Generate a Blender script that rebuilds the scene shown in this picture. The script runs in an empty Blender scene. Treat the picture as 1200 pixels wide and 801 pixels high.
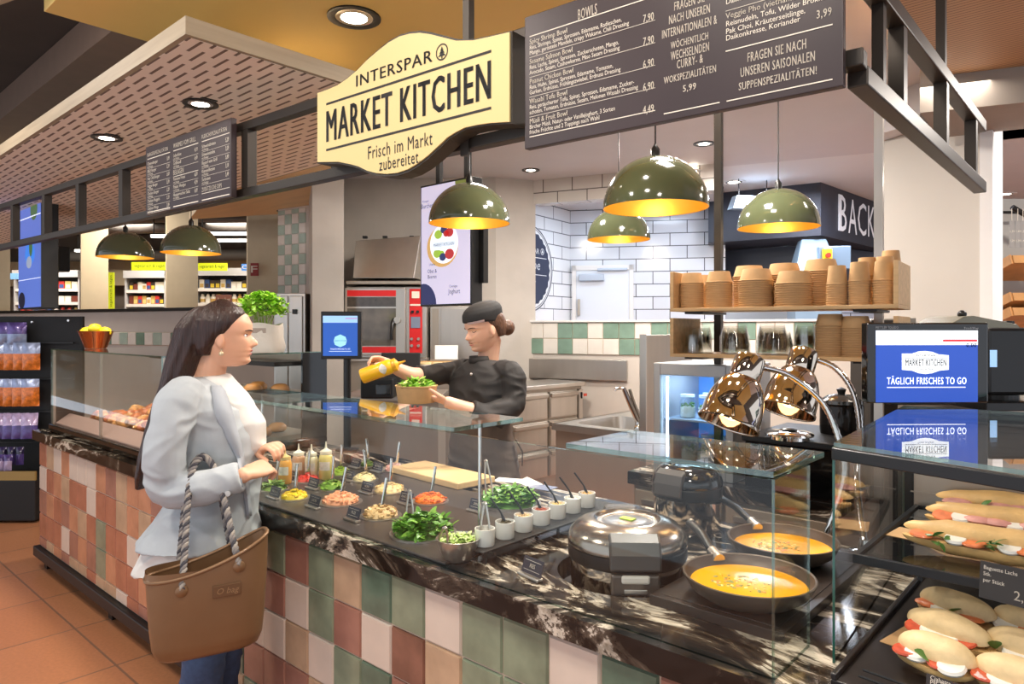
import bpy, math, random
from mathutils import Vector, Matrix, noise as mnoise
random.seed(7)
sc = bpy.context.scene
COL = sc.collection
PI = math.pi
R = math.radians
# ---- camera frame: world X runs along the counter, Y runs into the kitchen, Z is up
F, HZ, CZ = 814.0, 384.0, 1.6
YAW = math.atan2(730, 814)
SN, CS = math.sin(YAW), math.cos(YAW)
def W(x, d, z=0.0): return Vector((x*CS - d*SN, x*SN + d*CS, z))
def P(px, py, d): return W((px-600)/F*d, d, CZ + (HZ-py)/F*d)
def PZ(px, py, z): return P(px, py, (CZ-z)*F/(py-HZ))
def PV(px, py, v): return P(px, py, v/(CS + (px-600)/F*SN))

# ---- materials
MATS = {}
def lin(c):
    def f(x):
        x /= 255.0
        return x/12.92 if x <= .04045 else ((x+.055)/1.055)**2.4
    return tuple(f(x) for x in c[:3]) + (1,)
def nmat(name):
    m = bpy.data.materials.new(name); m.use_nodes = True
    nt = m.node_tree
    return m, nt, nt.nodes['Principled BSDF'], nt.nodes['Material Output']
def nd(nt, typ, **kw):
    n = nt.nodes.new(typ)
    for k, v in kw.items():
        if k.startswith('i_'): n.inputs[k[2:].replace('_', ' ')].default_value = v
        else: setattr(n, k, v)
    return n
def mat(name, col, rough=.5, metal=0, var=0, vs=8, bump=0, bs=40, coat=0, emit=0, stretch=None, spec=.5, sss=0):
    if name in MATS: return MATS[name]
    m, nt, b, out = nmat(name)
    L = nt.links.new
    c = lin(col)
    b.inputs['Base Color'].default_value = c
    b.inputs['Roughness'].default_value = rough
    b.inputs['Metallic'].default_value = metal
    b.inputs['Specular IOR Level'].default_value = spec
    b.inputs['Coat Weight'].default_value = coat
    if sss:
        b.inputs['Subsurface Weight'].default_value = sss
        b.inputs['Subsurface Radius'].default_value = (1, .4, .25)
        b.inputs['Subsurface Scale'].default_value = .008
    if emit:
        b.inputs['Emission Color'].default_value = c
        b.inputs['Emission Strength'].default_value = emit
    tc = nd(nt, 'ShaderNodeTexCoord')
    src = tc.outputs['Object']
    if stretch:
        mp = nd(nt, 'ShaderNodeMapping'); mp.inputs['Scale'].default_value = stretch
        L(src, mp.inputs['Vector']); src = mp.outputs['Vector']
    if var:
        n = nd(nt, 'ShaderNodeTexNoise', i_Scale=vs, i_Detail=5.0)
        L(src, n.inputs['Vector'])
        r = nd(nt, 'ShaderNodeValToRGB')
        r.color_ramp.elements[0].position = .3; r.color_ramp.elements[1].position = .7
        r.color_ramp.elements[0].color = tuple(x*(1-var) for x in c[:3]) + (1,)
        r.color_ramp.elements[1].color = tuple(min(1, x*(1+var)) for x in c[:3]) + (1,)
        L(n.outputs['Fac'], r.inputs['Fac']); L(r.outputs['Color'], b.inputs['Base Color'])
    if bump:
        n = nd(nt, 'ShaderNodeTexNoise', i_Scale=bs, i_Detail=4.0)
        L(src, n.inputs['Vector'])
        bp = nd(nt, 'ShaderNodeBump', i_Strength=bump, i_Distance=.01)
        L(n.outputs['Fac'], bp.inputs['Height']); L(bp.outputs['Normal'], b.inputs['Normal'])
    MATS[name] = m
    return m
def glass_mat(name, tint=(1, 1, 1), r0=.045, gcol=(1, 1, 1)):
    if name in MATS: return MATS[name]
    m, nt, b, out = nmat(name); L = nt.links.new
    nt.nodes.remove(b)
    tr = nd(nt, 'ShaderNodeBsdfTransparent'); tr.inputs['Color'].default_value = tint + (1,)
    gl = nd(nt, 'ShaderNodeBsdfGlossy'); gl.inputs['Roughness'].default_value = .01; gl.inputs['Color'].default_value = gcol + (1,)
    lw = nd(nt, 'ShaderNodeLayerWeight', i_Blend=.5)
    p = nd(nt, 'ShaderNodeMath', operation='POWER'); p.inputs[1].default_value = 5
    ma = nd(nt, 'ShaderNodeMath', operation='MULTIPLY_ADD'); ma.inputs[1].default_value = 1-r0; ma.inputs[2].default_value = r0
    mx = nd(nt, 'ShaderNodeMixShader')
    L(lw.outputs['Facing'], p.inputs[0]); L(p.outputs[0], ma.inputs[0]); L(ma.outputs[0], mx.inputs[0])
    L(tr.outputs[0], mx.inputs[1]); L(gl.outputs[0], mx.inputs[2]); L(mx.outputs[0], out.inputs['Surface'])
    MATS[name] = m
    return m

# ---- mesh collector: everything drawn into one M becomes ONE mesh object
class M:
    def __init__(s): s.V = []; s.Fc = []; s.I = []; s.mi = 0; s.T = None
    def add(s, vs, fs, T=None):
        o = len(s.V)
        for v in vs:
            v = Vector(v)
            if T is not None: v = T @ v
            if s.T is not None: v = s.T @ v
            s.V.append(v)
        for f in fs: s.Fc.append(tuple(i+o for i in f)); s.I.append(s.mi)
        return s
    def box(s, x0, x1, y0, y1, z0, z1, T=None):
        vs = [(x, y, z) for z in (z0, z1) for y in (y0, y1) for x in (x0, x1)]
        return s.add(vs, [(0, 2, 3, 1), (4, 5, 7, 6), (0, 1, 5, 4), (2, 6, 7, 3), (0, 4, 6, 2), (1, 3, 7, 5)], T)
    def hexa(s, b, t):   # bottom quad and top quad, both counter-clockwise from above
        return s.add(list(b)+list(t), [(3, 2, 1, 0), (4, 5, 6, 7)] + [(i, (i+1) % 4, (i+1) % 4+4, i+4) for i in range(4)])
    def slab(s, poly, z0, z1):
        n = len(poly)
        return s.add([(p[0], p[1], z0) for p in poly] + [(p[0], p[1], z1) for p in poly],
                     [tuple(reversed(range(n))), tuple(range(n, 2*n))] + [(i, (i+1) % n, (i+1) % n+n, i+n) for i in range(n)])
    def face(s, poly, y0, y1):   # polygon in XZ extruded along Y
        n = len(poly)
        return s.add([(p[0], y0, p[1]) for p in poly] + [(p[0], y1, p[1]) for p in poly],
                     [tuple(range(n)), tuple(reversed(range(n, 2*n)))] + [(i, i+n, (i+1) % n+n, (i+1) % n) for i in range(n)])
    def lathe(s, prof, n=24, c=(0, 0, 0), T=None):
        vs = []; fs = []; rows = []
        for r, z in prof:
            if r < 1e-6: rows.append([len(vs)]); vs.append((c[0], c[1], c[2]+z))
            else:
                rows.append(list(range(len(vs), len(vs)+n)))
                for k in range(n):
                    a = 2*PI*k/n; vs.append((c[0]+r*math.cos(a), c[1]+r*math.sin(a), c[2]+z))
        for a, b in zip(rows, rows[1:]):
            for k in range(n):
                k2 = (k+1) % n
                if len(a) == 1 and len(b) == 1: continue
                if len(a) == 1: fs.append((a[0], b[k2], b[k]))
                elif len(b) == 1: fs.append((a[k], a[k2], b[0]))
                else: fs.append((a[k], a[k2], b[k2], b[k]))
        return s.add(vs, fs, T)
    def tube(s, pts, r, n=10, flat=1.0, caps=True):
        pts = [Vector(p) for p in pts]
        rs = r if isinstance(r, (list, tuple)) else [r]*len(pts)
        vs = []; fs = []
        t0 = (pts[1]-pts[0]).normalized()
        up = Vector((0, 0, 1)) if abs(t0.z) < .9 else Vector((0, 1, 0))
        a = t0.cross(up).normalized()
        for i, p in enumerate(pts):
            t = (pts[min(i+1, len(pts)-1)] - pts[max(i-1, 0)]).normalized()
            a = (a - t*a.dot(t)).normalized(); b = t.cross(a)
            for k in range(n):
                an = 2*PI*k/n
                vs.append(p + a*(rs[i]*math.cos(an)) + b*(rs[i]*flat*math.sin(an)))
        for i in range(len(pts)-1):
            for k in range(n):
                k2 = (k+1) % n
                fs.append((i*n+k, i*n+k2, (i+1)*n+k2, (i+1)*n+k))
        if caps:
            fs.append(tuple(reversed(range(n)))); fs.append(tuple(range((len(pts)-1)*n, len(pts)*n)))
        return s.add(vs, fs)
    def cyl(s, p0, p1, r0, r1=None, n=16): return s.tube([p0, p1], [r0, r0 if r1 is None else r1], n)
    def ell(s, c, r, n=14, m=8, T=None):
        prof = [(math.sin(PI*i/m), -math.cos(PI*i/m)) for i in range(m+1)]
        A = Matrix.Translation(c) @ (T.to_4x4() if T is not None else Matrix()) @ Matrix.Diagonal((r[0], r[1], r[2], 1))
        prof[0] = (0, -1); prof[-1] = (0, 1)
        return s.lathe(prof, n, T=A)
    def loft(s, rings, caps=True):
        n = len(rings[0]); vs = [v for r in rings for v in r]; fs = []
        for i in range(len(rings)-1):
            for k in range(n):
                k2 = (k+1) % n
                fs.append((i*n+k, i*n+k2, (i+1)*n+k2, (i+1)*n+k))
        if caps:
            fs.append(tuple(reversed(range(n)))); fs.append(tuple(range((len(rings)-1)*n, len(rings)*n)))
        return s.add(vs, fs)
    def text(s, body, x, z, size, align='CENTER', y=0.0, sx=1.0, off=0.0, sp=1.0, line=1.0, T=None, shear=0):
        vs, fs = text_mesh(body, align, off, sp, line, shear)
        A = Matrix(((size*sx, 0, 0, x), (0, 0, 1, y), (0, size, 0, z), (0, 0, 0, 1)))
        return s.add([A @ v for v in vs], fs, T)
    def build(s, name, mats, parent=None, smooth=None, bevel=0, loc=None, rz=None):
        me = bpy.data.meshes.new(name)
        me.from_pydata([tuple(v) for v in s.V], [], s.Fc)
        if not isinstance(mats, (list, tuple)): mats = [mats]
        for m in mats: me.materials.append(m)
        if len(mats) > 1: me.polygons.foreach_set('material_index', s.I)
        if smooth is not None:
            me.polygons.foreach_set('use_smooth', [True]*len(me.polygons))
            if smooth < 180: me.set_sharp_from_angle(angle=R(smooth))
        me.update()
        o = bpy.data.objects.new(name, me); COL.objects.link(o)
        if parent is not None: o.parent = parent
        if loc is not None: o.location = loc
        if rz is not None: o.rotation_euler = (0, 0, rz)
        if bevel:
            b = o.modifiers.new('edge', 'BEVEL'); b.width = bevel; b.segments = 2; b.limit_method = 'ANGLE'; b.angle_limit = R(40)
        return o
TXT = {}
def text_mesh(body, align, off, sp, line, shear=0):
    k = (body, align, off, sp, line, shear)
    if k not in TXT:
        cu = bpy.data.curves.new('t', 'FONT'); cu.body = body; cu.size = 1; cu.align_x = align; cu.align_y = 'CENTER'
        cu.space_character = sp + off*1.5; cu.space_line = line; cu.resolution_u = 2; cu.shear = shear
        o = bpy.data.objects.new('t', cu)
        me = o.to_mesh()
        vs, fs = [v.co.copy() for v in me.vertices], [tuple(p.vertices) for p in me.polygons]
        V2, F2 = list(vs), list(fs)
        if off:            # heavier strokes: the same letters again, a hair to the sides
            for dx in (-off*1.2, off*1.2):
                b = len(V2); V2 += [v+Vector((dx, 0, 0)) for v in vs]; F2 += [tuple(i+b for i in f) for f in fs]
        TXT[k] = (V2, F2)
        o.to_mesh_clear(); bpy.data.objects.remove(o); bpy.data.curves.remove(cu)
    return TXT[k]
def tag(o, label=None, cat=None, group=None, kind=None):
    if label: o['label'] = label
    if cat: o['category'] = cat
    if group: o['group'] = group
    if kind: o['kind'] = kind
    return o
def thing(name, label, cat, loc=(0, 0, 0), rz=0, group=None, kind=None):
    o = bpy.data.objects.new(name, None); COL.objects.link(o)
    o.location = loc; o.rotation_euler = (0, 0, rz); o.empty_display_size = .05
    return tag(o, label, cat, group, kind)
def dup(o, loc=None, rz=None, label=None, group=None, parent=None, kids=None):
    c = o.copy(); COL.objects.link(c)
    if parent is not None: c.parent = parent
    if loc is not None: c.location = loc
    if rz is not None: c.rotation_euler = (c.rotation_euler[0], c.rotation_euler[1], rz)
    if label: c['label'] = label
    if group: c['group'] = group
    for ch in [x for x in KIDS(o)]: dup(ch, parent=c)
    return c
def KIDS(o): return [x for x in COL.objects if x.parent == o]
def struct(o, label=None):
    o['kind'] = 'structure'
    if label: o['label'] = label
    return o
def remesh(m, voxel=.004, smooth=4, fac=.5, wr=0, wf=9.0, seed=0):
    o = m.build('tmp', MATS.get('tmp') or mat('tmp', (200, 200, 200)))
    a = o.modifiers.new('r', 'REMESH'); a.mode = 'VOXEL'; a.voxel_size = voxel
    b = o.modifiers.new('s', 'SMOOTH'); b.iterations = smooth; b.factor = fac
    dg = bpy.context.evaluated_depsgraph_get()
    me = bpy.data.meshes.new_from_object(o.evaluated_get(dg))
    old = o.data; bpy.data.objects.remove(o); bpy.data.meshes.remove(old)
    me.materials.clear()
    if wr:
        nn = [0.0]*(3*len(me.vertices)); cc = nn[:]
        me.vertices.foreach_get('co', cc); me.vertices.foreach_get('normal', nn)
        for i in range(0, len(cc), 3):          # cloth folds
            q = Vector((cc[i]*wf, cc[i+1]*wf, cc[i+2]*wf*1.5+seed))
            q2 = q + Vector((mnoise.noise(q*.7), mnoise.noise(q*.7+Vector((7, 3, 1))), mnoise.noise(q*.7+Vector((2, 9, 4)))))*.9
            f = wr*(.65-abs(mnoise.noise(q2))*2.2)
            for j in range(3): cc[i+j] += nn[i+j]*f
        me.vertices.foreach_set('co', cc); me.update()
    me.polygons.foreach_set('use_smooth', [True]*len(me.polygons))
    return me
def mesh_obj(name, me, m, parent=None):
    me.materials.append(m); me.name = name
    o = bpy.data.objects.new(name, me); COL.objects.link(o)
    if parent is not None: o.parent = parent
    return o
def lerp(a, b, t): return a + (b-a)*t
def interp(tab, x):
    if x <= tab[0][0]: return tab[0][1]
    for (a, u), (b, v) in zip(tab, tab[1:]):
        if x <= b:
            t = (x-a)/(b-a); t = t*t*(3-2*t)*.5 + t*.5
            return u + (v-u)*t
    return tab[-1][1]
def bez(p0, p1, p2, p3, n=12):
    p0, p1, p2, p3 = map(Vector, (p0, p1, p2, p3))
    return [(1-t)**3*p0 + 3*t*(1-t)**2*p1 + 3*t*t*(1-t)*p2 + t**3*p3 for t in [i/n for i in range(n+1)]]
def circ(r, n=16, cx=0, cy=0, a0=0, a1=2*PI): return [(cx+r*math.cos(a0+(a1-a0)*i/n), cy+r*math.sin(a0+(a1-a0)*i/n)) for i in range(n)]
# ================= materials =================
def XD(px, d): p = W((px-600)/F*d, d); return (p.x, p.y)
concrete = mat('concrete', (186, 178, 168), .75, var=.10, vs=2.2, bump=.08, bs=30)
concrete_l = mat('concrete_light', (206, 198, 188), .75, var=.07, vs=2.0, bump=.06, bs=30)
concrete_d = mat('concrete_dark', (140, 130, 120), .7, var=.12, vs=2.0)
beige = mat('beige_paint', (186, 180, 172), .7, var=.02, vs=3)
store_beige = mat('store_column_paint', (198, 180, 150), .7, var=.03)
white = mat('white_paint', (232, 230, 228), .6)
ceil_w = mat('ceiling_white', (214, 210, 210), .55, var=.02, vs=3)
ceil_y = mat('ceiling_ochre', (224, 190, 112), .6, var=.05, vs=1.5)
ceil_t = mat('ceiling_tan', (238, 208, 158), .6, var=.06, vs=1.5, stretch=(1, 8, 1))
ceil_d = mat('ceiling_dark', (74, 60, 52), .8, var=.15, vs=2)
brown_d = mat('brown_dark', (120, 98, 84), .7, var=.05)
blackm = mat('black_metal', (34, 32, 31), .4, .3)
frame_m = mat('frame_steel_dark', (62, 56, 50), .42, .55, var=.08, vs=6)
blackp = mat('black_plastic', (16, 16, 17), .35)
blackg = mat('black_gloss', (10, 10, 11), .08, coat=.5)
blackmatte = mat('black_matte', (24, 23, 23), .65)
steel = mat('stainless', (198, 192, 184), .3, .92, var=.04, vs=14, stretch=(1, 1, .08))
steel_d = mat('stainless_dark', (172, 162, 150), .38, .75, var=.04, vs=10, stretch=(1, 1, .1))
chrome = mat('chrome', (225, 222, 218), .07, 1)
rosechrome = mat('warm_chrome', (214, 200, 184), .06, 1)
copper = mat('copper', (206, 132, 92), .16, 1)
white_gloss = mat('white_porcelain', (238, 236, 230), .15, coat=.4)
text_w = mat('print_cream', (232, 222, 205), .7)
text_k = mat('print_black', (30, 28, 27), .6)
paper = mat('paper_white', (238, 236, 230), .8)
kraft = mat('kraft_paper', (190, 152, 106), .75, var=.06, vs=30)
kraft_d = mat('kraft_rim', (172, 126, 78), .75)
wood = mat('light_wood', (206, 170, 122), .55, var=.13, vs=6, stretch=(.6, 8, 8))
maple = mat('maple_board', (226, 190, 138), .5, var=.10, vs=5, stretch=(1, 9, 9))
glass = glass_mat('clear_glass', (.965, .98, .97), .022)
glass_edge = glass_mat('glass_edge_green', (.50, .68, .62), .16, (.8, 1, .95))
tinted = glass_mat('tinted_glass', (.62, .60, .58), .08)
plasticclear = glass_mat('clear_plastic', (.965, .965, .955), .055)

def tile_floor():
    m, nt, b, out = nmat('floor_terracotta'); L = nt.links.new
    tc = nd(nt, 'ShaderNodeTexCoord')
    br = nd(nt, 'ShaderNodeTexBrick', offset=0.0); br.inputs['Scale'].default_value = 1
    br.inputs['Color1'].default_value = lin((208, 142, 100)); br.inputs['Color2'].default_value = lin((196, 130, 90)); br.inputs['Mortar'].default_value = lin((150, 112, 88))
    br.inputs['Brick Width'].default_value = .6; br.inputs['Row Height'].default_value = .6; br.inputs['Mortar Size'].default_value = .006
    n = nd(nt, 'ShaderNodeTexNoise', i_Scale=60.0, i_Detail=6.0)
    mx = nd(nt, 'ShaderNodeMix', data_type='RGBA', blend_type='MULTIPLY'); mx.inputs[0].default_value = .35
    L(tc.outputs['Object'], br.inputs['Vector']); L(tc.outputs['Object'], n.inputs['Vector'])
    L(br.outputs['Color'], mx.inputs[6]); L(n.outputs['Fac'], mx.inputs[7]); L(mx.outputs[2], b.inputs['Base Color'])
    b.inputs['Roughness'].default_value = .28
    bp = nd(nt, 'ShaderNodeBump', i_Strength=.15, i_Distance=.004); L(br.outputs['Fac'], bp.inputs['Height']); bp.invert = True; L(bp.outputs['Normal'], b.inputs['Normal'])
    return m
def subway(name, col, mort, w=.30, h=.15, rough=.12, rz=0):
    m, nt, b, out = nmat(name); L = nt.links.new
    tc = nd(nt, 'ShaderNodeTexCoord')
    sx = nd(nt, 'ShaderNodeSeparateXYZ'); cx = nd(nt, 'ShaderNodeCombineXYZ')
    L(tc.outputs['Object'], sx.inputs[0]); L(sx.outputs['X'], cx.inputs['X']); L(sx.outputs['Z'], cx.inputs['Y'])
    br = nd(nt, 'ShaderNodeTexBrick'); br.inputs['Scale'].default_value = 1
    br.inputs['Color1'].default_value = lin(col); br.inputs['Color2'].default_value = lin(tuple(x*.97 for x in col)); br.inputs['Mortar'].default_value = lin(mort)
    br.inputs['Brick Width'].default_value = w; br.inputs['Row Height'].default_value = h; br.inputs['Mortar Size'].default_value = .005
    L(cx.outputs[0], br.inputs['Vector']); L(br.outputs['Color'], b.inputs['Base Color'])
    b.inputs['Roughness'].default_value = rough
    bp = nd(nt, 'ShaderNodeBump', i_Strength=.3, i_Distance=.004); bp.invert = True
    L(br.outputs['Fac'], bp.inputs['Height']); L(bp.outputs['Normal'], b.inputs['Normal'])
    return m
def slotted():
    m, nt, b, out = nmat('slotted_wood_panel'); L = nt.links.new
    tc = nd(nt, 'ShaderNodeTexCoord'); sx = nd(nt, 'ShaderNodeSeparateXYZ'); L(tc.outputs['Object'], sx.inputs[0])
    def mth(op, a, bb=None):
        n = nd(nt, 'ShaderNodeMath', operation=op)
        for i, x in enumerate((a, bb)):
            if x is None: continue
            if isinstance(x, (int, float)): n.inputs[i].default_value = x
            else: L(x, n.inputs[i])
        return n.outputs[0]
    yr = mth('DIVIDE', sx.outputs['Y'], .045); row = mth('FLOOR', yr); fy = mth('FRACT', yr)
    off = mth('MULTIPLY', mth('MODULO', mth('ABSOLUTE', row), 2.0), .5)
    fx = mth('FRACT', mth('ADD', mth('DIVIDE', sx.outputs['X'], .17), off))
    hole = mth('MULTIPLY', mth('LESS_THAN', fy, .27), mth('LESS_THAN', fx, .70))
    r = nd(nt, 'ShaderNodeMix', data_type='RGBA'); r.inputs[6].default_value = lin((240, 224, 208)); r.inputs[7].default_value = lin((120, 100, 86))
    L(hole, r.inputs[0]); L(r.outputs[2], b.inputs['Base Color']); b.inputs['Roughness'].default_value = .6
    bp = nd(nt, 'ShaderNodeBump', i_Strength=.6, i_Distance=.01); bp.invert = True; L(hole, bp.inputs['Height']); L(bp.outputs['Normal'], b.inputs['Normal'])
    return m
def stripes(name, c1, c2, pitch, axis='Y', duty=.2):
    m, nt, b, out = nmat(name); L = nt.links.new
    tc = nd(nt, 'ShaderNodeTexCoord'); sx = nd(nt, 'ShaderNodeSeparateXYZ'); L(tc.outputs['Object'], sx.inputs[0])
    d = nd(nt, 'ShaderNodeMath', operation='DIVIDE'); d.inputs[1].default_value = pitch; L(sx.outputs[axis], d.inputs[0])
    f = nd(nt, 'ShaderNodeMath', operation='FRACT'); L(d.outputs[0], f.inputs[0])
    g = nd(nt, 'ShaderNodeMath', operation='LESS_THAN'); g.inputs[1].default_value = duty; L(f.outputs[0], g.inputs[0])
    r = nd(nt, 'ShaderNodeMix', data_type='RGBA'); r.inputs[6].default_value = lin(c1); r.inputs[7].default_value = lin(c2)
    L(g.outputs[0], r.inputs[0]); L(r.outputs[2], b.inputs['Base Color']); b.inputs['Roughness'].default_value = .55
    return m
def granite():
    m, nt, b, out = nmat('black_veined_granite'); L = nt.links.new
    tc = nd(nt, 'ShaderNodeTexCoord')
    mp = nd(nt, 'ShaderNodeMapping'); mp.inputs['Rotation'].default_value = (0, 0, R(32)); mp.inputs['Scale'].default_value = (1, 3.2, 1.6)
    L(tc.outputs['Object'], mp.inputs['Vector'])
    n1 = nd(nt, 'ShaderNodeTexNoise', i_Scale=1.6, i_Detail=7.0, i_Distortion=1.8); n1.inputs['Roughness'].default_value = .68
    L(mp.outputs[0], n1.inputs['Vector'])
    r1 = nd(nt, 'ShaderNodeValToRGB'); e = r1.color_ramp.elements
    e[0].position = .47; e[0].color = lin((30, 26, 24)); e[1].position = .53; e[1].color = lin((92, 80, 68))
    for p, c in ((.555, (216, 205, 188)), (.595, (196, 182, 162)), (.62, (112, 98, 84)), (.66, (38, 34, 31)), (.70, (40, 35, 32)), (.735, (178, 158, 130)), (.76, (44, 38, 34))):
        x = e.new(p); x.color = lin(c)
    L(n1.outputs['Fac'], r1.inputs['Fac'])
    n2 = nd(nt, 'ShaderNodeTexNoise', i_Scale=5.0, i_Detail=9.0, i_Distortion=2.5); L(mp.outputs[0], n2.inputs['Vector'])
    r2 = nd(nt, 'ShaderNodeValToRGB'); e = r2.color_ramp.elements
    e[0].position = .40; e[0].color = (.25, .24, .23, 1); e[1].position = .6; e[1].color = (1, 1, 1, 1)
    L(n2.outputs['Fac'], r2.inputs['Fac'])
    mx = nd(nt, 'ShaderNodeMix', data_type='RGBA', blend_type='MULTIPLY'); mx.inputs[0].default_value = .8
    L(r1.outputs[0], mx.inputs[6]); L(r2.outputs[0], mx.inputs[7]); L(mx.outputs[2], b.inputs['Base Color'])
    b.inputs['Roughness'].default_value = .10
    return m
stone = granite()
slot_m = slotted()

def glaze(name, c, v=.16): return mat(name, c, .2, var=v, vs=9, coat=.25, bump=.05, bs=18)
GL = [glaze('tile_terracotta', (172, 112, 88)), glaze('tile_rose_brown', (158, 112, 96)), glaze('tile_beige', (188, 158, 128)),
      glaze('tile_cream', (216, 200, 184), .05), glaze('tile_sage', (132, 142, 118), .22), glaze('tile_deep_green', (96, 118, 100), .25),
      glaze('tile_clay', (192, 136, 104)), glaze('tile_umber', (128, 88, 72), .3)]
grout = mat('tile_grout', (190, 170, 150), .8)
GW = [glaze('tile_white', (232, 226, 216), .04), glaze('tile_mint', (178, 198, 184), .10), glaze('tile_green', (126, 154, 136), .12)]
def tile_grid(m, x0, nx, z0, nz, w, h, y, pick, gap=.004, t=.008, zmin=None, zmax=None, xmax=None):
    for j in range(nz):
        for i in range(nx):
            a0, a1 = x0+i*w+gap/2, x0+(i+1)*w-gap/2
            b0, b1 = z0+j*h+gap/2, z0+(j+1)*h-gap/2
            if zmin is not None: b0 = max(b0, zmin)
            if zmax is not None: b1 = min(b1, zmax)
            if xmax is not None: a1 = min(a1, xmax)
            if a1-a0 < .01 or b1-b0 < .01: continue
            m.mi = 1 + pick(i, j)
            e = .004
            m.add([(a0, y, b0), (a1, y, b0), (a1, y, b1), (a0, y, b1), (a0+e, y-t, b0+e), (a1-e, y-t, b0+e), (a1-e, y-t, b1-e), (a0+e, y-t, b1-e)],
                  [(4, 5, 6, 7), (0, 1, 5, 4), (1, 2, 6, 5), (2, 3, 7, 6), (3, 0, 4, 7)])
    m.mi = 0

# ================= the setting =================
m = M(); m.box(-26, 3.5, -1.6, 22, -.1, 0); struct(m.build('floor', tile_floor()), 'terracotta tiled shop floor')
m = M(); m.box(-26, 8, -2.5, 22, 3.75, 3.85); struct(m.build('ceiling', ceil_d))
# kitchen wall frame
KO = W(.1745, 7.1); KRZ = math.atan2(-.4104, .9119) + YAW
TK = Matrix.Translation(KO) @ Matrix.Rotation(KRZ, 4, 'Z')
def K(x, y, z): return TK @ Vector((x, y, z))
def kb(m, *a): m.box(*a); return m
def kstruct(m, name, mt, bevel=0, kind='structure'):
    o = m.build(name, mt, loc=KO, rz=KRZ, bevel=bevel); o['kind'] = 'structure'; return o
kstruct(M().box(-.32, 3.15, 0, .16, 0, 1.655), 'wall_kitchen_back', concrete_l)
m = M(); rows = ['1ww21wGGwGGGw2GwGwG', 'w1Gw2GwwwGGwGwwGwGw']
rnd = random.Random(3)
m.box(-.02, 3.13, -.006, 0, 1.335, 1.652)
bands = ['122022102201220102201', '010200021012020010202']
tile_grid(m, -.0, 20, 1.337, 2, .157, .157, -.006, lambda i, j: [int(c) for c in ('00220220220102', '20200022010020')[1-j]*2][i], gap=.004)
kstruct(m, 'trim_1', [grout]+GW)
kstruct(M().box(-.1, 3.15, -.03, .18, 1.655, 1.675), 'trim_2', white, .004)
sub_grey = subway('subway_grey', (206, 198, 188), (96, 88, 82), .31, .135, .25)
sub_white = subway('subway_white', (226, 230, 238), (70, 74, 84), .40, .152, .12)
sub_left = subway('subway_inner', (238, 240, 244), (90, 94, 104), .40, .152, .12)
kstruct(M().box(.05, 1.88, 0, .16, 2.86, 3.1), 'wall_kitchen_header', sub_grey)
# niche wall with the concrete pillar, left pillar
m = M(); m.slab([XD(396, 7.0), XD(581, 6.93), XD(627.5, 7.09), XD(627.5, 7.25), XD(400, 7.25)], 0, 3.1); struct(m.build('wall_oven_niche', concrete))
m = M(); m.slab([XD(366, 6.0), XD(403, 6.0), XD(396, 7.0), XD(362, 7.0)], 0, 3.1); struct(m.build('wall_niche_pillar', concrete))
# tiled wall left of the pillar
A, B = Vector(XD(326, 7.5)), Vector(XD(370, 7.2)); D_ = (B-A)
m = M(); m.box(0, D_.length, 0, .2, 0, 2.9); tile_grid(m, 0, 4, 1.3, 15, .108, .108, 0, lambda i, j: (0 if (i+j) % 2 else 1 + (i*7+j*3) % 2), zmax=2.86, xmax=D_.length)
o = m.build('wall_green_tiles', [concrete_l]+GW, loc=(A.x, A.y, 0), rz=math.atan2(D_.y, D_.x)); struct(o)
# low wall towards the store
A, B = Vector(XD(-80, 10.6)), Vector(XD(332, 7.5)); D_ = B-A; LW = (A, D_.length, math.atan2(D_.y, D_.x))
struct(M().box(0, LW[1], 0, .15, 0, 1.80).build('wall_low', concrete_l, loc=(A.x, A.y, 0), rz=LW[2]))
struct(M().box(0, LW[1], -.04, .2, 1.80, 1.84).build('trim_3', blackm, loc=(A.x, A.y, 0), rz=LW[2], bevel=.004))
m = M(); m.box(2.7, LW[1]-.02, -.006, 0, 1.385, 1.55); tile_grid(m, 2.7, 40, 1.39, 1, .155, .155, -.006, lambda i, j: (0, 2, 0, 1)[i % 4], xmax=LW[1]-.02)
struct(m.build('trim_4', [grout]+GW, loc=(A.x, A.y, 0), rz=LW[2]))
# inner room behind the pass-through
c0 = W((627-600)/F*7.9, 7.9); c1 = W((668-600)/F*8.55, 8.55); dv = (c1-c0)
L1 = dv.length
struct(M().box(-.66, L1, 0, .1, 0, 3.05).build('wall_inner_left', sub_left, loc=(c0.x, c0.y, 0), rz=math.atan2(dv.y, dv.x)))
IL = (Vector((c0.x, c0.y, 0)), math.atan2(dv.y, dv.x))
e1 = W((850-600)/F*8.2, 8.2); ev = e1-c1
struct(M().box(0, ev.length, 0, .1, 0, 3.05).build('wall_inner_back', sub_white, loc=(c1.x, c1.y, 0), rz=math.atan2(ev.y, ev.x)))
IB = (Vector((c1.x, c1.y, 0)), math.atan2(ev.y, ev.x))
m = M(); m.slab([tuple(K(.03, .17, 0).xy), tuple(K(1.86, .17, 0).xy), XD(846, 8.3), XD(660, 8.8)], 3.05, 3.2); struct(m.build('ceiling_inner', ceil_w))
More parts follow.
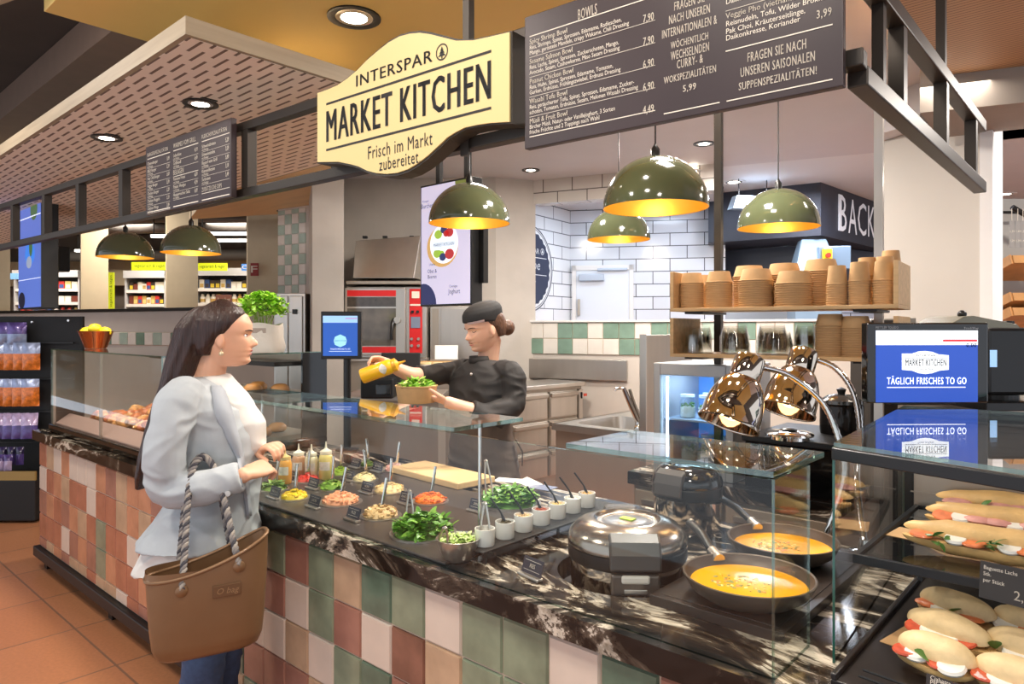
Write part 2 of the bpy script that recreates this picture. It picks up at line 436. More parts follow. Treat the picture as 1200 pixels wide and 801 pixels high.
# kitchen and bakery ceilings
m = M(); m.slab([(-2.5, 2.5), (2.0, 2.5), (2.6, 7.5), tuple(K(3.6, .16, 0).xy), tuple(K(-.3, .16, 0).xy), XD(395, 7.3), XD(385, 4.2)], 3.1, 3.3); struct(m.build('ceiling_kitchen', ceil_w))
m = M(); m.slab([tuple(K(1.86, .16, 0).xy), tuple(K(5.5, .16, 0).xy), XD(1500, 12), XD(830, 12), XD(850, 8.2)], 3.14, 3.3); struct(m.build('ceiling_bakery', white))
m = M(); m.box(-3.47, 2.0, .874, 2.5, 2.95, 3.3); struct(m.build('ceiling_ochre', ceil_y, bevel=.003))
m = M(); m.slab([XD(222, 8.2), XD(392, 7.6), XD(404, 4.35), XD(300, 4.6)], 2.88, 2.97); struct(m.build('ceiling_tan', ceil_t))
m = M(); m.mi = 0; m.box(-10.5, -2.41, 1.02, 2.4, 2.602, 2.665); m.mi = 1; m.box(-10.48, -2.43, 1.04, 2.385, 2.60, 2.602)
canopy_edge = mat('canopy_edge_oak', (160, 144, 120), .6, var=.12, vs=4, stretch=(.6, .6, 12))
struct(m.build('ceiling_canopy', [canopy_edge, slot_m]))
m = M(); m.box(-12, -3.6, -.6, .1, 3.4, 3.74); m.box(-12, -3.6, 1.6, 1.9, 3.5, 3.74); struct(m.build('ceiling_duct', brown_d))
m = M(); m.slab([XD(-40, 3.2), XD(28, 3.0), XD(10, 2.6), XD(-60, 2.6)], 3.03, 3.1); struct(m.build('ceiling_corner_panel', canopy_edge))
# slatted wooden ceiling on the right with its dark step
sw = stripes('slatted_oak', (176, 138, 100), (112, 82, 56), .026, 'Y', .25)
A = P(1018, 0, 2.76); B = P(1090, 90, 3.6); C_ = P(1320, 66, 3.3); D2 = P(1320, -40, 2.3)
m = M(); m.slab([(A.x, A.y), (A.x+.3, A.y-.5), (D2.x, D2.y), (C_.x, C_.y), (B.x, B.y)][::1], 2.9, 2.96)
o = m.build('ceiling_slats', sw); struct(o)
ang = R(20)
m = M(); m.slab([XD(1078, 3.62), XD(1320, 3.3), XD(1320, 3.7), XD(1100, 4.1)], 2.72, 3.1); struct(m.build('ceiling_step', concrete_d))
# beige wall on the right, white end column, bulkhead over it
m = M(); m.slab([XD(1033, 4.7), XD(1150, 4.0), XD(1175, 4.3), XD(1046, 5.0)], 0, 3.1); struct(m.build('wall_beige_right', beige))
m = M(); m.slab([XD(1148, 3.98), XD(1163, 3.93), XD(1175, 4.25), XD(1160, 4.3)], 0, 3.1); struct(m.build('trim_5', white))
m = M(); m.slab([XD(1026, 4.55), XD(1078, 4.25), XD(1112, 4.6), XD(1036, 5.0)], 2.86, 3.1); struct(m.build('ceiling_box', ceil_w))
# far right: space behind
m = M(); m.slab([XD(1100, 9.0), XD(1500, 7.0), XD(1500, 7.2), XD(1100, 9.2)], 0, 3.2); struct(m.build('wall_bakery', concrete_d))
m = M(); m.slab([XD(1160, 4.0), XD(1600, 3.0), XD(1600, 9.5), XD(1100, 9.5)], 3.1, 3.2); struct(m.build('ceiling_right', ceil_w))
# store: back wall, columns
m = M(); m.slab([XD(-500, 18), XD(420, 15.5), XD(420, 15.9), XD(-500, 18.4)], 0, 3.75); struct(m.build('wall_store_back', concrete_d))
m = M(); m.slab([XD(-700, 6), XD(-690, 6), XD(-490, 18), XD(-500, 18)], 0, 3.75); struct(m.build('wall_store_left', store_beige))
for i, (a, b, d) in enumerate([(-30, 12, 10.5), (95, 127, 10), (195, 232, 9.3), (290, 328, 8.6)]):
    m = M(); m.slab([XD(a, d), XD(b, d-.1), XD(b-1, d+.4), XD(a-1, d+.5)], 0, 3.74); struct(m.build('wall_store_column.%03d' % i if i else 'wall_store_column', store_beige))
m = M(); m.slab([XD(-300, 16.6), XD(420, 14.9), XD(420, 15.2), XD(-300, 16.9)], 2.55, 3.1); struct(m.build('wall_store_fascia', store_beige))
# navy bulkhead of the bakery
navy = mat('navy_panel', (52, 56, 68), .5, var=.06); navy_b = mat('navy_panel_lower', (66, 74, 88), .5)
a, b, c = XD(830, 8.0), XD(962, 7.35), XD(1040, 8.8)
m = M(); m.slab([a, b, c, XD(1040, 9.4), XD(830, 9.4)], 2.58, 3.14); struct(m.build('wall_bakery_bulkhead', navy))
m = M(); m.slab([XD(830, 8.8), XD(938, 8.1), XD(936, 8.3), XD(830, 9.1)], 2.2, 2.56); m.slab([XD(972, 8.3), XD(1050, 9.2), XD(1050, 9.4), XD(960, 8.6)], 1.9, 2.57); struct(m.build('wall_bakery_panel', navy_b))
m = M(); m.slab([XD(830, 10.5), XD(1110, 10.5), XD(1110, 10.8), XD(830, 10.8)], 0, 3.14); struct(m.build('wall_bakery_back', sub_white))
# white door inside
m = M(); m.box(.08, .72, -.05, 0, 0, 2.30); o = m.build('door_1', mat('door_white', (226, 232, 242), .4), loc=IB[0], rz=IB[1], bevel=.006); struct(o)
m = M(); m.box(.03, .08, -.06, 0, 0, 2.36); m.box(.72, .77, -.06, 0, 0, 2.36); m.box(.03, .77, -.06, 0, 2.30, 2.36); struct(m.build('door_frame', white, o)); 
m = M(); m.box(.12, .42, -.11, -.05, 2.17, 2.25); m.box(.34, .70, -.09, -.06, 2.29, 2.32); m.build('door_closer', mat('closer_grey', (176, 188, 206), .4, .4), o, bevel=.006)
m = M(); m.box(.10, .13, -.08, -.05, 1.75, 1.95); m.build('door_hinge', steel, o)
# ================= serving counter =================
CT = .92           # worktop height
HC = (-1.06, 1.665, .195)   # cutout for the rice cooker
t = thing('serving_counter', 'long serving counter faced with glazed terracotta, cream and green square tiles', 'counter', (-2.5, 1.35, 0))
ct = lambda o: o
m = M(); m.T = Matrix.Translation((2.5, -1.35, 0))
rt = random.Random(11)
def pick_tile(i, j):
    u = -5.44 + i*.1555
    r = rt.random()
    if u < -3.1: return 0 if r < .30 else 1 if r < .48 else 2 if r < .70 else 3 if r < .80 else 6 if r < .95 else 4
    return 0 if r < .08 else 1 if r < .34 else 3 if r < .50 else 4 if r < .76 else 5 if r < .88 else 7 if r < .93 else 2
m.box(-5.44, .9, 1.352, 1.36, .15, .86)
tile_grid(m, -5.44, 41, .84-.1555*5, 6, .1555, .1555, 1.352, pick_tile, zmin=.155, zmax=.856, gap=.005)
m.build('tile_panel', [grout]+GL, t)
m = M(); m.T = Matrix.Translation((2.5, -1.35, 0)); m.box(-5.42, .9, 1.37, 2.22, .13, .66); m.build('carcass', mat('cabinet_brown', (92, 80, 72), .5), t)
m = M(); m.T = Matrix.Translation((2.5, -1.35, 0)); m.box(-5.47, .9, 1.315, 1.36, .085, .15); m.box(-5.47, -5.42, 1.36, 2.2, .085, .15); m.build('base_rail', blackm, t, bevel=.006)
for u in (-5.40, -4.2, -3.0, -1.8, -.6, .6):
    m = M(); m.T = Matrix.Translation((2.5, -1.35, 0)); m.box(u-.03, u+.03, 1.37, 1.43, 0, .13); m.build('foot', blackp, t)
m = M()
hx, hy, hr = HC; a = .24
def wt(x0, x1, y0, y1): m.box(x0, x1, y0, y1, .86, CT)
wt(-5.47, hx-a, 1.31, 2.31); wt(hx+a, 1.0, 1.31, 2.31); wt(hx-a, hx+a, 1.31, hy-a); wt(hx-a, hx+a, hy+a, 2.31)
N = 48; sq = []; ci = []
for k in range(N):
    an = 2*PI*k/N; c_, s_ = math.cos(an), math.sin(an); q = a/max(abs(c_), abs(s_))
    sq.append((hx+q*c_, hy+q*s_)); ci.append((hx+hr*c_, hy+hr*s_))
for k in range(N):
    k2 = (k+1) % N
    m.add([(*sq[k], CT), (*sq[k2], CT), (*ci[k2], CT), (*ci[k], CT), (*ci[k], .862), (*ci[k2], .862)], [(0, 1, 2, 3), (3, 2, 5, 4)])
o = m.build('granite_worktop', stone); tag(o, 'glossy black granite worktop with cream veins on the tiled serving counter', 'worktop')
# ---- sneeze guard
g0, g1 = -2.96, -.523
t = thing('sneeze_guard', 'clear glass sneeze guard with flat shelf tops standing along the counter edge', 'sneeze guard', (g0, 1.34, CT))
def pane(m, x0, x1, y0, y1, z0, z1, thin):
    # faces of the big sides in clear glass, narrow edges in green
    vs = [(x, y, z) for z in (z0, z1) for y in (y0, y1) for x in (x0, x1)]
    fs = {'z': [(0, 2, 3, 1), (4, 5, 7, 6)], 'y': [(0, 1, 5, 4), (2, 6, 7, 3)], 'x': [(0, 4, 6, 2), (1, 3, 7, 5)]}
    for ax in 'xyz':
        m.mi = 0 if ax == thin else 1
        m.add(vs, fs[ax])
    m.mi = 0
gm = [glass, glass_edge]
def gp(name, *a):
    m = M(); m.T = Matrix.Translation((-g0, -1.34, -CT)); pane(m, *a); return m.build(name, gm, t)
gp('front_pane', g0, g1, 1.336, 1.344, CT, 1.306, 'y')
gp('shelf_pane', g0, -1.425, 1.345, 1.64, 1.308, 1.320, 'z'); gp('shelf_pane', -1.03, g1, 1.345, 1.64, 1.308, 1.320, 'z')
gp('end_pane', g1, g1+.006, 1.336, 1.53, CT, 1.307, 'x')
for u in (-2.92, -1.55):
    m = M(); m.T = Matrix.Translation((-g0, -1.34, -CT)); m.cyl((u, 1.575, CT), (u, 1.575, 1.308), .006, n=10); m.cyl((u, 1.575, CT), (u, 1.575, CT+.012), .018, n=14); m.build('post', chrome, t, smooth=40)
# ---- salad deck with round openings
deckm = mat('deck_graphite', (78, 70, 66), .35, .35, var=.06, vs=20)
m = M(); m.box(-3.08, -1.47, 1.352, 2.02, CT, CT+.008); o = m.build('salad_deck', deckm, bevel=.003)
tag(o, 'flat dark grey salad bar insert holding the round food pans', 'salad bar')
SZ = CT+.008
pan_m = steel
def leafblade(m, c, L, w, rnd, curl=.3):
    a = rnd.uniform(0, 2*PI); tl = rnd.uniform(-.5, .9)
    Rm = Matrix.Translation(c) @ Matrix.Rotation(a, 4, 'Z') @ Matrix.Rotation(-tl, 4, 'Y') @ Matrix.Rotation(rnd.uniform(-.6, .6), 4, 'X')
    n = 5; vs = []; fs = []
    for i in range(n+1):
        s = i/n; ww = w*math.sin(PI*min(1, s*.9+.06))**.8; z = curl*L*(s*s) * (-1 if rnd.random() < .0 else -1) * .5
        vs += [(L*(s-.3), -ww, z+.25*ww), (L*(s-.3), 0, z), (L*(s-.3), ww, z+.25*ww)]
    for i in range(n):
        fs += [(3*i, 3*i+1, 3*i+4, 3*i+3), (3*i+1, 3*i+2, 3*i+5, 3*i+4)]
    m.add(vs, fs, Rm)
def blob_pile(kind, r, h, rnd, n, size):
    m = M()
    m.lathe([(0, .0), (r*.97, .0), (r*.8, h*.45), (r*.45, h*.72), (0, h*.8)], 20)
    for i in range(n):
        q = r*.92*math.sqrt(rnd.random()); an = rnd.uniform(0, 2*PI); zz = h*.8*(1-(q/r)**2)+rnd.uniform(-.002, .004)
        p = (q*math.cos(an), q*math.sin(an), zz)
        Rm = Matrix.Rotation(rnd.uniform(0, PI), 4, 'Z') @ Matrix.Rotation(rnd.uniform(-.7, .7), 4, 'X')
        s = size*rnd.uniform(.75, 1.25)
        m.mi = 1 if rnd.random() < .35 else 0
        if kind == 'cube': m.box(-s, s, -s*.8, s*.8, -s*.6, s*.6, Matrix.Translation(p) @ Rm)
        elif kind == 'blob': m.ell(p, (s*1.3, s*.9, s*.7), 7, 5, Rm)
        elif kind == 'leaf': leafblade(m, p, s*3.6, s*1.0, rnd)
        elif kind == 'stick': m.box(-s*2.2, s*2.2, -s*.35, s*.35, -s*.3, s*.3, Matrix.Translation(p) @ Rm)
        elif kind == 'grain': m.ell(p, (s*1.7, s*.5, s*.5), 6, 4, Rm)
    return m
def fm(name, c, r=.45, var=.12): return mat('food_'+name, c, r, var=var, vs=60, coat=.15)
rf = random.Random(5)
foods = [  # name, label, px, py, half width px, kind, n, size, height, colours
 ('sugar_snap_pile', 'pale green sugar snap slices in the pan closest to the customer\'s hands', 321, 571, 15, 'leaf', 60, .009, .022, (140, 176, 72), (110, 150, 50)),
 ('yellow_pepper_pile', 'diced bright yellow pepper heaped in a round pan', 345, 581, 16, 'cube', 70, .008, .022, (246, 214, 30), (236, 190, 10)),
 ('tomato_pile', 'diced red tomato heaped in a round pan', 360, 561, 14, 'cube', 70, .008, .022, (214, 52, 28), (190, 30, 18)),
 ('cress_pile', 'loose green cress leaves behind the red tomato pan', 388, 570, 14, 'leaf', 70, .008, .026, (112, 156, 46), (164, 190, 90)),
 ('edamame_pile', 'light green edamame beans beside the bottle row', 398, 553, 14, 'blob', 70, .008, .022, (156, 190, 66), (130, 166, 50)),
 ('salmon_pile', 'pink orange salmon cubes heaped in a wide pan', 399, 586, 22, 'cube', 90, .010, .030, (232, 160, 118), (240, 186, 150)),
 ('bean_sprout_pile', 'pale cream bean sprouts behind the green cress', 427, 560, 14, 'grain', 110, .008, .024, (222, 204, 150), (240, 228, 190)),
 ('chicken_strip_pile', 'pale cooked chicken strips in the pan before the cutting board', 456, 573, 18, 'stick', 70, .009, .026, (226, 198, 142), (208, 170, 106)),
 ('mushroom_pile', 'browned chopped mushroom pieces in the front pan', 446, 602, 21, 'cube', 90, .010, .030, (214, 182, 132), (150, 112, 66)),
 ('avocado_pile', 'dark green sliced avocado in the rearmost row of pans', 430, 544, 8, 'stick', 50, .007, .026, (96, 126, 46), (150, 168, 80)),
 ('radish_pile', 'pink and white radish slices next to the board corner', 463, 549, 12, 'blob', 60, .010, .028, (224, 170, 160), (240, 214, 204)),
 ('carrot_pile', 'shredded bright orange carrot in a round pan', 504, 585, 19, 'stick', 120, .008, .026, (236, 122, 26), (214, 96, 16)),
]
pan0 = None
for (nm, lb, px, py, hw, kind, n, size, h, c1, c2) in foods:
    p = PZ(px, py+2, SZ); d = (p.xy.length and -SN*p.x+CS*p.y); r = hw*d/F*1.04
    m = M(); m.lathe([(r*.96, -.0), (r*1.12, .0), (r*1.12, .003), (r*1.0, .004), (r*.94, .0015), (0, .0015)], 28)
    o = m.build('food_pan', pan_m, smooth=40, loc=p); tag(o, 'round steel food pan let into the deck, holding the ' + nm.replace('_pile', '').replace('_', ' '), 'food pan', 'round pans in the salad deck')
    m = blob_pile(kind, r*.95, h*1.25, rf, n, size*.62 if kind != 'leaf' else size)
    o = m.build(nm, [fm(nm+'_a', c1), fm(nm+'_b', c2)], loc=p+Vector((0, 0, .004))); tag(o, lb, 'salad topping', kind='stuff')
    # spoon
    m = M(); e = p+Vector((0, 0, .028)); tip = e + W(-.004, .0, .0)*0
    a = W(.010, -.012, .018); b = W(.02-.012*(n % 3), .01, .105)
    m.tube([Vector((0, 0, 0)), a*.6, a, b], [.012, .013, .007, .0065], 8, flat=.6)
    o = m.build('serving_spoon', chrome, smooth=60, loc=e); tag(o, 'steel spoon handle sticking up from the ' + nm.replace('_pile', '').replace('_', ' '), 'spoon', 'spoons in the salad bar')
# spinach pans and the lettuce bowl
def bigpan(px, py, hw, lb, dark):
    p = PZ(px, py, SZ); d = -SN*p.x+CS*p.y; r = hw*d/F
    m = M(); m.lathe([(r*.95, 0), (r*1.06, 0), (r*1.06, .006), (r*.98, .007), (r*.93, .002), (0, .002)], 32)
    o = m.build('food_pan', pan_m, smooth=40, loc=p); tag(o, lb[0], 'food pan', 'round pans in the salad deck')
    m = M(); rr = random.Random(int(px)); m.lathe([(0, 0), (r*.9, 0), (r*.7, .024), (0, .036)], 20)
    for i in range(300):
        q = r*.93*math.sqrt(rr.random()); an = rr.uniform(0, 2*PI); zz = .044*(1-(q/r)**2)+.006+rr.uniform(-.004, .012)
        m.mi = 0 if rr.random() < .6 else 1
        leafblade(m, (q*math.cos(an), q*math.sin(an), zz), rr.uniform(.028, .046), rr.uniform(.008, .013), rr)
    o = m.build('spinach_pile', [fm('spin_a', (84, 136, 40), .4), fm('spin_b', (122, 166, 62), .4)], smooth=60, loc=p+Vector((0, 0, .003))); tag(o, lb[1], 'spinach', kind='stuff')
bigpan(496, 625, 37, ('wide steel pan at the front filled with spinach', 'heap of green baby spinach in the front pan by the metal bowl'), 0)
bigpan(598, 590, 34, ('wide steel pan behind the white ramekins filled with spinach', 'heap of green baby spinach behind the white ramekins'), 0)
p = PZ(537, 655, CT+.002)
r = .062
m = M(); m.lathe([(0, 0), (.036, 0), (.046, .012), (.060, .045), (r, .062), (r+.004, .064), (r+.001, .065), (.056, .045), (.04, .014), (0, .008)], 32)
o = m.build('metal_bowl', steel, smooth=40, loc=p); tag(o, 'small shiny steel bowl of chopped lettuce on the granite edge', 'bowl')
m = M(); rr = random.Random(4); m.lathe([(0, .0), (.054, 0), (.035, .012), (0, .018)], 20)
for i in range(150):
    q = .054*math.sqrt(rr.random()); an = rr.uniform(0, 2*PI); m.mi = i % 2
    leafblade(m, (q*math.cos(an), q*math.sin(an), .016*(1-(q/.054)**2)+rr.uniform(0, .008)), rr.uniform(.014, .024), rr.uniform(.003, .007), rr)
o = m.build('lettuce_pile', [fm('let_a', (166, 196, 92), .5), fm('let_b', (214, 222, 160), .5)], smooth=60, loc=p+Vector((0, 0, .050))); tag(o, 'pale shredded lettuce filling the small steel bowl', 'lettuce', kind='stuff')
# ---- name cards on steel holders
slate = mat('card_slate', (46, 44, 56), .5)
def card_holder(px, py, word, label, z=SZ, w=.075, h=.04, rz=None):
    p = PZ(px, py, z); rz = R(-2) if rz is None else rz
    t = thing('name_card', label, 'name card', p, rz, 'food name cards on the counter')
    m = M(); m.box(-w/2-.003, w/2+.003, -.011, .011, 0, .009); m.build('card_base', steel, t, bevel=.003)
    A = Matrix.Translation((0, .003, .007)) @ Matrix.Rotation(R(-18), 4, 'X')
    m = M(); m.box(-w/2, w/2, -.001, .001, 0, h, A); m.build('card', slate, t)
    m = M()
    m.text(word, 0, h*.52, h*.34, y=-.0016, sx=.8, off=.01, T=A)
    m.box(-w*.40, w*.40, -.0016, -.0012, h*.80, h*.82, A); m.box(-w*.40, w*.40, -.0016, -.0012, h*.24, h*.26, A)
    m.build('lettering', text_w, t)
cards = [(338, 564, 'ZUCKERSCHOTEN', 'the sugar snap pan'), (320, 584, 'PAPRIKA', 'the yellow pepper pan'), (378, 556, 'EDAMAME', 'the edamame pan'), (406, 563, 'SPROSSEN', 'the bean sprout pan'),
         (365, 573, 'TOMATEN', 'the red tomato pan'), (366, 595, 'LACHS', 'the salmon pan'), (412, 610, 'PILZE', 'the mushroom pan'), (428, 578, 'HUHN', 'the chicken strip pan'),
         (415, 548, 'AVOCADO', 'the avocado pan'), (441, 553, 'RETTICH', 'the radish pan'), (474, 591, 'KAROTTEN', 'the carrot pan'), (557, 600, 'SPINAT', 'the rear spinach pan')]
for px, py, wd, lb in cards: card_holder(px, py, wd, 'dark name card on a steel base in front of ' + lb)
card_holder(621, 677, 'REIS', 'dark name card reading REIS on the bare granite by the rice cooker', CT, .082, .045, R(-10))
# ---- cutting board, papers
A = Vector((-2.33, 2.115, CT+.008))
t = M(); t.box(-.25, .25, -.105, .105, 0, .028); o = t.build('cutting_board', maple, bevel=.004, loc=A, rz=R(-4)); tag(o, 'plain light wood cutting board lying behind the food pans', 'cutting board')
for i, (px, py, rz, lb) in enumerate([(596, 563, .4, 'white paper sheet on the counter edge beside the wooden board'), (620, 566, -.3, 'folded white napkin on the counter beside the rear spinach'), (634, 571, .1, 'blue grey plastic sleeve lying past the rear spinach')]):
    p = PZ(px, py, CT)
    m = M()
    if i == 1: m.add([(-.05, -.04, .001), (.05, -.04, .001), (.05, .04, .001), (-.05, .04, .001), (0, -.01, .03)], [(0, 1, 4), (1, 2, 4), (2, 3, 4), (3, 0, 4), (3, 2, 1, 0)])
    else: m.box(-.06, .06, -.04, .04, .001, .003)
    o = m.build('paper_sheet' if i == 0 else 'napkin' if i == 1 else 'plastic_sleeve', paper if i < 2 else mat('sleeve_blue', (120, 126, 150), .2), loc=p, rz=rz); tag(o, lb, 'paper' if i < 2 else 'sleeve')
# ---- riser with ramekins
t = thing('ramekin_riser', 'low black riser shelf carrying the row of white ramekins', 'riser', (-1.44, 1.42, CT))
m = M(); m.box(-.055, .055, 0, .72, .034, .039); m.build('shelf_board', blackmatte, t, bevel=.001)
for x in (-.045, .045):
    for y in (.02, .36, .70):
        m = M(); m.box(x-.004, x+.004, y-.004, y+.004, 0, .034); m.build('leg', blackmatte, t)
RZ_ = CT+.0392
ram = [(568, 641, 'empty', None, (0, 0, 0)), (589, 632, 'dark herb seeds', 'seed_mix', (70, 62, 36)), (610, 623, 'chopped nuts', 'nut_mix', (222, 188, 134)), (631, 614, 'red chilli flakes', 'chilli_mix', (170, 72, 28)),
       (645, 606, 'toasted grains', 'grain_mix', (226, 196, 128)), (658, 598, 'white sauce', 'white_sauce', (240, 238, 230)), (677, 590, 'golden onions', 'onion_mix', (222, 180, 110))]
m0 = M(); r = .0305
m0.lathe([(0, .0), (r*.9, 0), (r*.95, .004), (r, .045), (r, .050), (r*.90, .050), (r*.86, .010), (0, .008)], 28)
ram0 = None
for i, (px, py, what, nm, col) in enumerate(ram):
    p = Vector((-1.43-.006*i, 1.475+.094*i, RZ_))
    lb = 'white porcelain ramekin with ' + what if nm else 'empty white porcelain ramekin at the front end of the riser, holding tongs'
    if ram0 is None: ram0 = m0.build('ramekin', white_gloss, smooth=40, loc=p); o = ram0
    else: o = dup(ram0, p)
    tag(o, lb, 'ramekin', 'white ramekins on the riser')
    if nm:
        mm = blob_pile('blob', r*.86, .016, rf, 70 if nm != 'white_sauce' else 0, .0032)
        o = mm.build(nm, [fm(nm+'_a', col), fm(nm+'_b', tuple(int(x*.8) for x in col))], loc=p+Vector((0, 0, .036))); tag(o, what + ' inside the white ramekin', 'topping', kind='stuff')
        m = M(); m.tube([(0, 0, 0), W(-.012, .004, .03), W(-.045, .01, .075)], [.008, .0032, .004], 8, flat=.6)
        o = m.build('small_spoon', blackp, smooth=60, loc=p+Vector((0, 0, .044))); tag(o, 'small black spoon standing in the ' + what + ' ramekin', 'spoon', 'black spoons in the ramekins')
def tongs(p, lb, hgt=.12, lean=(0, 0)):
    t = thing('tongs', lb, 'tongs', p)
    for s in (-1, 1):
        m = M(); m.tube([(s*.018, 0, 0), (s*.016+lean[0]*.5, lean[1]*.5, hgt*.5), (s*.004+lean[0], lean[1], hgt)], [.0045, .005, .005], 8, flat=.35); m.build('arm', steel, t, smooth=60)
    m = M(); m.tube([(-.006+lean[0], lean[1], hgt), (lean[0], lean[1], hgt+.004), (.006+lean[0], lean[1], hgt)], .005, 8); m.build('hinge', steel, t, smooth=60)
tongs(Vector((-1.43, 1.475, RZ_+.012)), 'steel tongs standing in the empty white ramekin', .105, (-.01, .01))
tongs(PZ(480, 612, SZ+.022), 'steel tongs standing up in the front spinach', .10, (-.012, .01))
tongs(PZ(574, 585, SZ+.02), 'steel tongs stuck in the rear spinach by the wooden board', .14, (-.03, .01))
tongs(PZ(519, 635, SZ+.055), 'dark serving tongs handle between spinach and lettuce bowl', .045, (.02, -.01))
# ---- sauce squeeze bottles
for i, (px, py, col, lb) in enumerate([(334, 566, (226, 160, 56), 'squeeze bottle of orange sauce, its end of the bottle row by the customer'), (350, 560, (196, 150, 110), 'squeeze bottle of brown sauce between the orange and the clear bottles'),
        (365, 561, (222, 210, 176), 'squeeze bottle of whitish dressing next to the yellowish one'), (382, 561, (214, 200, 120), 'squeeze bottle of yellowish dressing, biggest of the bottle row')]):
    p = PZ(px, py, CT+.008); k = 1.0 + .08*(i == 3)
    t = thing('squeeze_bottle', lb, 'bottle', p, 0, 'squeeze bottles by the customer')
    bm_ = mat('sauce_%d' % i, col, .25, coat=.4)
    m = M(); m.lathe([(0, 0), (.026*k, 0), (.029*k, .005), (.029*k, .085*k), (.025*k, .10*k), (.018*k, .105*k), (0, .105*k)], 24); m.build('bottle_body', bm_, t, smooth=40)
    m = M(); m.lathe([(.022*k, .102*k), (.024*k, .104*k), (.024*k, .116*k), (.012*k, .122*k), (.005*k, .128*k), (.002, .155*k), (0, .155*k)], 20); m.build('nozzle_cap', mat('cap_clear_%d' % (i > 0), (222, 190, 120) if i == 0 else (226, 220, 200), .3, coat=.3), t, smooth=40)
    m = M(); rr = .0296*k
    q = [W(.024*math.sin(x)*1.2, -math.cos(x)*.0296*k, 0) for x in [-.7+.14*j for j in range(11)]]
    q = [(rr*math.sin(x), -rr*math.cos(x)) for x in [-.8+.16*j + YAW for j in range(11)]]
    m.add([(a, b, .04*k) for a, b in q]+[(a, b, .075*k) for a, b in q], [(j, j+1, j+12, j+11) for j in range(10)])
    m.build('bottle_label', mat('sauce_label', (216, 208, 196), .7, var=.2, vs=90), t, smooth=60)
# ================= hanging frame, signs, lamps, screens =================
def fit(m, body, x0, x1, z0, z1, y=0.0, off=0.0, T=None):
    vs, fs = text_mesh(body, 'LEFT', off, 1.1, 1.0)
    ax = min(v.x for v in vs); bx = max(v.x for v in vs); ay = min(v.y for v in vs); by = max(v.y for v in vs)
    q = [Vector((x0+(v.x-ax)/(bx-ax)*(x1-x0), y, z0+(v.y-ay)/(by-ay)*(z1-z0))) for v in vs]
    m.add(q, fs, T)
HO = Vector((-.42, 1.5, 0)); HR = math.atan(.062); THI = (Matrix.Translation(HO) @ Matrix.Rotation(HR, 4, 'Z')).inverted()
def HX(px, py):   # point of the hanging plane (local x, z) seen at a photo pixel
    a = W((px-600)/F, 1, 0); n = Vector((-math.sin(HR), math.cos(HR), 0)); d = HO.dot(n)/a.dot(n)
    q = THI @ P(px, py, d); return q.x, q.z
t = thing('sign_frame', 'long dark steel ladder frame hanging under the ceiling, carrying the signs', 'sign frame', HO, HR)
xl = HX(-40, 240)[0]
m = M(); m.box(xl, .02, -.02, .02, 2.12, 2.155); m.build('bottom_rail', frame_m, t, bevel=.003)
m = M(); m.box(xl, .02, -.02, .02, 2.385, 2.42); m.build('top_rail', frame_m, t, bevel=.003)
for px in (18, 55, 95, 146, 292, 398):
    x = HX(px, 200)[0]; m = M(); m.box(x-.022, x+.022, -.02, .02, 2.155, 2.385); m.build('upright', frame_m, t)
TW = Matrix.Rotation(-HR, 4, 'Z')       # the wing runs straight back into the kitchen
m = M(); m.box(-.02, .02, .02, 1.52, 2.09, 2.13, TW); m.build('wing_rail', frame_m, t, bevel=.003)
m = M(); m.box(-.02, .02, .02, 1.52, 2.31, 2.35, TW); m.build('wing_rail', frame_m, t, bevel=.003)
def wing_y(px):
    lo, hi = .05, 1.6          # how far back the wing is seen at this pixel
    for _ in range(40):
        mid = (lo+hi)/2; q = Vector((-.42, 1.5+mid, 2.2))
        if (CS*q.x+SN*q.y)/(-SN*q.x+CS*q.y)*F+600 < px: lo = mid
        else: hi = mid
    return (lo+hi)/2
for px in (1052, 1103, 1138):
    y = wing_y(px); m = M(); m.box(-.017, .017, y-.017, y+.017, 2.13, 2.31, TW); m.build('upright', frame_m, t)
y = wing_y(1103); m = M(); m.box(-.012, .012, y-.012, y+.012, 2.35, 2.9, TW); m.build('hanger', frame_m, t)
y = wing_y(1030); m = M(); m.box(-.012, .012, y-.012, y+.012, 2.13, 2.31, TW); m.build('upright', frame_m, t)
x = HX(549, 40)[0]; m = M(); m.box(x-.012, x+.012, -.012, .012, 2.42, 2.95); m.build('hanger', frame_m, t)
# ---- the shop sign
cream = mat('sign_cream', (222, 198, 136), .5); bronze = mat('sign_edge', (52, 46, 38), .5)
t = thing('shop_sign', 'cream curved shop sign reading INTERSPAR MARKET KITCHEN with dark outline', 'sign', HO, HR)
top = [(396, 116), (408, 112), (420, 107), (432, 99), (443, 90), (455, 78), (467, 68), (480, 58), (493, 51), (505, 48), (517, 47), (530, 49), (545, 53), (560, 57), (580, 57), (600, 53), (623, 48)]
bot = [(623, 153), (600, 154), (585, 156), (570, 159), (560, 164), (550, 170), (538, 181), (527, 191), (515, 200), (503, 207), (490, 211), (478, 212), (466, 211), (455, 208), (445, 203), (435, 200), (420, 197), (396, 197)]
poly = [HX(*q) for q in top+bot]
cx = sum(p[0] for p in poly)/len(poly); cz = sum(p[1] for p in poly)/len(poly)
inner = [(cx+(x-cx)*.985, cz+(z-cz)*.965) for x, z in poly]
m = M(); m.face(list(reversed(poly)), -.085, -.03); m.build('sign_backing', bronze, t)
m = M(); m.face(list(reversed(inner)), -.090, -.085); m.build('sign_face', cream, t)
m = M(); Y = -.0912
def hfit(s, pl, pr, off=0.0, hpx=None, zoff=0):
    (x0, z0), (x1, z1) = HX(*pl), HX(*pr); z = (z0+z1)/2; h = hpx
    fit(m, s, x0, x1, z-h/2, z+h/2, Y, off)
hfit('INTERSPAR', (443, 103), (532, 77), .012, .036)
hfit('MARKET KITCHEN', (408, 151), (600, 109), .03, .105)
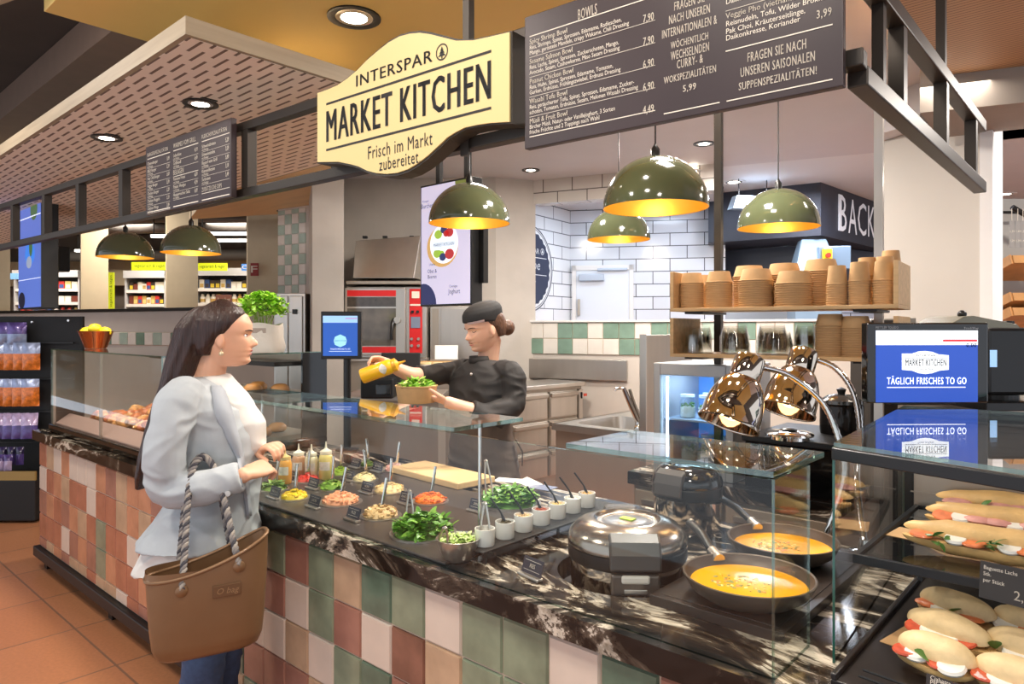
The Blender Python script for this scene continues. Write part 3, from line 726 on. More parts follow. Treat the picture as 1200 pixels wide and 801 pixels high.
hfit('Frisch im Markt', (457, 184), (532, 171), .0, .040); hfit('zubereitet.', (470, 199), (518, 190), .0, .038)
for a, b in (((408, 128), (600, 74)), ((408, 181), (600, 137))):
    (x0, z0), (x1, z1) = HX(*a), HX(*b); z = (z0+z1)/2; m.box(x0, x1, Y, Y+.001, z-.0035, z+.0035)
x, z = HX(543, 72); r = .024
rg = circ(r, 24, x, z); rg2 = circ(r*.84, 24, x, z)
m.add([(a, Y, b) for a, b in rg]+[(a, Y, b) for a, b in rg2], [(i, (i+1) % 24, (i+1) % 24+24, i+24) for i in range(24)])
for k in range(3): m.add([(x-.006-.0045*k, Y, z+.004-.008*k), (x+.006+.0045*k, Y, z+.004-.008*k), (x, Y, z+.017-.008*k)], [(0, 1, 2)])
m.box(x-.002, x+.002, Y, Y+.0005, z-.019, z-.01)
m.build('lettering', text_k, t)
for px in (470, 552):
    x = HX(px, 120)[0]; m = M(); m.box(x-.015, x+.015, -.03, -.02, 2.10, 2.42); m.build('bracket', frame_m, t)
# ---- big menu board
board_m = mat('menu_aubergine', (50, 36, 38), .38, var=.22, vs=3)
t = thing('menu_sign', 'large dark aubergine menu board for bowls and soups at the upper right of the counter', 'menu board', HO, HR)
bx0, bx1 = HX(631, 100)[0], HX(997, 50)[0]
m = M(); m.box(bx0, bx1, -.062, -.04, 2.072, 2.42); m.build('board', board_m, t, bevel=.002)
m = M(); Y = -.0632
def tl(s, px, py, h, off=.0, sx=.9, align='LEFT'):
    x, z = HX(px, py); m.text(s, x, z, h, align, Y, sx, off)
def rule(px0, px1, py, w=.0012):
    x0, z = HX(px0, py); x1 = HX(px1, py)[0]; m.box(x0, x1, Y, Y+.0006, z-w, z+w)
def fl(s, pl, pr, h, off=0.0):
    x0, z0 = HX(*pl); x1, z1 = HX(*pr); z = (z0+z1)/2; fit(m, s, x0, x1, z-h/2, z+h/2, Y, off)
fl('BOWLS', (693, 28), (715, 20), .026, .01); rule(637, 782, 52)
items = [('Spicy Shrimp Bowl', 'Reis, Shrimps, Spinat, Sprossen, Edamame, Radieschen,', 'Mango, geröstete Mandeln, crispy Wakame, Chili Dressing', '7,90'),
 ('Sesame Salmon Bowl', 'Reis, Lachs, Spinat, Sprossen, Zuckerschoten, Mango,', 'Avocado, Sesam, Cashewkerne, Miso Sesam Dressing', '7,90'),
 ('Peanut Chicken Bowl', 'Reis, Huhn, Spinat, Sprossen, Edamame, Tomaten,', 'Gurken, Erdnüsse, Frühlingszwiebel, Erdnuss Dressing', '6,90'),
 ('Wasabi Tofu Bowl', 'Reis, geräucherter Tofu, Spinat, Sprossen, Edamame, Zucker-', 'schoten, Tomaten, Erdnüsse, Sesam, Melonen Wasabi Dressing', '6,90'),
 ('Müsli & Fruit Bowl', 'Bircher Müsli, Natur- oder Vanillejoghurt, 3 Sorten', 'frische Früchte und 2 Toppings nach Wahl', '4,49')]
for i, (a, b, c, pr) in enumerate(items):
    y = 58.5+22.6*i
    tl(a, 637, y, .019, .012, .82); tl(b, 637, y+6.5, .0155, .0, .80); tl(c, 637, y+12.5, .0155, .0, .80)
    x, z = HX(768, 33.5+25.9*i); m.text(pr, x, z, .026, 'LEFT', Y, .62, .015)
    rule(637, 782, y+17.5, .0011 if i == 4 else .0005)
for i, (s, y, x0, x1) in enumerate([('FRAGEN SIE', 14, 804, 839), ('NACH UNSEREN', 28, 798, 845), ('INTERNATIONALEN &', 42.5, 790, 853), ('WÖCHENTLICH', 57, 800, 843), ('WECHSELNDEN', 70, 800, 844), ('CURRY- &', 81.5, 807, 837), ('WOKSPEZIALITÄTEN', 95.5, 792, 852), ('5,99', 111.5, 814, 829)]):
    fl(s, (x0, y+4), (x1, y-4), .0195 if i < 7 else .017, .014)
rule(790, 855, 7); rule(792, 856, 141)
tl('Choi, Mungosprossen, Chili,', 863, 7, .016, 0, .95); tl('Daikonkresse, Koriander', 863, 15, .016, 0, .95); rule(863, 960, 25, .0005)
tl('Veggie Pho (vietnamesisch)', 863, 31, .0175, .006, .95); tl('Reisnudeln, Tofu, Wilder Brokkoli,', 863, 40, .0165, 0, .92); tl('Pak Choi, Kräuterseitlinge,', 863, 48.5, .0165, 0, .92); tl('Daikonkresse, Koriander', 863, 56, .0165, 0, .92)
fl('3,99', (967, 31), (984, 26), .019, .01); rule(863, 985, 70.5)
fl('FRAGEN SIE NACH', (888, 77), (955, 63), .020, .012); fl('UNSEREN SAISONALEN', (880, 94), (965, 77), .020, .012); fl('SUPPENSPEZIALITÄTEN!', (878, 108), (967, 93), .020, .012)
rule(864, 985, 127)
m.build('lettering', text_w, t)
# ---- small menu board on the left
t = thing('menu_sign', 'smaller dark three-column menu board hanging under the slotted canopy', 'menu board', HO, HR)
bx0, bx1 = HX(189, 210)[0], HX(290, 190)[0]
m = M(); m.box(bx0, bx1, -.07, -.045, 2.115, 2.425); m.build('board', board_m, t, bevel=.002)
m = M(); Y = -.0712; cw = (bx1-bx0)/3
cols = [('BURGERSPEZIALITÄTEN', ['Cheeseburger', 'BBQ Burger', 'Hot Chili Burger', 'Veggie Burger', 'Chicken Burger', 'Chicken Nuggets', 'Chicken Wings'], None),
        ('WARMES VOM GRILL', ['Leberkäse', 'Grillhendl', None, 'Pommes Frites', 'Potato Wedges', 'Hausgemachter Salat'], 'BEILAGEN'),
        ('FLEISCHSPEZIALITÄTEN', ['Schweinsbraten', 'Schweinsstelze', 'Ripperl vom Grill', 'Kümmelbraten', 'Surbraten', None], 'ZUSÄTZLICHE DIPS')]
for k, (hd, its, sub) in enumerate(cols):
    x = bx0+cw*k+.02; fit(m, hd, x, x+cw-.05, 2.378, 2.398, Y, .01); m.box(x, x+cw-.03, Y, Y+.0005, 2.365, 2.368)
    for j, s in enumerate(its):
        z = 2.345-j*.034
        if s is None: fit(m, sub, x, x+(cw-.06)*(.5 if k == 1 else .85), z-.016, z+.006, Y, .01); m.box(x, x+cw-.03, Y, Y+.0005, z-.024, z-.022); continue
        m.text(s, x, z, .020, 'LEFT', Y, .85, .012); m.text('mit Beilage', x, z-.014, .014, 'LEFT', Y, .85, .006)
        m.text('%d,%d9' % (3+(j*2+k) % 4, (j*3+k) % 10), x+cw-.06, z-.003, .024, 'LEFT', Y, .6, .014)
        m.box(x, x+cw-.03, Y, Y+.0004, z-.0225, z-.0215)
    m.box(x, x+cw-.03, Y, Y+.0006, 2.123, 2.127)
m.build('lettering', text_w, t)
# ---- pendant lamps
olive = mat('lamp_olive', (76, 82, 58), .12, coat=.7, var=.03); gold = mat('lamp_gold_inside', (232, 176, 60), .35, .55)
bulb_m = mat('bulb_glow', (255, 226, 160), .4, emit=3)
def pendant(px, py, wpx, ztop, lb):
    d = .42*F/wpx; p = P(px, py, d); r = .21
    t = thing('pendant_lamp', lb, 'pendant lamp', p, 0, 'olive dome pendant lamps')
    pr = [(r*math.cos(a), .205*math.sin(a)) for a in [PI/2*i/14 for i in range(15)]]
    m = M(); m.lathe([(r, -.004)]+pr[:-1]+[(0, .205)], 44); m.build('lamp_shade', olive, t, smooth=60)
    pi_ = [(x*.985, z*.975-.001) for x, z in pr]
    m = M(); m.lathe([(r, -.004), (r*.985, -.003)]+pi_[1:-1]+[(0, .2)], 44); m.build('shade_lining', gold, t, smooth=60)
    m = M(); m.lathe([(0, .198), (.018, .198), (.018, .235), (.008, .25), (.004, .26), (0, .26)], 14); m.build('cord_grip', blackp, t, smooth=40)
    m = M(); m.cyl((0, 0, .255), (0, 0, ztop-p.z), .0035, n=8); m.build('cord', blackp, t)
    m = M(); m.ell((0, 0, .10), (.03, .03, .045), 14, 8); m.build('bulb', bulb_m, t, smooth=180)
    l = bpy.data.lights.new('pendant_glow', 'POINT'); l.energy = 1.6; l.color = (1, .82, .55); l.shadow_soft_size = .04
    o = bpy.data.objects.new('pendant_glow', l); COL.objects.link(o); o.location = p+Vector((0, 0, .02))
pendant(768, 243, 122, 2.95 if False else 3.1, 'largest looking olive dome pendant, hanging over the sink and steel partition')
pendant(550, 261, 95, 3.1, 'olive dome pendant hanging in front of the portrait screen')
pendant(912, 266, 92, 3.1, 'olive dome pendant above the kraft bowl stacks, before the navy bulkhead')
pendant(725, 280, 73, 3.1, 'olive dome pendant hanging before the white tiled pass-through room')
pendant(147, 301, 61, 2.60, 'olive dome pendant next to the tall blue screen')
pendant(224, 296, 66, 2.60, 'olive dome pendant under the smaller menu board')
# ---- downlights
glow = mat('downlight_glow', (255, 246, 228), .5, emit=14)
def downlight(px, py, z, r, lb, sq=False, ringm=None):
    p = PZ(px, py, z)
    t = thing('downlight', lb, 'downlight', p, 0, 'recessed ceiling lights')
    m = M(); m.lathe([(r, 0), (r, -.006), (r*.80, -.008), (r*.70, -.004), (r*.70, 0)], 28)
    if sq: m.box(-r*1.25, r*1.25, -r*.45, r*.45, -.004, 0)
    m.build('lamp_ring', ringm or blackp, t, smooth=40)
    m = M(); m.lathe([(r*.70, -.0045), (r*.55, -.006), (r*.5, -.0055), (r*.5, -.004)], 24); m.build('reflector', chrome, t, smooth=40)
    m = M(); m.lathe([(0, -.0052), (r*.52, -.0050), (r*.52, -.003), (0, -.003)], 24); m.build('diffuser', glow, t)
downlight(235, 121, 2.60, .075, 'square-mounted black downlight in the slotted canopy, closer to its corner', True)
downlight(125, 161, 2.60, .075, 'square-mounted black downlight in the slotted canopy, farther from its corner', True)
downlight(415, 20, 2.95, .115, 'black-ringed round downlight in the ochre ceiling')
downlight(622, 199, 3.1, .085, 'black-ringed downlight in the white ceiling near the grey pillar')
downlight(825, 168, 3.1, .085, 'black-ringed downlight in the white ceiling below the big menu board')
downlight(332, 247, 2.88, .07, 'black-ringed downlight in the tan ceiling by the tiled wall')
downlight(860, 213, 3.14, .12, 'white flush downlight left above the navy bulkhead', False, white)
downlight(990, 177, 3.14, .10, 'white flush downlight in the bakery ceiling beside the steel post', False, white)
downlight(1178, 227, 3.1, .11, 'white downlight in the bakery ceiling past the white column', False, white)
downlight(812, 200, 3.05, .07, 'white flush downlight just above the pass-through room', False, white)
# ---- portrait screen
def emis(name, c, e=.9): return mat(name, c, .3, emit=e)
lav = emis('screen_lavender', (196, 190, 214), .75)
def screen(name, lb, u0, u1, v, z0, z1, th, rz=0):
    t = thing(name, lb, 'screen', ((u0+u1)/2, v, z0), rz)
    w_ = (u1-u0)/2; h = z1-z0
    m = M(); m.box(-w_-.012, w_+.012, 0, th, -.012, h+.012); m.build('screen_body', blackp, t, bevel=.004)
    return t, w_, h
A, B = PV(494, 358, 2.86), PV(551, 358, 2.86)
t, w_, h = screen('portrait_screen', 'upright portrait advertising screen with a yoghurt cup picture, hanging by the pillar', A.x, B.x, 2.86, 1.745, 2.475, .09)
m = M(); m.box(-w_, w_, -.002, 0, 0, h); m.build('display', lav, t)
def disc(m, x, z, rx, rz_, y, n=28): m.add([(x+rx*math.cos(2*PI*i/n), y, z+rz_*math.sin(2*PI*i/n)) for i in range(n)], [tuple(range(n))])
px2 = lambda a: (a-523)/(551-494)*2*w_
pz2 = lambda b: (358-b)/(358-218)*h
m = M(); disc(m, px2(520), pz2(291), .14, .125, -.0024); m.build('picture_shadow', emis('scr_gold', (206, 164, 96), .6), t)
m = M(); disc(m, px2(522), pz2(288), .125, .12, -.0028); m.build('picture_cup', emis('scr_white', (232, 236, 244), .85), t)
for (dx, dz, s, k) in [(-.05, .06, .035, 0), (.0, .085, .03, 1), (.05, .065, .035, 2), (-.06, -.055, .035, 0), (-.01, -.08, .03, 1), (.05, -.065, .04, 2), (.02, .06, .025, 2), (-.02, -.06, .025, 0)]:
    m = M(); disc(m, px2(522)+dx, pz2(288)+dz, s, s*.8, -.0031-.00004*k, 14); m.build('picture_fruit', [emis('scr_green', (150, 182, 60), .7), emis('scr_navy', (40, 50, 100), .6), emis('scr_red', (176, 44, 44), .7)][k], t)
m = M(); m.box(px2(522)-.10, px2(522)+.10, -.0036, -.0034, pz2(289)-.03, pz2(289)+.025); m.build('picture_badge', emis('scr_badge', (214, 226, 240), .85), t)
ink = mat('screen_ink', (70, 74, 104), .5)
m = M(); m.text('MARKET KITCHEN', px2(522), pz2(289), .028, y=-.004, sx=.8)
for s, a, b, h_ in (('Unsere', 508, 311, .022), ('Obst &', 508, 319, .034), ('Beeren', 508, 325.5, .034), ('Cremiges', 533, 338, .022), ('Joghurt', 534, 344, .040), ('Knusper', 500, 235, .02), ('Burchen', 502, 241, .04)): m.text(s, px2(a), pz2(b), h_, y=-.003, sx=.85)
m.build('lettering', ink, t)
m = M(); disc(m, -w_+.02, .0, .12, .13, -.0024); 
m.V = [Vector((max(-w_, v.x), v.y, max(0, v.z))) for v in m.V]; m.build('picture_spoon', emis('scr_deepblue', (34, 38, 92), .5), t)
m = M(); disc(m, px2(548), h-.005, .10, .06, -.0024); m.V = [Vector((min(w_, v.x), v.y, min(h, v.z))) for v in m.V]; m.build('picture_leaf', emis('scr_olive', (112, 120, 60), .6), t)
for x in (-.10, .15):
    m = M(); m.box(x-.017, x+.017, .03, .06, h, 3.1-1.745); m.build('hanger', blackm, t)
m = M(); m.box(w_+.012, w_+.05, .06, .10, .12, h-.25); m.build('cable_box', blackp, t)
# ---- tall blue screen on the left
A, B = PV(22, 360, 1.62), PV(48, 360, 1.62)
t, w_, h = screen('blue_screen', 'tall upright blue information screen hanging above the snack rack', A.x, B.x, 1.62, 1.77, 2.66, .12)
m = M(); m.box(-w_, w_, -.002, 0, 0, h); m.build('display', emis('scr_blue', (84, 110, 190), .7), t)
for (x, z, rx, rz_, k) in [(.02, h*.5, .14, .10, 0), (.05, h*.56, .05, .08, 1), (.0, h*.42, .08, .05, 2), (.14, h*.9, .10, .09, 1), (-.22, h*.07, .10, .07, 3)]:
    m = M(); disc(m, x, z, rx, rz_, -.003-.0001*k); m.build('picture_food', [emis('scr_blue2', (50, 120, 214), .8), emis('scr_green2', (70, 110, 60), .5), emis('scr_grey2', (150, 160, 180), .6), emis('scr_dark2', (20, 24, 50), .4)][k], t)
m = M(); m.box(-w_, w_, -.0035, -.003, h*.835, h*.845); m.box(-w_, w_, -.0035, -.003, h*.26, h*.266); m.build('divider', emis('scr_line', (220, 226, 240), .8), t)
m = M(); m.box(.22, .30, .05, .10, h-.02, 2.62+.4-1.77); m.build('hanger', blackm, t)
# ---- dark speaker box and exit sign behind it
p = P(63, 318, 6.6); t = thing('speaker_box', 'black ceiling-hung loudspeaker box behind the tall blue screen', 'loudspeaker', p, R(20))
m = M(); m.box(-.09, .09, -.1, .1, 0, .24); m.build('speaker_body', blackp, t, bevel=.01)
m = M()
for r0_ in (.03, .05, .07): m.tube([(r0_*math.cos(2*PI*i/20), -.104, .12+r0_*math.sin(2*PI*i/20)) for i in range(21)], .004, 6)
m.build('speaker_grille', mat('grille_grey', (86, 84, 84), .5), t)
m = M(); m.box(-.015, .015, -.015, .015, .24, 2.60-p.z); m.build('hanger', blackm, t)
p = P(66, 258, 8.2); t = thing('exit_sign', 'small green lit emergency exit sign with running figure in the far store', 'exit sign', p, R(42))
m = M(); m.box(-.06, .06, 0, .03, 0, .16); m.build('sign_body', emis('exit_green', (20, 150, 90), .8), t)
m = M(); m.box(-.02, .0, -.003, 0, .05, .09); m.ell((-.008, -.002, .112), (.010, .002, .011), 10, 6); m.box(-.028, -.02, -.003, 0, .02, .06); m.box(.0, .012, -.003, 0, .03, .05); m.add([(.02, -.002, .08), (.05, -.002, .06), (.05, -.002, .10)], [(0, 1, 2)]); m.box(.03, .045, -.003, 0, .03, .13)
m.build('pictogram', emis('exit_white', (240, 250, 244), 1.0), t)
m = M(); m.box(-.08, .10, .0, .08, .17, .22); m.build('lamp_housing', emis('exit_lamp', (190, 220, 240), 1.2), t); m = M(); m.cyl((0, .03, .22), (0, .03, 3.7-p.z), .008, n=8); m.build('hanger', blackm, t)
# ================= kitchen =================
def T2(loc, rz): return Matrix.Translation(loc) @ Matrix.Rotation(rz, 4, 'Z')
def face_cam(px, d, z=0.0, extra=0.0):   # an upright thing that faces the customers: origin and turn
    return W((px-600)/F*d, d, z), YAW+extra
# ---- round navy sign on the inner wall
s_navy = mat('badge_navy', (44, 52, 78), .5)
O, rz = IL
t = thing('round_sign', 'big round navy bakery badge on the white tiled wall, half hidden by the grey pillar', 'sign', O, rz)
cxx, czz, rr = -.14, 2.27, .50
m = M(); m.lathe([(0, 0), (rr, 0), (rr, .012), (0, .012)], 56, T=Matrix.Translation((cxx, -.002, czz)) @ Matrix.Rotation(PI/2, 4, 'X')); m.build('sign_plate', mat('badge_white', (236, 238, 242), .5), t)
def ring(m, x, z, r0, r1, y, n=64):
    m.add([(x+r0*math.cos(2*PI*i/n), y, z+r0*math.sin(2*PI*i/n)) for i in range(n)]+[(x+r1*math.cos(2*PI*i/n), y, z+r1*math.sin(2*PI*i/n)) for i in range(n)], [(i, (i+1) % n, (i+1) % n+n, i+n) for i in range(n)])
m = M(); ring(m, cxx, czz, rr*.955, rr*.985, -.0155); ring(m, cxx, czz, .93*rr, .915*rr, -.0155)
n = 96; m.add([(cxx+rr*(.855+.02*math.cos(28*2*PI*i/n*1.0))*math.cos(2*PI*i/n), -.0155, czz+rr*(.855+.02*math.cos(28*2*PI*i/n))*math.sin(2*PI*i/n)) for i in range(n)], [tuple(range(n))])
m.build('sign_disc', s_navy, t)
m = M(); m.text('INTERSPAR', cxx-.03, czz+.20, .085, y=-.0165, off=.01, sx=1.1); m.text('Backstube', cxx-.11, czz+.04, .16, y=-.0165, off=.006, sx=1.0, shear=.2); m.text('Frisch. Vom Back.', cxx-.09, czz-.13, .06, y=-.0165, off=.012)
m.box(cxx-.36, cxx+.36, -.0165, -.016, czz+.125, czz+.132); m.box(cxx-.36, cxx+.36, -.0165, -.016, czz-.07, czz-.063)
ring(m, cxx+.27, czz+.205, .03, .037, -.0165, 24); m.add([(cxx+.25, -.0165, czz+.19), (cxx+.29, -.0165, czz+.19), (cxx+.27, -.0165, czz+.23)], [(0, 1, 2)])
m.build('lettering', mat('badge_letters', (240, 242, 246), .5), t)
# ---- BACK. letters on the bulkhead
a = P(978, 232, 7.68); b2 = W((1040-600)/F*8.8, 8.8); a2 = W((962-600)/F*7.35, 7.35); dv = b2-a2; rzB = math.atan2(dv.y, dv.x)
t = thing('bakery_sign', 'raised white outline letters BACK. on the navy bulkhead', 'sign', (a2.x, a2.y, 0), rzB)
m = M()
BL = dv.length
# letters at measured pixel positions: find distance along the face
def along(px):
    k = (px-600)/F; x0, d0 = (962-600)/F*7.35, 7.35; x1, d1 = (1040-600)/F*8.8, 8.8
    s_ = (k*d0-x0)/((x1-x0)-k*(d1-d0)); return s_*BL, d0+s_*(d1-d0)
for ch, p0, p1, ty, by in (('B', 982, 991, 229, 271), ('A', 993, 1003, 234, 274), ('C', 1004, 1014, 238, 276), ('K', 1016, 1024, 242, 278), ('.', 1026, 1028, 271, 277)):
    (xa, da), (xb, db) = along(p0), along(p1); z1 = CZ+(HZ-ty)/F*(da+db)/2; z0 = CZ+(HZ-by)/F*(da+db)/2
    vs, fs = text_mesh(ch, 'LEFT', .0, 1.0, 1.0); ax = min(v.x for v in vs); bx = max(v.x for v in vs); ay = min(v.y for v in vs); by_ = max(v.y for v in vs)
    for off_ in (0, -.02):
        m.add([(xa+(v.x-ax)/(bx-ax)*(xb-xa), -.012+off_*0, z0+(v.y-ay)/(by_-ay)*(z1-z0)) for v in vs], fs)
        break
    if ch == 'B': m.box(xa-.0, xa+.07, -.014, -.002, z0, z1)
m.build('lettering', mat('letter_white', (232, 234, 240), .5, emit=.15), t)
# ---- strip lamp and bread machine behind
p = P(878, 246, 7.2); t = thing('strip_lamp', 'bluish lit box lamp hanging in front of the navy bulkhead', 'lamp', p, YAW+R(12))
m = M(); m.add([(-.22, -.06, 0), (.3, -.06, 0), (.3, .06, 0), (-.22, .06, 0), (-.17, -.05, .14), (.3, -.05, .14), (.3, .05, .14), (-.17, .05, .14)], [(3, 2, 1, 0), (4, 5, 6, 7), (0, 1, 5, 4), (1, 2, 6, 5), (2, 3, 7, 6), (3, 0, 4, 7)]); m.build('lamp_housing', mat('lamp_steel_blue', (176, 194, 210), .3, .6), t, bevel=.006)
m = M(); m.box(-.15, .28, -.062, -.055, .05, .10, ); m.build('lamp_tube', emis('tube_glow', (214, 234, 250), 2.5), t)
m = M(); m.cyl((-.12, 0, .14), (-.12, 0, 3.14-p.z), .005, n=8); m.cyl((.2, 0, .14), (.2, 0, 3.14-p.z), .005, n=8); m.build('hanger_wire', blackp, t)
p = P(948, 362, 7.35); t = thing('bread_slicer', 'pale blue bread slicing machine with a yellow and red emergency stop behind the bowl stacks', 'machine', (p.x, p.y, 0), YAW+R(-10))
sb = mat('machine_blue', (140, 162, 180), .35, .3)
m = M(); m.box(-.16, .30, -.1, .3, 0, 2.15); m.add([(-.16, -.1, 2.15), (.30, -.1, 2.15), (.30, .3, 2.15), (-.16, .3, 2.15), (-.05, .1, 2.55), (.2, .1, 2.55), (.2, .3, 2.55), (-.05, .3, 2.55)], [(4, 5, 6, 7), (0, 1, 5, 4), (1, 2, 6, 5), (2, 3, 7, 6), (3, 0, 4, 7)]); m.build('machine_body', sb, t, bevel=.01)
m = M(); m.box(.05, .36, -.2, -.1, 2.20, 2.44); m.build('machine_chute', mat('machine_blue2', (112, 132, 152), .35, .3), t, bevel=.01)
m = M(); m.box(.08, .17, -.24, -.2, 2.27, 2.41); m.build('stop_box', mat('stop_yellow', (240, 200, 30), .4), t, bevel=.006); m = M(); m.cyl((.125, -.24, 2.34), (.125, -.28, 2.34), .026, n=16); m.build('stop_button', mat('stop_red', (190, 40, 30), .4), t)
p = P(890, 340, 8.4); t = thing('bread_oven', 'long pale steel oven top low behind the kraft bowls', 'oven', (p.x, p.y, 0), YAW+R(-6))
m = M(); m.box(-.6, .45, 0, .6, 0, 2.13); m.build('oven_body', mat('steel_pale', (196, 204, 212), .35, .5), t, bevel=.01); m = M(); m.box(-.62, .47, -.04, -.0, 2.03, 2.1); m.build('oven_rail', steel, t, bevel=.004)
# ---- steel base cabinet with drawers in the corner
A = W((607-600)/F*6.0, 6.0); B = W((693-600)/F*6.72, 6.72); dv = B-A; L_ = dv.length; rz = math.atan2(dv.y, dv.x)
t = thing('drawer_counter', 'stainless steel drawer counter in the corner behind the chef', 'counter', (A.x, A.y, 0), rz)
ztop = 1.09
m = M(); m.box(-.10, L_-.13, .02, .42, .1, ztop-.04); m.build('cabinet_body', steel_d, t)
m = M(); m.box(-.12, L_-.12, -.02, .44, ztop-.04, ztop); m.build('counter_top', steel, t, bevel=.006)
q = TK.inverted() @ (T2((A.x, A.y, 0), rz) @ Vector((L_, 0, 0)))
for i, (x0, x1) in enumerate([(-.06, .38), (.41, .80)]):
    for j, (z0, z1) in enumerate([(.78, 1.02), (.52, .76), (.26, .50)]):
        m = M(); m.box(x0, x1, -.0, .02, z0, z1); m.box(x0+.01, x1-.01, -.006, 0, z0+.01, z1-.06)
        o = m.build('drawer', steel, t, bevel=.004)
        m = M(); m.box(x0+.005, x1-.005, -.028, 0, z1-.05, z1-.012); m.build('handle', steel_d, o, bevel=.006)
m = M(); m.box(.83, L_-.13, 0, .02, .2, 1.02); o = m.build('end_panel', steel, t, bevel=.004); m = M(); m.box(.86, L_-.15, -.012, 0, .93, .99); o2 = m.build('control_strip', blackp, o); m = M(); m.box(.88, .93, -.016, -.012, .95, .975); m.build('indicator', mat('red_led', (190, 60, 40), .4), o)
m = M(); m.box(-.0, 1.03, -.035, -.008, ztop, 1.29); o = m.build('splash_back', steel, loc=KO+Vector((0, 0, 0)), rz=KRZ, bevel=.004); tag(o, 'stainless upstand against the tiled corner above the drawer counter', 'splashback')
# ---- sink unit, partition, soap dispenser, faucet
t = thing('sink_unit', 'stainless steel double sink unit beside the steel partition', 'sink', (-3.09, 3.87, 0), R(0))
def rrect(x0, x1, y0, y1, r, n=5):
    pts = []
    for cx_, cy_, a0 in ((x1-r, y0+r, -PI/2), (x1-r, y1-r, 0), (x0+r, y1-r, PI/2), (x0+r, y0+r, PI)):
        pts += [(cx_+r*math.cos(a0+PI/2*i/n), cy_+r*math.sin(a0+PI/2*i/n)) for i in range(n+1)]
    return pts
m = M(); X1, Y1 = .712, 1.55
def basin_cell(m, x0, x1, y0, y1, bx0, bx1, by0, by1, z, depth):
    pr = rrect(bx0, bx1, by0, by1, .09); n = len(pr); cx_, cy_ = (bx0+bx1)/2, (by0+by1)/2
    out = []
    for (x, y) in pr:
        dx, dy = x-cx_, y-cy_; k = min([(x1-cx_)/dx if dx > 1e-6 else 9e9, (x0-cx_)/dx if dx < -1e-6 else 9e9, (y1-cy_)/dy if dy > 1e-6 else 9e9, (y0-cy_)/dy if dy < -1e-6 else 9e9]); out.append((cx_+dx*k, cy_+dy*k))
    # snap corners
    for c_ in ((x0, y0), (x1, y0), (x1, y1), (x0, y1)):
        i = min(range(n), key=lambda i: (out[i][0]-c_[0])**2+(out[i][1]-c_[1])**2); out[i] = c_
    lo = [(cx_+(x-cx_)*.9, cy_+(y-cy_)*.9) for x, y in pr]
    m.add([(*q, z) for q in out]+[(*q, z) for q in pr]+[(*q, z-depth) for q in lo], [(i, (i+1) % n, (i+1) % n+n, i+n) for i in range(n)]+[(i+n, (i+1) % n+n, (i+1) % n+2*n, i+2*n) for i in range(n)]+[tuple(range(2*n, 3*n))])
basin_cell(m, 0, X1, 0, .78, .10, X1-.08, .12, .68, .92, .18); basin_cell(m, 0, X1, .78, Y1, .10, X1-.08, .86, 1.42, .92, .18)
m.build('sink_top', steel, t, smooth=30)
m = M(); m.box(0, X1, 0, .015, .875, .92); m.box(0, .015, .015, Y1, .875, .92); m.build('sink_rim', steel, t)
m = M(); m.box(.02, X1, .02, .05, .08, .875); m.box(.02, .05, .05, Y1, .08, .875); m.build('apron_panel', steel_d, t)
t = thing('faucet', 'chrome lever mixer tap leaning over the sink edge by the partition', 'faucet', Vector((-2.47, 4.02, .92)), YAW)
m = M(); m.lathe([(0, 0), (.03, 0), (.03, .02), (.022, .03), (.022, .06), (0, .06)], 18); m.build('tap_base', chrome, t, smooth=40)
m = M(); m.tube([(0, 0, .05), (-.05, 0, .16), (-.10, 0, .28)], [.02, .018, .015], 12); m.build('spout', chrome, t, smooth=60)
m = M(); m.tube([(.02, 0, .05), (-.02, 0, .15), (-.06, 0, .27)], [.016, .013, .011], 12); m.build('lever', chrome, t, smooth=60)
m = M(); m.tube([(-.10, 0, .275), (-.15, 0, .275), (-.155, 0, .26)], [.012, .012, .012], 10); m.build('nozzle', chrome, t, smooth=60)
m = M(); m.box(-.02, .02, 0, .62, 0, 1.555); m.box(-.025, .025, -.012, 0, 0, 1.56); o = m.build('steel_partition', steel, loc=(-2.345, 3.88, 0), bevel=.003); tag(o, 'upright stainless steel partition between the sink and the small fridge', 'partition')
p = P(747, 450, 4.52)
t = thing('soap_dispenser', 'rounded white wall soap dispenser on the sink side of the steel partition', 'dispenser', (-2.375, 4.12, 1.25))
m = M(); m.loft([[(-w_, y, z) for (w_, y) in [(0, -d_), (.06*s_, -d_), (.10*s_, -d_*.5), (.11*s_, 0), (.10*s_, d_*.5), (.06*s_, d_), (0, d_)]] for z, s_, d_ in [(-.02, .55, .05), (.0, .75, .065), (.08, .95, .075), (.20, 1, .08), (.27, .85, .075), (.295, .5, .05)]]); m.build('dispenser_body', white_gloss, t, smooth=50)
m = M(); m.box(-.07, -.02, -.03, .03, -.04, -.018); m.build('push_lever', mat('grey_plastic', (170, 170, 168), .4), t, bevel=.004)
# ---- oven, hood, oven base
O, rz = face_cam(403, 6.25, 0, 0); ow = (500-403)/F*6.25
t = thing('oven_cabinet', 'stainless steel cabinet block under the red combi oven', 'cabinet', O, rz)
m = M(); m.box(.03, ow-.01, .04, .58, .05, 1.30); m.build('cabinet_body', steel_d, t)
for x0, x1 in ((.05, .37), (.39, .71)):
    m = M(); m.box(x0, x1, .015, .04, .12, .86); o = m.build('door', steel, t, bevel=.004); m = M(); m.box(x0+.03, x1-.03, -.005, .015, .80, .83); m.build('handle', steel_d, o)
m = M(); m.box(.02, ow, .0, .60, 1.30, 1.325); m.build('top_plate', steel, t, bevel=.004)
zo = 1.325
t = thing('combi_oven', 'steel combi oven with red trim and a red control column, door window showing trays', 'oven', O+Vector((0, 0, zo)), rz)
k = 6.25/F
zz = lambda y: CZ+(HZ-y)*k - zo
xx = lambda x: (x-403)*k
red = mat('oven_red', (206, 30, 30), .35)
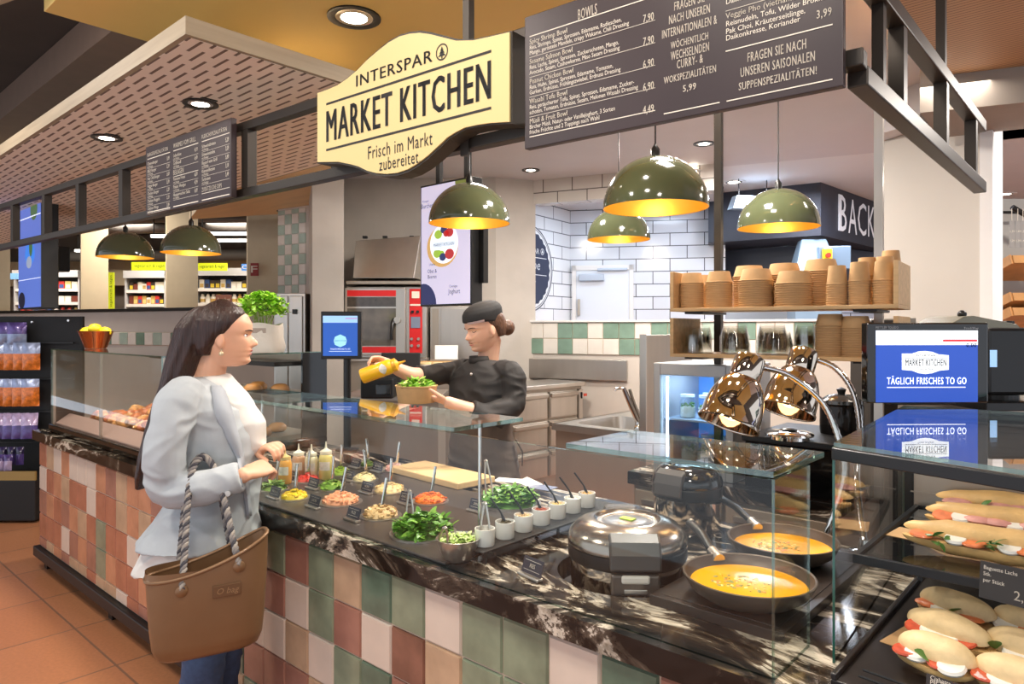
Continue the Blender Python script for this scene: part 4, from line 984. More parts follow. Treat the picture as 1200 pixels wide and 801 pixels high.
m = M(); m.box(.01, xx(499), .05, .56, 0, zz(335)); m.build('oven_body', steel, t, bevel=.008)
m = M(); m.box(xx(404), xx(475), .0, .05, zz(416), zz(337)); m.box(xx(404), xx(475), .04, .05, zz(416), zz(337)); o = m.build('door', steel, t, bevel=.006)
win = mat('oven_window', (92, 84, 74), .15, .2, var=.35, vs=7, coat=.6)
m = M(); m.box(xx(407), xx(464), -.004, 0, zz(405), zz(361)); m.build('window_pane', win, o)
m = M(); m.box(xx(407), xx(464), -.004, 0, zz(359), zz(348)); m.build('upper_window', mat('oven_window_dark', (60, 52, 44), .15, var=.4, vs=20, coat=.6), o)
m = M(); m.box(xx(407), xx(464), -.006, 0, zz(347), zz(340)); m.build('red_strip', red, o); m = M(); m.box(xx(407), xx(464), -.006, 0, zz(413), zz(406)); m.build('red_strip', red, o)
m = M(); m.tube([(xx(462), -.01, zz(374)), (xx(461), -.05, zz(378)), (xx(460), -.055, zz(390)), (xx(460), -.05, zz(398))], .016, 8); m.build('handle', blackp, o, smooth=50)
m = M(); m.lathe([(0, 0), (.03, 0), (.03, .03), (0, .03)], 14, T=Matrix.Translation((xx(466), -.01, zz(375))) @ Matrix.Rotation(PI/2, 4, 'X')); m.build('latch', steel, o, smooth=40)
m = M(); m.box(xx(479), xx(494), .03, .05, zz(414), zz(338)); o = m.build('control_panel', red, t, bevel=.003)
m = M(); m.box(xx(481), xx(492), .024, .03, zz(384), zz(371)); m.build('display', mat('oven_lcd', (120, 130, 150), .2), o)
m = M(); m.box(xx(482), xx(491), .026, .03, zz(349), zz(341)); m.box(xx(480), xx(493), .027, .03, zz(358), zz(356)); m.build('emblem', text_w, o)
for px_, py_ in ((483, 365), (489, 365), (482, 397), (490, 397), (482, 405), (490, 405)):
    m = M(); m.lathe([(0, 0), (.014, 0), (.012, .02), (0, .02)], 12, T=Matrix.Translation((xx(px_), .03, zz(py_))) @ Matrix.Rotation(PI/2, 4, 'X')); m.build('knob', blackp if py_ < 390 else steel, o, smooth=40)
t = thing('oven_hood', 'slanted stainless steel extractor flap above the red oven', 'hood', O+Vector((0, 0, zo+zz(333))), rz)
h0 = zo+zz(333)
zq = lambda y: CZ+(HZ-y)*k - h0
m = M(); m.box(xx(406), xx(500), -.02, .6, 0, zq(329)); m.build('hood_base', steel_d, t, bevel=.004)
m = M(); m.hexa([(xx(415), -.05, zq(326)), (xx(486), -.05, zq(326)), (xx(494), .5, zq(326)), (xx(415), .5, zq(326))], [(xx(413), .12, zq(280)), (xx(491), .12, zq(274)), (xx(494), .5, zq(274)), (xx(413), .5, zq(280))]); m.build('flap_panel', steel, t, bevel=.006)
for px_ in (424, 448, 480):
    m = M(); m.box(xx(px_)-.02, xx(px_)+.02, .12, .16, zq(277), zq(274)); m.build('hinge', blackp, t)
# steel wall panels next to the oven, fridge behind the plant
p, rz = face_cam(504, 6.45)
t = thing('steel_cupboard', 'tall plain stainless cupboard right beside the red control column', 'cupboard', p, rz)
m = M(); m.box(0, .52, 0, .4, 0, 1.80); m.build('cupboard_body', steel, t, bevel=.006); m = M(); m.box(.02, .08, -.012, 0, .1, 1.78); m.build('door_strip', steel_d, t); m = M(); m.box(.10, .50, -.008, 0, .1, 1.78); m.build('door', steel, t, bevel=.004)
p, rz = face_cam(321, 6.55); k7 = 6.55/F
t = thing('steel_fridge', 'tall stainless steel refrigerator with two black-latched doors behind the potted herb', 'refrigerator', p, rz)
zt = CZ+(HZ-343)*k7
m = M(); m.box(0, 37*k7, 0, .3, 0, zt); m.build('fridge_body', steel, t, bevel=.006)
for x0, x1, hx_ in ((2, 17, 9), (19, 34, 25)):
    m = M(); m.box(x0*k7, x1*k7, -.02, 0, .3, zt-.03); o = m.build('door', steel, t, bevel=.005); m = M(); m.box((hx_-2)*k7, (hx_+3)*k7, -.045, -.02, zt-.20, zt-.155); m.build('handle', blackp, o, bevel=.004)
# ---- pay screen on its black pole
k4 = 3.86/F
p = P(407, 528, 3.86); p.z = CT
t = thing('pole_screen', 'small blue customer display on a black pole at the rear of the counter', 'screen', p, YAW+R(4))
m = M(); m.lathe([(0, 0), (.065, 0), (.065, .008), (.03, .016), (0, .016)], 24); m.build('pole_base', blackp, t, smooth=40)
m = M(); m.cyl((0, 0, .01), (0, .0, .60), .021, n=16); m.build('pole', blackp, t, smooth=40)
z0 = CZ+(HZ-420)*k4-CT; z1 = CZ+(HZ-365)*k4-CT; x0, x1 = (379-407)*k4, (425-407)*k4
m = M(); m.box(x0, x1, -.06, -.02, z0, z1); m.box(-.02, .02, -.03, .02, z0+.02, z0+.08); m.build('screen_body', blackp, t, bevel=.004)
sblue = emis('pos_blue', (36, 84, 170), .8); swhite = emis('pos_white', (226, 238, 250), .9)
m = M(); m.box(x0+.012, x1-.020, -.062, -.06, z0+.018, z1-.024); o = m.build('display', sblue, t)
m = M(); m.box(x0+.012, x1-.020, -.063, -.062, z1-.062, z1-.024); m.build('display_bar', emis('pos_light', (150, 190, 230), .8), o)
cxm = (x0+x1)/2-.004; m = M(); m.face([(cxm-.036, z0+.10), (cxm-.028, z0+.122), (cxm, z0+.135), (cxm+.028, z0+.122), (cxm+.036, z0+.10), (cxm+.028, z0+.078), (cxm, z0+.066), (cxm-.028, z0+.078)], -.0635, -.062); m.build('badge', emis('pos_teal', (150, 210, 216), .8), o)
m = M(); m.text('MARKET KITCHEN', cxm, z0+.10, .011, y=-.064, sx=.8); m.build('lettering', sblue, o)
m = M(); m.text('TÄGLICH FRISCHES TO GO', cxm, z0+.055, .011, y=-.064, sx=.8); m.box(cxm-.06, cxm+.06, -.064, -.0635, z0+.042, z0+.044); m.build('slogan', swhite, o)
m = M(); m.box(x1-.085, x1-.022, -.0645, -.064, z1-.040, z1-.037); m.build('red_bar', emis('pos_red', (190, 40, 60), .8), o)
# ---- black tablet back, printer, tub tray and card
p = P(470, 470, 5.0); z_ = 1.12
t = thing('service_table', 'narrow steel service table hidden behind the chef\'s bowl, carrying the black devices', 'table', (p.x, p.y, 0), YAW)
m = M(); m.box(-.40, .30, -.15, .45, z_-.03, z_); m.build('table_top', steel, t, bevel=.003); m = M(); m.box(-.38, .28, -.12, .43, .05, z_-.03); m.build('table_body', steel_d, t)
p = P(472, 470, 4.95)
t = thing('tablet_stand', 'black tablet seen from the back, propped behind the yellow bottle', 'tablet', (p.x, p.y, z_), YAW)
m = M(); kk = 4.95/F; m.box((446-472)*kk, (492-472)*kk, -.01, .012, CZ+(HZ-452)*kk-z_, CZ+(HZ-413)*kk-z_, Matrix.Rotation(R(-6), 4, 'X')); m.build('tablet_body', blackmatte, t, bevel=.006); m = M(); m.box(-.04, .04, .0, .05, 0, .1); m.box(-.08, .08, -.04, .08, 0, .012); m.build('stand', blackp, t, bevel=.004)
p = P(446, 480, 4.75); kk = 4.75/F
t = thing('label_printer', 'small black label printer below the yellow squeeze bottle', 'printer', (p.x, p.y, z_), YAW)
m = M(); m.box((424-446)*kk, (462-446)*kk, -.05, .12, 0, CZ+(HZ-446)*kk-z_+.02); m.build('printer_body', blackp, t, bevel=.012); m = M(); m.box(-.02, .08, -.07, -.05, .03, .10); m.build('paper_slot', blackg, t, bevel=.004)
p = P(505, 434, 5.6); kk = 5.6/F; zb = 1.235
t = thing('produce_tray', 'wide light wooden tray of white tubs behind the chef\'s shoulder', 'tray', (p.x, p.y, zb), YAW)
m = M(); xa, xb = (462-505)*kk, (552-505)*kk; m.box(xa, xb, 0, .30, 0, .012); m.box(xa, xb, 0, .012, 0, .05); m.box(xa, xb, .288, .30, 0, .085); m.box(xa, xa+.012, 0, .3, 0, .07); m.box(xb-.012, xb, 0, .3, 0, .07); m.build('tray_body', wood, t)
rg_ = random.Random(9)
t2 = thing('tray_stand', 'steel stand under the wooden tub tray', 'stand', (p.x, p.y, 0), YAW); m = M(); m.box(xa, xb-.08, .02, .28, 0.05, zb); m.build('stand_body', steel_d, t2)
tub0 = None
for i in range(11):
    q = T2((p.x, p.y, zb+.012), YAW) @ Vector((xa+.06+(i % 6)*.09, .07+.12*(i // 6)+rg_.uniform(-.01, .01), 0))
    if tub0 is None:
        tub0 = thing('small_tub', '', 'tub', q, 0, 'small tubs in the wooden tray')
        m = M(); m.lathe([(0, 0), (.030, 0), (.038, .06), (0, .06)], 14); m.build('tub_body', mat('tub_white', (236, 232, 222), .35), tub0, smooth=40)
        m = M(); m.lathe([(.040, .058), (.040, .066), (0, .068)], 14); m.build('tub_lid', mat('tub_lid', (226, 206, 150), .35), tub0, smooth=40); o = tub0
    else: o = dup(tub0, q)
    o['label'] = 'small white tub with a pale yellow lid in the wooden tray'
    o.rotation_euler = (rg_.uniform(-.25, .25)*0, 0, rg_.uniform(0, 6))
p = P(523, 412, 6.05); m = M(); m.box(-.10, .10, 0, .004, 0, .12, Matrix.Rotation(R(-8), 4, 'X')); m.box(-.10, .10, 0, .05, -.004, 0); o = m.build('info_card', paper, loc=(p.x, p.y, 1.33), rz=YAW); tag(o, 'blank looking white card standing behind the wooden tub tray', 'card')
m = M(); m.box(-.14, .14, -.02, .08, 1.27, 1.3265); m.box(-.02, .02, .0, .06, 0, 1.27); o = m.build('card_ledge', steel_d, loc=(p.x, p.y, 0), rz=YAW); tag(o, 'thin steel ledge carrying the white card', 'ledge')
# ================= heated display case, lemons, herb pot =================
cu0, cu1, cv0, cv1, cz1 = -5.30, -3.52, 1.375, 2.30, 1.455
t = thing('hot_food_case', 'long glass heated display case with roast chicken at the far end of the counter', 'display case', (cu0, cv0, CT))
TT = Matrix.Translation((-cu0, -cv0, -CT))
def cm(): m = M(); m.T = TT; return m
m = cm(); m.box(cu0-.02, cu1+.01, cv0-.01, cv1, CT+.001, CT+.05); m.build('case_base', blackg, t, bevel=.006)
ledge_m = mat('price_rail_mauve', (176, 146, 136), .45)
m = cm(); m.add([(cu0+.03, cv0+.02, CT+.05), (cu1-.03, cv0+.02, CT+.05), (cu1-.03, cv0+.02, CT+.06), (cu0+.03, cv0+.02, CT+.06), (cu0+.03, cv0+.10, CT+.05), (cu1-.03, cv0+.10, CT+.05), (cu1-.03, cv0+.10, CT+.115), (cu0+.03, cv0+.10, CT+.115)], [(0, 1, 2, 3), (3, 2, 6, 7), (4, 7, 6, 5), (0, 3, 7, 4), (1, 5, 6, 2), (0, 4, 5, 1)]); m.build('price_rail', ledge_m, t, bevel=.003)
m = cm(); m.box(cu0+.03, cu1-.03, cv0+.11, cv1-.05, CT+.05, CT+.075); m.build('food_tray', steel_d, t)
for nm, a in (('front_pane', (cu0, cu1, cv0, cv0+.006, CT+.05, cz1, 'y')), ('top_pane', (cu0, cu1, cv0, cv1-.02, cz1, cz1+.008, 'z')), ('side_pane', (cu0, cu0+.006, cv0+.006, cv1-.02, CT+.05, cz1, 'x')), ('side_pane', (cu1-.006, cu1, cv0+.006, cv1-.02, CT+.05, cz1, 'x'))):
    m = cm(); pane(m, *a); m.build(nm, gm, t)
for u in (cu0+.012, (cu0+cu1)/2, cu1-.012):
    m = cm(); m.box(u-.008, u+.008, cv0+.008, cv0+.022, CT+.05, cz1); m.build('front_post', steel, t)
for u in (cu0+.015, cu1-.02):
    m = cm(); m.box(u-.015, u+.02, cv1-.05, cv1-.01, CT+.05, cz1); m.build('rear_post', blackp, t)
m = cm(); m.box(cu0, cu1, cv1-.06, cv1, cz1-.06, cz1); m.build('rear_beam', steel_d, t)
m = cm(); m.box(cu1-.012, cu1+.004, cv1-.16, cv1+.0, CT+.05, cz1+.004); m.build('black_end_panel', blackg, t)
m = cm(); m.box(cu0+.5, cu1-.02, cv1-.35, cv1-.06, CT+.30, CT+.312); m.build('inner_shelf', steel_d, t)
m = cm(); m.box(cu0+.02, cu1-.02, cv1-.32, cv1-.10, cz1-.07, cz1-.045); m.build('heat_lamp_bar', blackm, t)
chick = mat('roast_chicken', (196, 104, 50), .3, var=.4, vs=22, coat=.5, bump=.5, bs=60)
chick2 = mat('roast_chicken_pale', (228, 156, 86), .3, var=.4, vs=22, coat=.5, bump=.5, bs=60)
def chicken_mesh(s, m_):
    m = M(); r = random.Random(s)
    m.ell((0, 0, .03), (.055, .036, .030), 12, 8, Matrix.Rotation(.3, 3, 'Y')); m.ell((.05, .012, .026), (.035, .022, .02), 10, 6); m.tube([(.07, .015, .025), (.10, .02, .022), (.115, .022, .022)], [.014, .009, .012], 8); m.ell((-.04, -.02, .022), (.03, .025, .02), 10, 6)
    for v in m.V:
        n = mnoise.noise(v*40+Vector((s, 0, 0)))*.006; v += v.normalized()*n if v.length else v*0
    return m.build('roast_chicken', m_, smooth=180)
ch_proto = [chicken_mesh(1, chick), chicken_mesh(2, chick2), chicken_mesh(3, chick)]
used = [0, 0, 0]; rc = random.Random(21); nch = 0
for i in range(11):
    for j in range(4):
        if rc.random() < .12: continue
        k = rc.randrange(3); loc = (-5.02+.12*i+rc.uniform(-.015, .015), cv0+.19+.105*j+rc.uniform(-.01, .01), CT+.078+.02*(j > 1)+.012*(i % 2))
        o = ch_proto[k] if not used[k] else dup(ch_proto[k]); used[k] = 1; nch += 1
        o.location = loc; o.rotation_euler = (rc.uniform(-.2, .2), rc.uniform(-.2, .2), rc.uniform(0, 6.28))
        o['label'] = 'glazed piece of roast chicken lying in the heated glass case'; o['category'] = 'chicken'; o['group'] = 'roast chicken pieces in the glass case'
bun_m = mat('bun_brown', (198, 138, 78), .4, var=.3, vs=12, coat=.2)
b0 = None
for i, (u, v, z) in enumerate([(-3.72, 1.95, CT+.313), (-3.60, 2.05, CT+.313), (-3.85, 2.05, CT+.313), (-3.65, 1.72, CT+.078), (-3.62, 1.95, CT+.078), (-3.72, 2.1, CT+.078)]):
    if b0 is None:
        m = M(); m.lathe([(0, 0), (.040, 0), (.052, .012), (.050, .034), (.03, .05), (0, .054)], 18); b0 = m.build('bread_roll', bun_m, smooth=60); o = b0
    else: o = dup(b0)
    o.location = (u, v, z); o['label'] = 'round browned filled roll at the customer\'s end of the heated glass case'; o['category'] = 'roll'; o['group'] = 'rolls in the glass case'
# copper bowl and lemons
lb = Vector((-5.17, 1.60, cz1+.009))
m = M(); m.lathe([(0, 0), (.062, 0), (.066, .004), (.104, .112), (.108, .115), (.102, .113), (.062, .012), (0, .01)], 40); o = m.build('copper_bowl', copper, smooth=40, loc=lb); tag(o, 'shiny copper bowl of lemons standing on the heated glass case', 'bowl')
lem = mat('lemon_skin', (246, 214, 36), .4, var=.06, vs=40, bump=.2, bs=160)
l0 = None
for i, (x, y, z, a, lbb) in enumerate([(-.058, 0, .108, .2, 'yellow lemon by the outer rim of the copper bowl, facing the snack rack'), (.0, -.012, .130, 1.2, 'yellow lemon in the middle, highest of the lemons in the copper bowl'), (.058, .004, .108, -.3, 'yellow lemon in the copper bowl on the side of the customer'), (.0, .05, .085, .6, 'yellow lemon lying behind the others in the copper bowl')]):
    q = lb + W(x, y, z)
    if l0 is None:
        m = M(); pr = [(0, -.05), (.006, -.047), (.014, -.042), (.030, -.026), (.036, 0), (.030, .026), (.014, .042), (.006, .047), (0, .05)]; m.lathe(pr, 20, T=Matrix.Rotation(PI/2, 4, 'Y')); l0 = m.build('lemon', lem, smooth=180); o = l0
    else: o = dup(l0)
    o.location = q; o.rotation_euler = (0, 0, a+YAW); tag(o, lbb, 'lemon', 'lemons in the copper bowl')
# herb in a paper bag
q = Vector((-3.63, 1.96, cz1+.009))
t = thing('potted_herb', 'bushy bright green potted herb in a crumpled white paper bag on the glass case', 'plant', q, YAW)
m = M(); rings = []
rb = random.Random(2)
for z, sx_, sy_ in [(0, .112, .075), (.03, .118, .08), (.08, .112, .078), (.13, .106, .074), (.158, .104, .072)]:
    ring_ = []
    for i in range(28):
        a = 2*PI*i/28; c_, s_ = math.cos(a), math.sin(a); p_ = 3.2
        r_ = 1/((abs(c_)**p_+abs(s_)**p_)**(1/p_)); w_ = 1+.05*mnoise.noise(Vector((c_*2, s_*2, z*18)))
        ring_.append((sx_*r_*c_*w_, sy_*r_*s_*w_, z+(.008*math.sin(3*a) if z > .15 else 0)))
    rings.append(ring_)
m.loft(rings, caps=False); m.add(rings[0], [tuple(reversed(range(28)))]); m.add([(x*.95, y*.95, .14) for x, y, z in rings[-1]], [tuple(range(28))])
m.build('paper_bag', mat('bag_paper', (226, 218, 204), .8, var=.05, bump=.7, bs=14), t, smooth=50)
m = M(); m.box(-.03, .045, -.0765, -.076, .108, .135); m.build('bag_stamp', mat('stamp_ink', (176, 160, 146), .8), t)
m = M(); rl = random.Random(6)
for i in range(34):
    a = rl.uniform(0, 6.28); q0 = (.06*math.cos(a)*rl.random(), .045*math.sin(a)*rl.random(), .13); rr_ = rl.uniform(.03, .12); m.tube([q0, (rr_*.6*math.cos(a), rr_*.6*math.sin(a), .22), (rr_*math.cos(a), rr_*math.sin(a), rl.uniform(.24, .32))], .0015, 4)
m.build('stems', mat('herb_stem', (140, 170, 60), .5), t)
m = M()
for i in range(620):
    a = rl.uniform(0, 6.28); e = rl.uniform(-.35, 1.45); rr_ = rl.uniform(.55, 1.0)
    c_ = (.145*math.cos(a)*math.cos(e)*rr_, .12*math.sin(a)*math.cos(e)*rr_, .235+.105*math.sin(e)*rr_)
    m.mi = i % 2; leafblade(m, c_, rl.uniform(.022, .036), rl.uniform(.008, .013), rl, .2)
o = m.build('leaves', [mat('herb_green', (128, 190, 40), .45, var=.15), mat('herb_green_light', (170, 216, 70), .45)], t, smooth=60); o['kind'] = 'stuff'
# ---- black snack rack with hanging bags
k = 5.9/F; O = W((-60-600)/F*5.9, 5.9); zr = lambda y: CZ+(HZ-y)*k
t = thing('snack_rack', 'black upright snack rack of hooks at the far end of the counter', 'rack', O, YAW)
X = lambda px: (px+60)*k
m = M(); m.box(0, X(78), .22, .25, .0, zr(370)); m.build('back_panel', blackmatte, t)
m = M(); m.box(X(60), X(78), -.02, .22, 0, zr(520)); m.build('side_panel', blackmatte, t)
m = M(); m.box(0, X(62), -.22, .22, .02, zr(556)); m.build('plinth', blackmatte, t, bevel=.01)
m = M(); m.box(0, X(62), -.22, -.20, zr(556), zr(546)); m.build('tray_lip', mat('tray_ochre', (150, 124, 70), .5), t)
for px_, py_ in ((17, 377), (61, 375)):
    m = M(); m.lathe([(0, 0), (.014, 0), (.01, .008), (0, .009)], 10, T=Matrix.Translation((X(px_), .22, zr(py_))) @ Matrix.Rotation(PI/2, 4, 'X')); m.build('bolt', chrome, t, smooth=50)
for py_ in (402, 446, 485, 522):
    m = M(); m.box(0, X(70), .18, .20, zr(py_)-.006, zr(py_)+.006); m.build('hook_rail', blackm, t)
def bag_mesh(name, w_, h_, m1, m2, split):
    m = M(); nx, nz = 8, 10
    for sgn in (-1, 1):
        base = len(m.V); vs = []; 
        for j in range(nz+1):
            for i in range(nx+1):
                u_, v_ = i/nx, j/nz; bul = (math.sin(PI*u_)**.6)*(math.sin(PI*min(1, v_*1.02))**.7)
                vs.append(((u_-.5)*w_, sgn*.03*bul+.004*mnoise.noise(Vector((u_*5, v_*6, sgn+w_*50))), v_*h_))
        for j in range(nz):
            m.mi = 0 if j/nz < split else 1
            m.add([], []); fs = []
            for i in range(nx):
                a = j*(nx+1)+i; q_ = (a, a+1, a+nx+2, a+nx+1); fs.append(q_ if sgn < 0 else tuple(reversed(q_)))
            o_ = base
            for f in fs: m.Fc.append(tuple(x+o_ for x in f)); m.I.append(m.mi)
        m.V += [Vector(v) for v in vs]
    return m.build(name, [m1, m2], smooth=60)
chip = mat('bag_orange_chips', (214, 118, 44), .25, var=.5, vs=28, coat=.5); silver = mat('bag_silver_blue', (150, 164, 196), .25, .3, var=.35, vs=16); purple = mat('bag_purple', (92, 74, 142), .25, .2, var=.5, vs=14, coat=.4); mauve = mat('bag_mauve_white', (190, 170, 206), .25, .1, var=.35, vs=18, coat=.4); darkbag = mat('bag_dark_violet', (52, 44, 84), .25, .2, var=.6, vs=14, coat=.4)
def row(proto, pxs, py, lab, grp, yo, tilt, cat='snack bag'):
    for i, px_ in enumerate(pxs):
        o = proto if not proto.get('label') else dup(proto)
        q = T2(O, YAW) @ Vector((X(px_), yo, zr(py))); o.location = q; o.rotation_euler = (tilt, 0, YAW+R(25)); tag(o, lab, cat, grp)
row(bag_mesh('snack_bag', .13, .235, chip, silver, .55), [-50, -36, -22, -8, 6, 17, 28], 434, 'orange snack bag with silvery top on the second row of hooks of the black rack', 'orange bags on the upper rack row', .09, 0)
row(bag_mesh('snack_bag', .13, .235, chip, silver, .62), [-50, -36, -22, -8, 6, 17, 28], 477, 'orange snack bag with silvery top on the lower orange row of the black rack', 'orange bags on the lower rack row', .08, 0)
row(bag_mesh('snack_bag', .12, .22, purple, mauve, .5), [-48, -34, -20, -6, 6, 17, 28], 515, 'violet and white snack bag in the tilted row under the orange bags', 'violet bags on the rack', .06, R(-14))
row(bag_mesh('snack_bag', .14, .20, silver, purple, .45), [-48, -34, -20, -4, 10], 405, 'blue and violet snack bag at the very top of the black rack', 'blue bags at the rack top', .10, 0)
row(bag_mesh('snack_stick', .055, .13, mauve, purple, .6), [-30, -20, -10, 0, 8, 16, 24], 547, 'slim violet and white snack pack on the lowest tray of the rack', 'snack sticks on the lowest tray', -.15, R(-10))
row(bag_mesh('snack_stick', .055, .15, purple, darkbag, .6), [-26, -14, -2, 8, 18, 28], 543, 'slim dark violet snack pack behind the white ones on the lowest tray', 'dark snack sticks on the lowest tray', -.05, R(-6))
# ================= the store beyond =================
shelf_w = mat('shelf_grey', (188, 188, 190), .5); shelf_back = mat('shelf_back', (116, 112, 108), .6)
pk = [mat('pack_%d' % i, c, .45) for i, c in enumerate([(232, 226, 214), (206, 60, 52), (226, 204, 130), (120, 60, 48), (240, 236, 228), (70, 60, 56), (196, 160, 90), (60, 90, 150), (214, 120, 60), (230, 200, 60)])]
rs = random.Random(31)
lime = emis('lime_sign', (206, 216, 30), .55)
def store_shelf(pa, pb, d, nrow, desc, tall, n, lime_sign=None, pal=None):
    k = d/F; O = W((pa-600)/F*d, d); w_ = (pb-pa)*k
    t = thing('store_shelf', 'grey supermarket wall shelf ' + desc, 'shelf', O, YAW)
    m = M(); m.box(0, w_, .55, .6, 0, tall); m.build('back_panel', shelf_back, t)
    for x in (0, w_-.03):
        m = M(); m.box(x, x+.03, .0, .55, 0, tall); m.build('side_panel', shelf_w, t)
    m = M(); m.box(0, w_, -.05, .6, tall, tall+.08); m.box(0, w_, -.05, -.03, tall-.06, tall); m.build('canopy_board', shelf_w, t)
    for j in range(nrow):
        zb = tall - .30 - .27*j
        m = M(); m.box(.03, w_-.03, .02, .55, zb-.03, zb); o = m.build('shelf_board', shelf_w, t); m = M(); m.box(.03, w_-.03, .0, .02, zb-.045, zb+.012); m.build('price_strip', mat('strip_white', (232, 230, 226), .5), o)
        proto = {}
        shape = rs.choice(['box', 'jar', 'box'])
        for i in range(n):
            x = .06+(w_-.12)*(i+.5)/n; ci = rs.choice(pal or range(10))
            hh = .17 if shape == 'box' else .19
            if ci not in proto:
                m = M()
                if shape == 'box': m.box(-w_/n*.40, w_/n*.40, -.05, .05, 0, hh*rs.uniform(.75, 1.05)); m.mi = 1; m.box(-w_/n*.3, w_/n*.3, -.0515, -.05, .03, .10)
                else: r_ = min(.05, w_/n*.42); m.lathe([(0, 0), (r_, 0), (r_, .12), (r_*.6, .145), (r_*.6, .175), (0, .175)], 10); m.mi = 1; m.lathe([(r_*1.02, .03), (r_*1.02, .09)], 10)
                o = m.build('grocery_pack' if shape == 'box' else 'grocery_jar', [pk[ci], pk[(ci*3+4) % 10]]); proto[ci] = o
            else: o = dup(proto[ci])
            q = T2(O, YAW) @ Vector((x, .10, zb)); o.location = q; o.rotation_euler = (0, 0, YAW)
            tag(o, 'small %s on row %s, far shelf %s' % ('packet' if shape == 'box' else 'jar', ('one', 'two', 'three')[j], desc), 'grocery', 'groceries on row %d, shelf %s' % (j+1, desc))
store_shelf(16, 93, 14, 3, 'behind the tall blue screen', 2.68, 9, pal=[0, 1, 7, 3, 4, 2])
store_shelf(146, 194, 13.4, 3, 'by the vertical lime sign', 2.62, 8, pal=[0, 1, 4, 5, 3, 6])
store_shelf(228, 292, 12.8, 3, 'left of the fire sign column', 2.62, 9, pal=[0, 6, 7, 9, 5, 4])
def sign_at(nm, lb, px0, px1, py0, py1, d, mt, txt=None, tm=None, vert=False, cat='sign'):
    k = d/F; p = P(px0, py1, d); w_, h_ = (px1-px0)*k, (py1-py0)*k
    t = thing(nm, lb, cat, p, YAW); m = M(); m.box(0, w_, 0, .02, 0, h_); m.build('sign_board', mt, t)
    if txt:
        m = M()
        if vert:
            m.T = Matrix.Translation((w_/2, 0, h_/2)) @ Matrix.Rotation(-PI/2, 4, 'Y'); fit(m, txt, -h_*.42, h_*.42, -w_*.28, w_*.28, -.002)
        else: fit(m, txt, w_*.08, w_*.92, h_*.25, h_*.78, -.002)
        m.build('lettering', tm or text_k, t)
sign_at('banner_sign', 'lime yellow banner reading vegetarisch & vegan behind the farther green pendant', 154, 196, 307, 316.5, 12.6, lime, 'vegetarisch & vegan')
sign_at('banner_sign', 'lime yellow banner reading vegetarisch & vegan beside the fire sign column', 231, 266, 308, 317, 12.2, lime, 'vegetarisch & vegan')
sign_at('vertical_sign', 'upright narrow lime sign at the edge of the far shelf', 127, 133.5, 319, 363, 11.8, lime, 'vegetarisch & vegan', None, True)
sign_at('fire_sign', 'small red and white fire point sign on the beige column', 293.5, 302.5, 308, 323, 8.45, mat('fire_red', (150, 40, 34), .5), 'F', text_w)
sign_at('brand_sign', 'blue and white shop category sign at the far shelf end', 283, 290, 309, 317, 12.0, emis('sign_blue', (60, 120, 190), .5), 'C', text_w)
sign_at('promo_sign', 'brownish promotion board standing on the far shelf by the customer\'s head', 253, 271, 345, 359, 11.5, mat('promo_brown', (150, 92, 76), .5), 'Angebot', text_w)
sign_at('brand_sign', 'pale blue lit category sign on the far shelf next to the tall blue screen', 11, 21, 320, 327, 13.0, emis('sign_pale', (130, 180, 220), .6))
for i, (px0, px1, py, d, lb) in enumerate([(175, 196, 277, 11.0, 'bright linear ceiling lamp in the far store between the two farther pendants'), (232, 292, 274, 10.5, 'bright linear ceiling lamp in the far store, upper of the pair'), (232, 292, 282, 11.5, 'bright linear ceiling lamp in the far store, lower of the pair'), (86, 96, 294, 12.0, 'short bright linear lamp in the far store near the black speaker')]):
    k = d/F; p = P(px0, py, d); t = thing('linear_lamp', lb, 'lamp', p, YAW); m = M(); m.box(0, (px1-px0)*k, 0, .08, 0, .05); m.build('lamp_body', blackm, t); m = M(); m.box(.02, (px1-px0)*k-.02, -.004, .07, -.012, .03); m.build('lamp_tube', emis('linear_glow', (255, 250, 240), 3), t)
    m = M(); m.cyl((.05, .04, .05), (.05, .04, 3.75-p.z), .01, n=6); m.cyl(((px1-px0)*k-.05, .04, .05), ((px1-px0)*k-.05, .04, 3.75-p.z), .01, n=6); m.build('hanger', blackm, t)
duct_m = mat('duct_grey', (92, 86, 82), .6)
for px0, px1, py, d, r_ in ((-60, 330, 268, 12.5, .10), (60, 330, 300, 15.0, .12), (100, 330, 258, 11.5, .05)):
    m = M(); m.cyl(P(px0, py, d), P(px1, py-2, d-.6), r_, n=12); o = m.build('ceiling_pipe', duct_m, smooth=60); struct(o)
# ================= back bar, fridge, bowl rack =================
t = thing('back_bar', 'brown-fronted back bar with a black granite top behind the serving aisle', 'counter', (-1.78, 2.83, 0))
m = M(); m.box(0, .92, .03, .72, .08, .86); m.build('cabinet_body', mat('cabinet_taupe', (150, 134, 116), .4, .3, var=.06), t)
for i in range(2):
    m = M(); m.box(.02+.45*i, .45+.45*i, .005, .03, .12, .84); o = m.build('door', mat('door_taupe', (164, 148, 130), .35, .4, var=.06), t, bevel=.003); m = M(); m.box(.06+.45*i, .41+.45*i, -.01, .005, .78, .80); m.build('handle', steel, o)
m = M(); m.box(-.02, .93, 0, .72, .86, .92); m.build('granite_top', stone, t, bevel=.003)
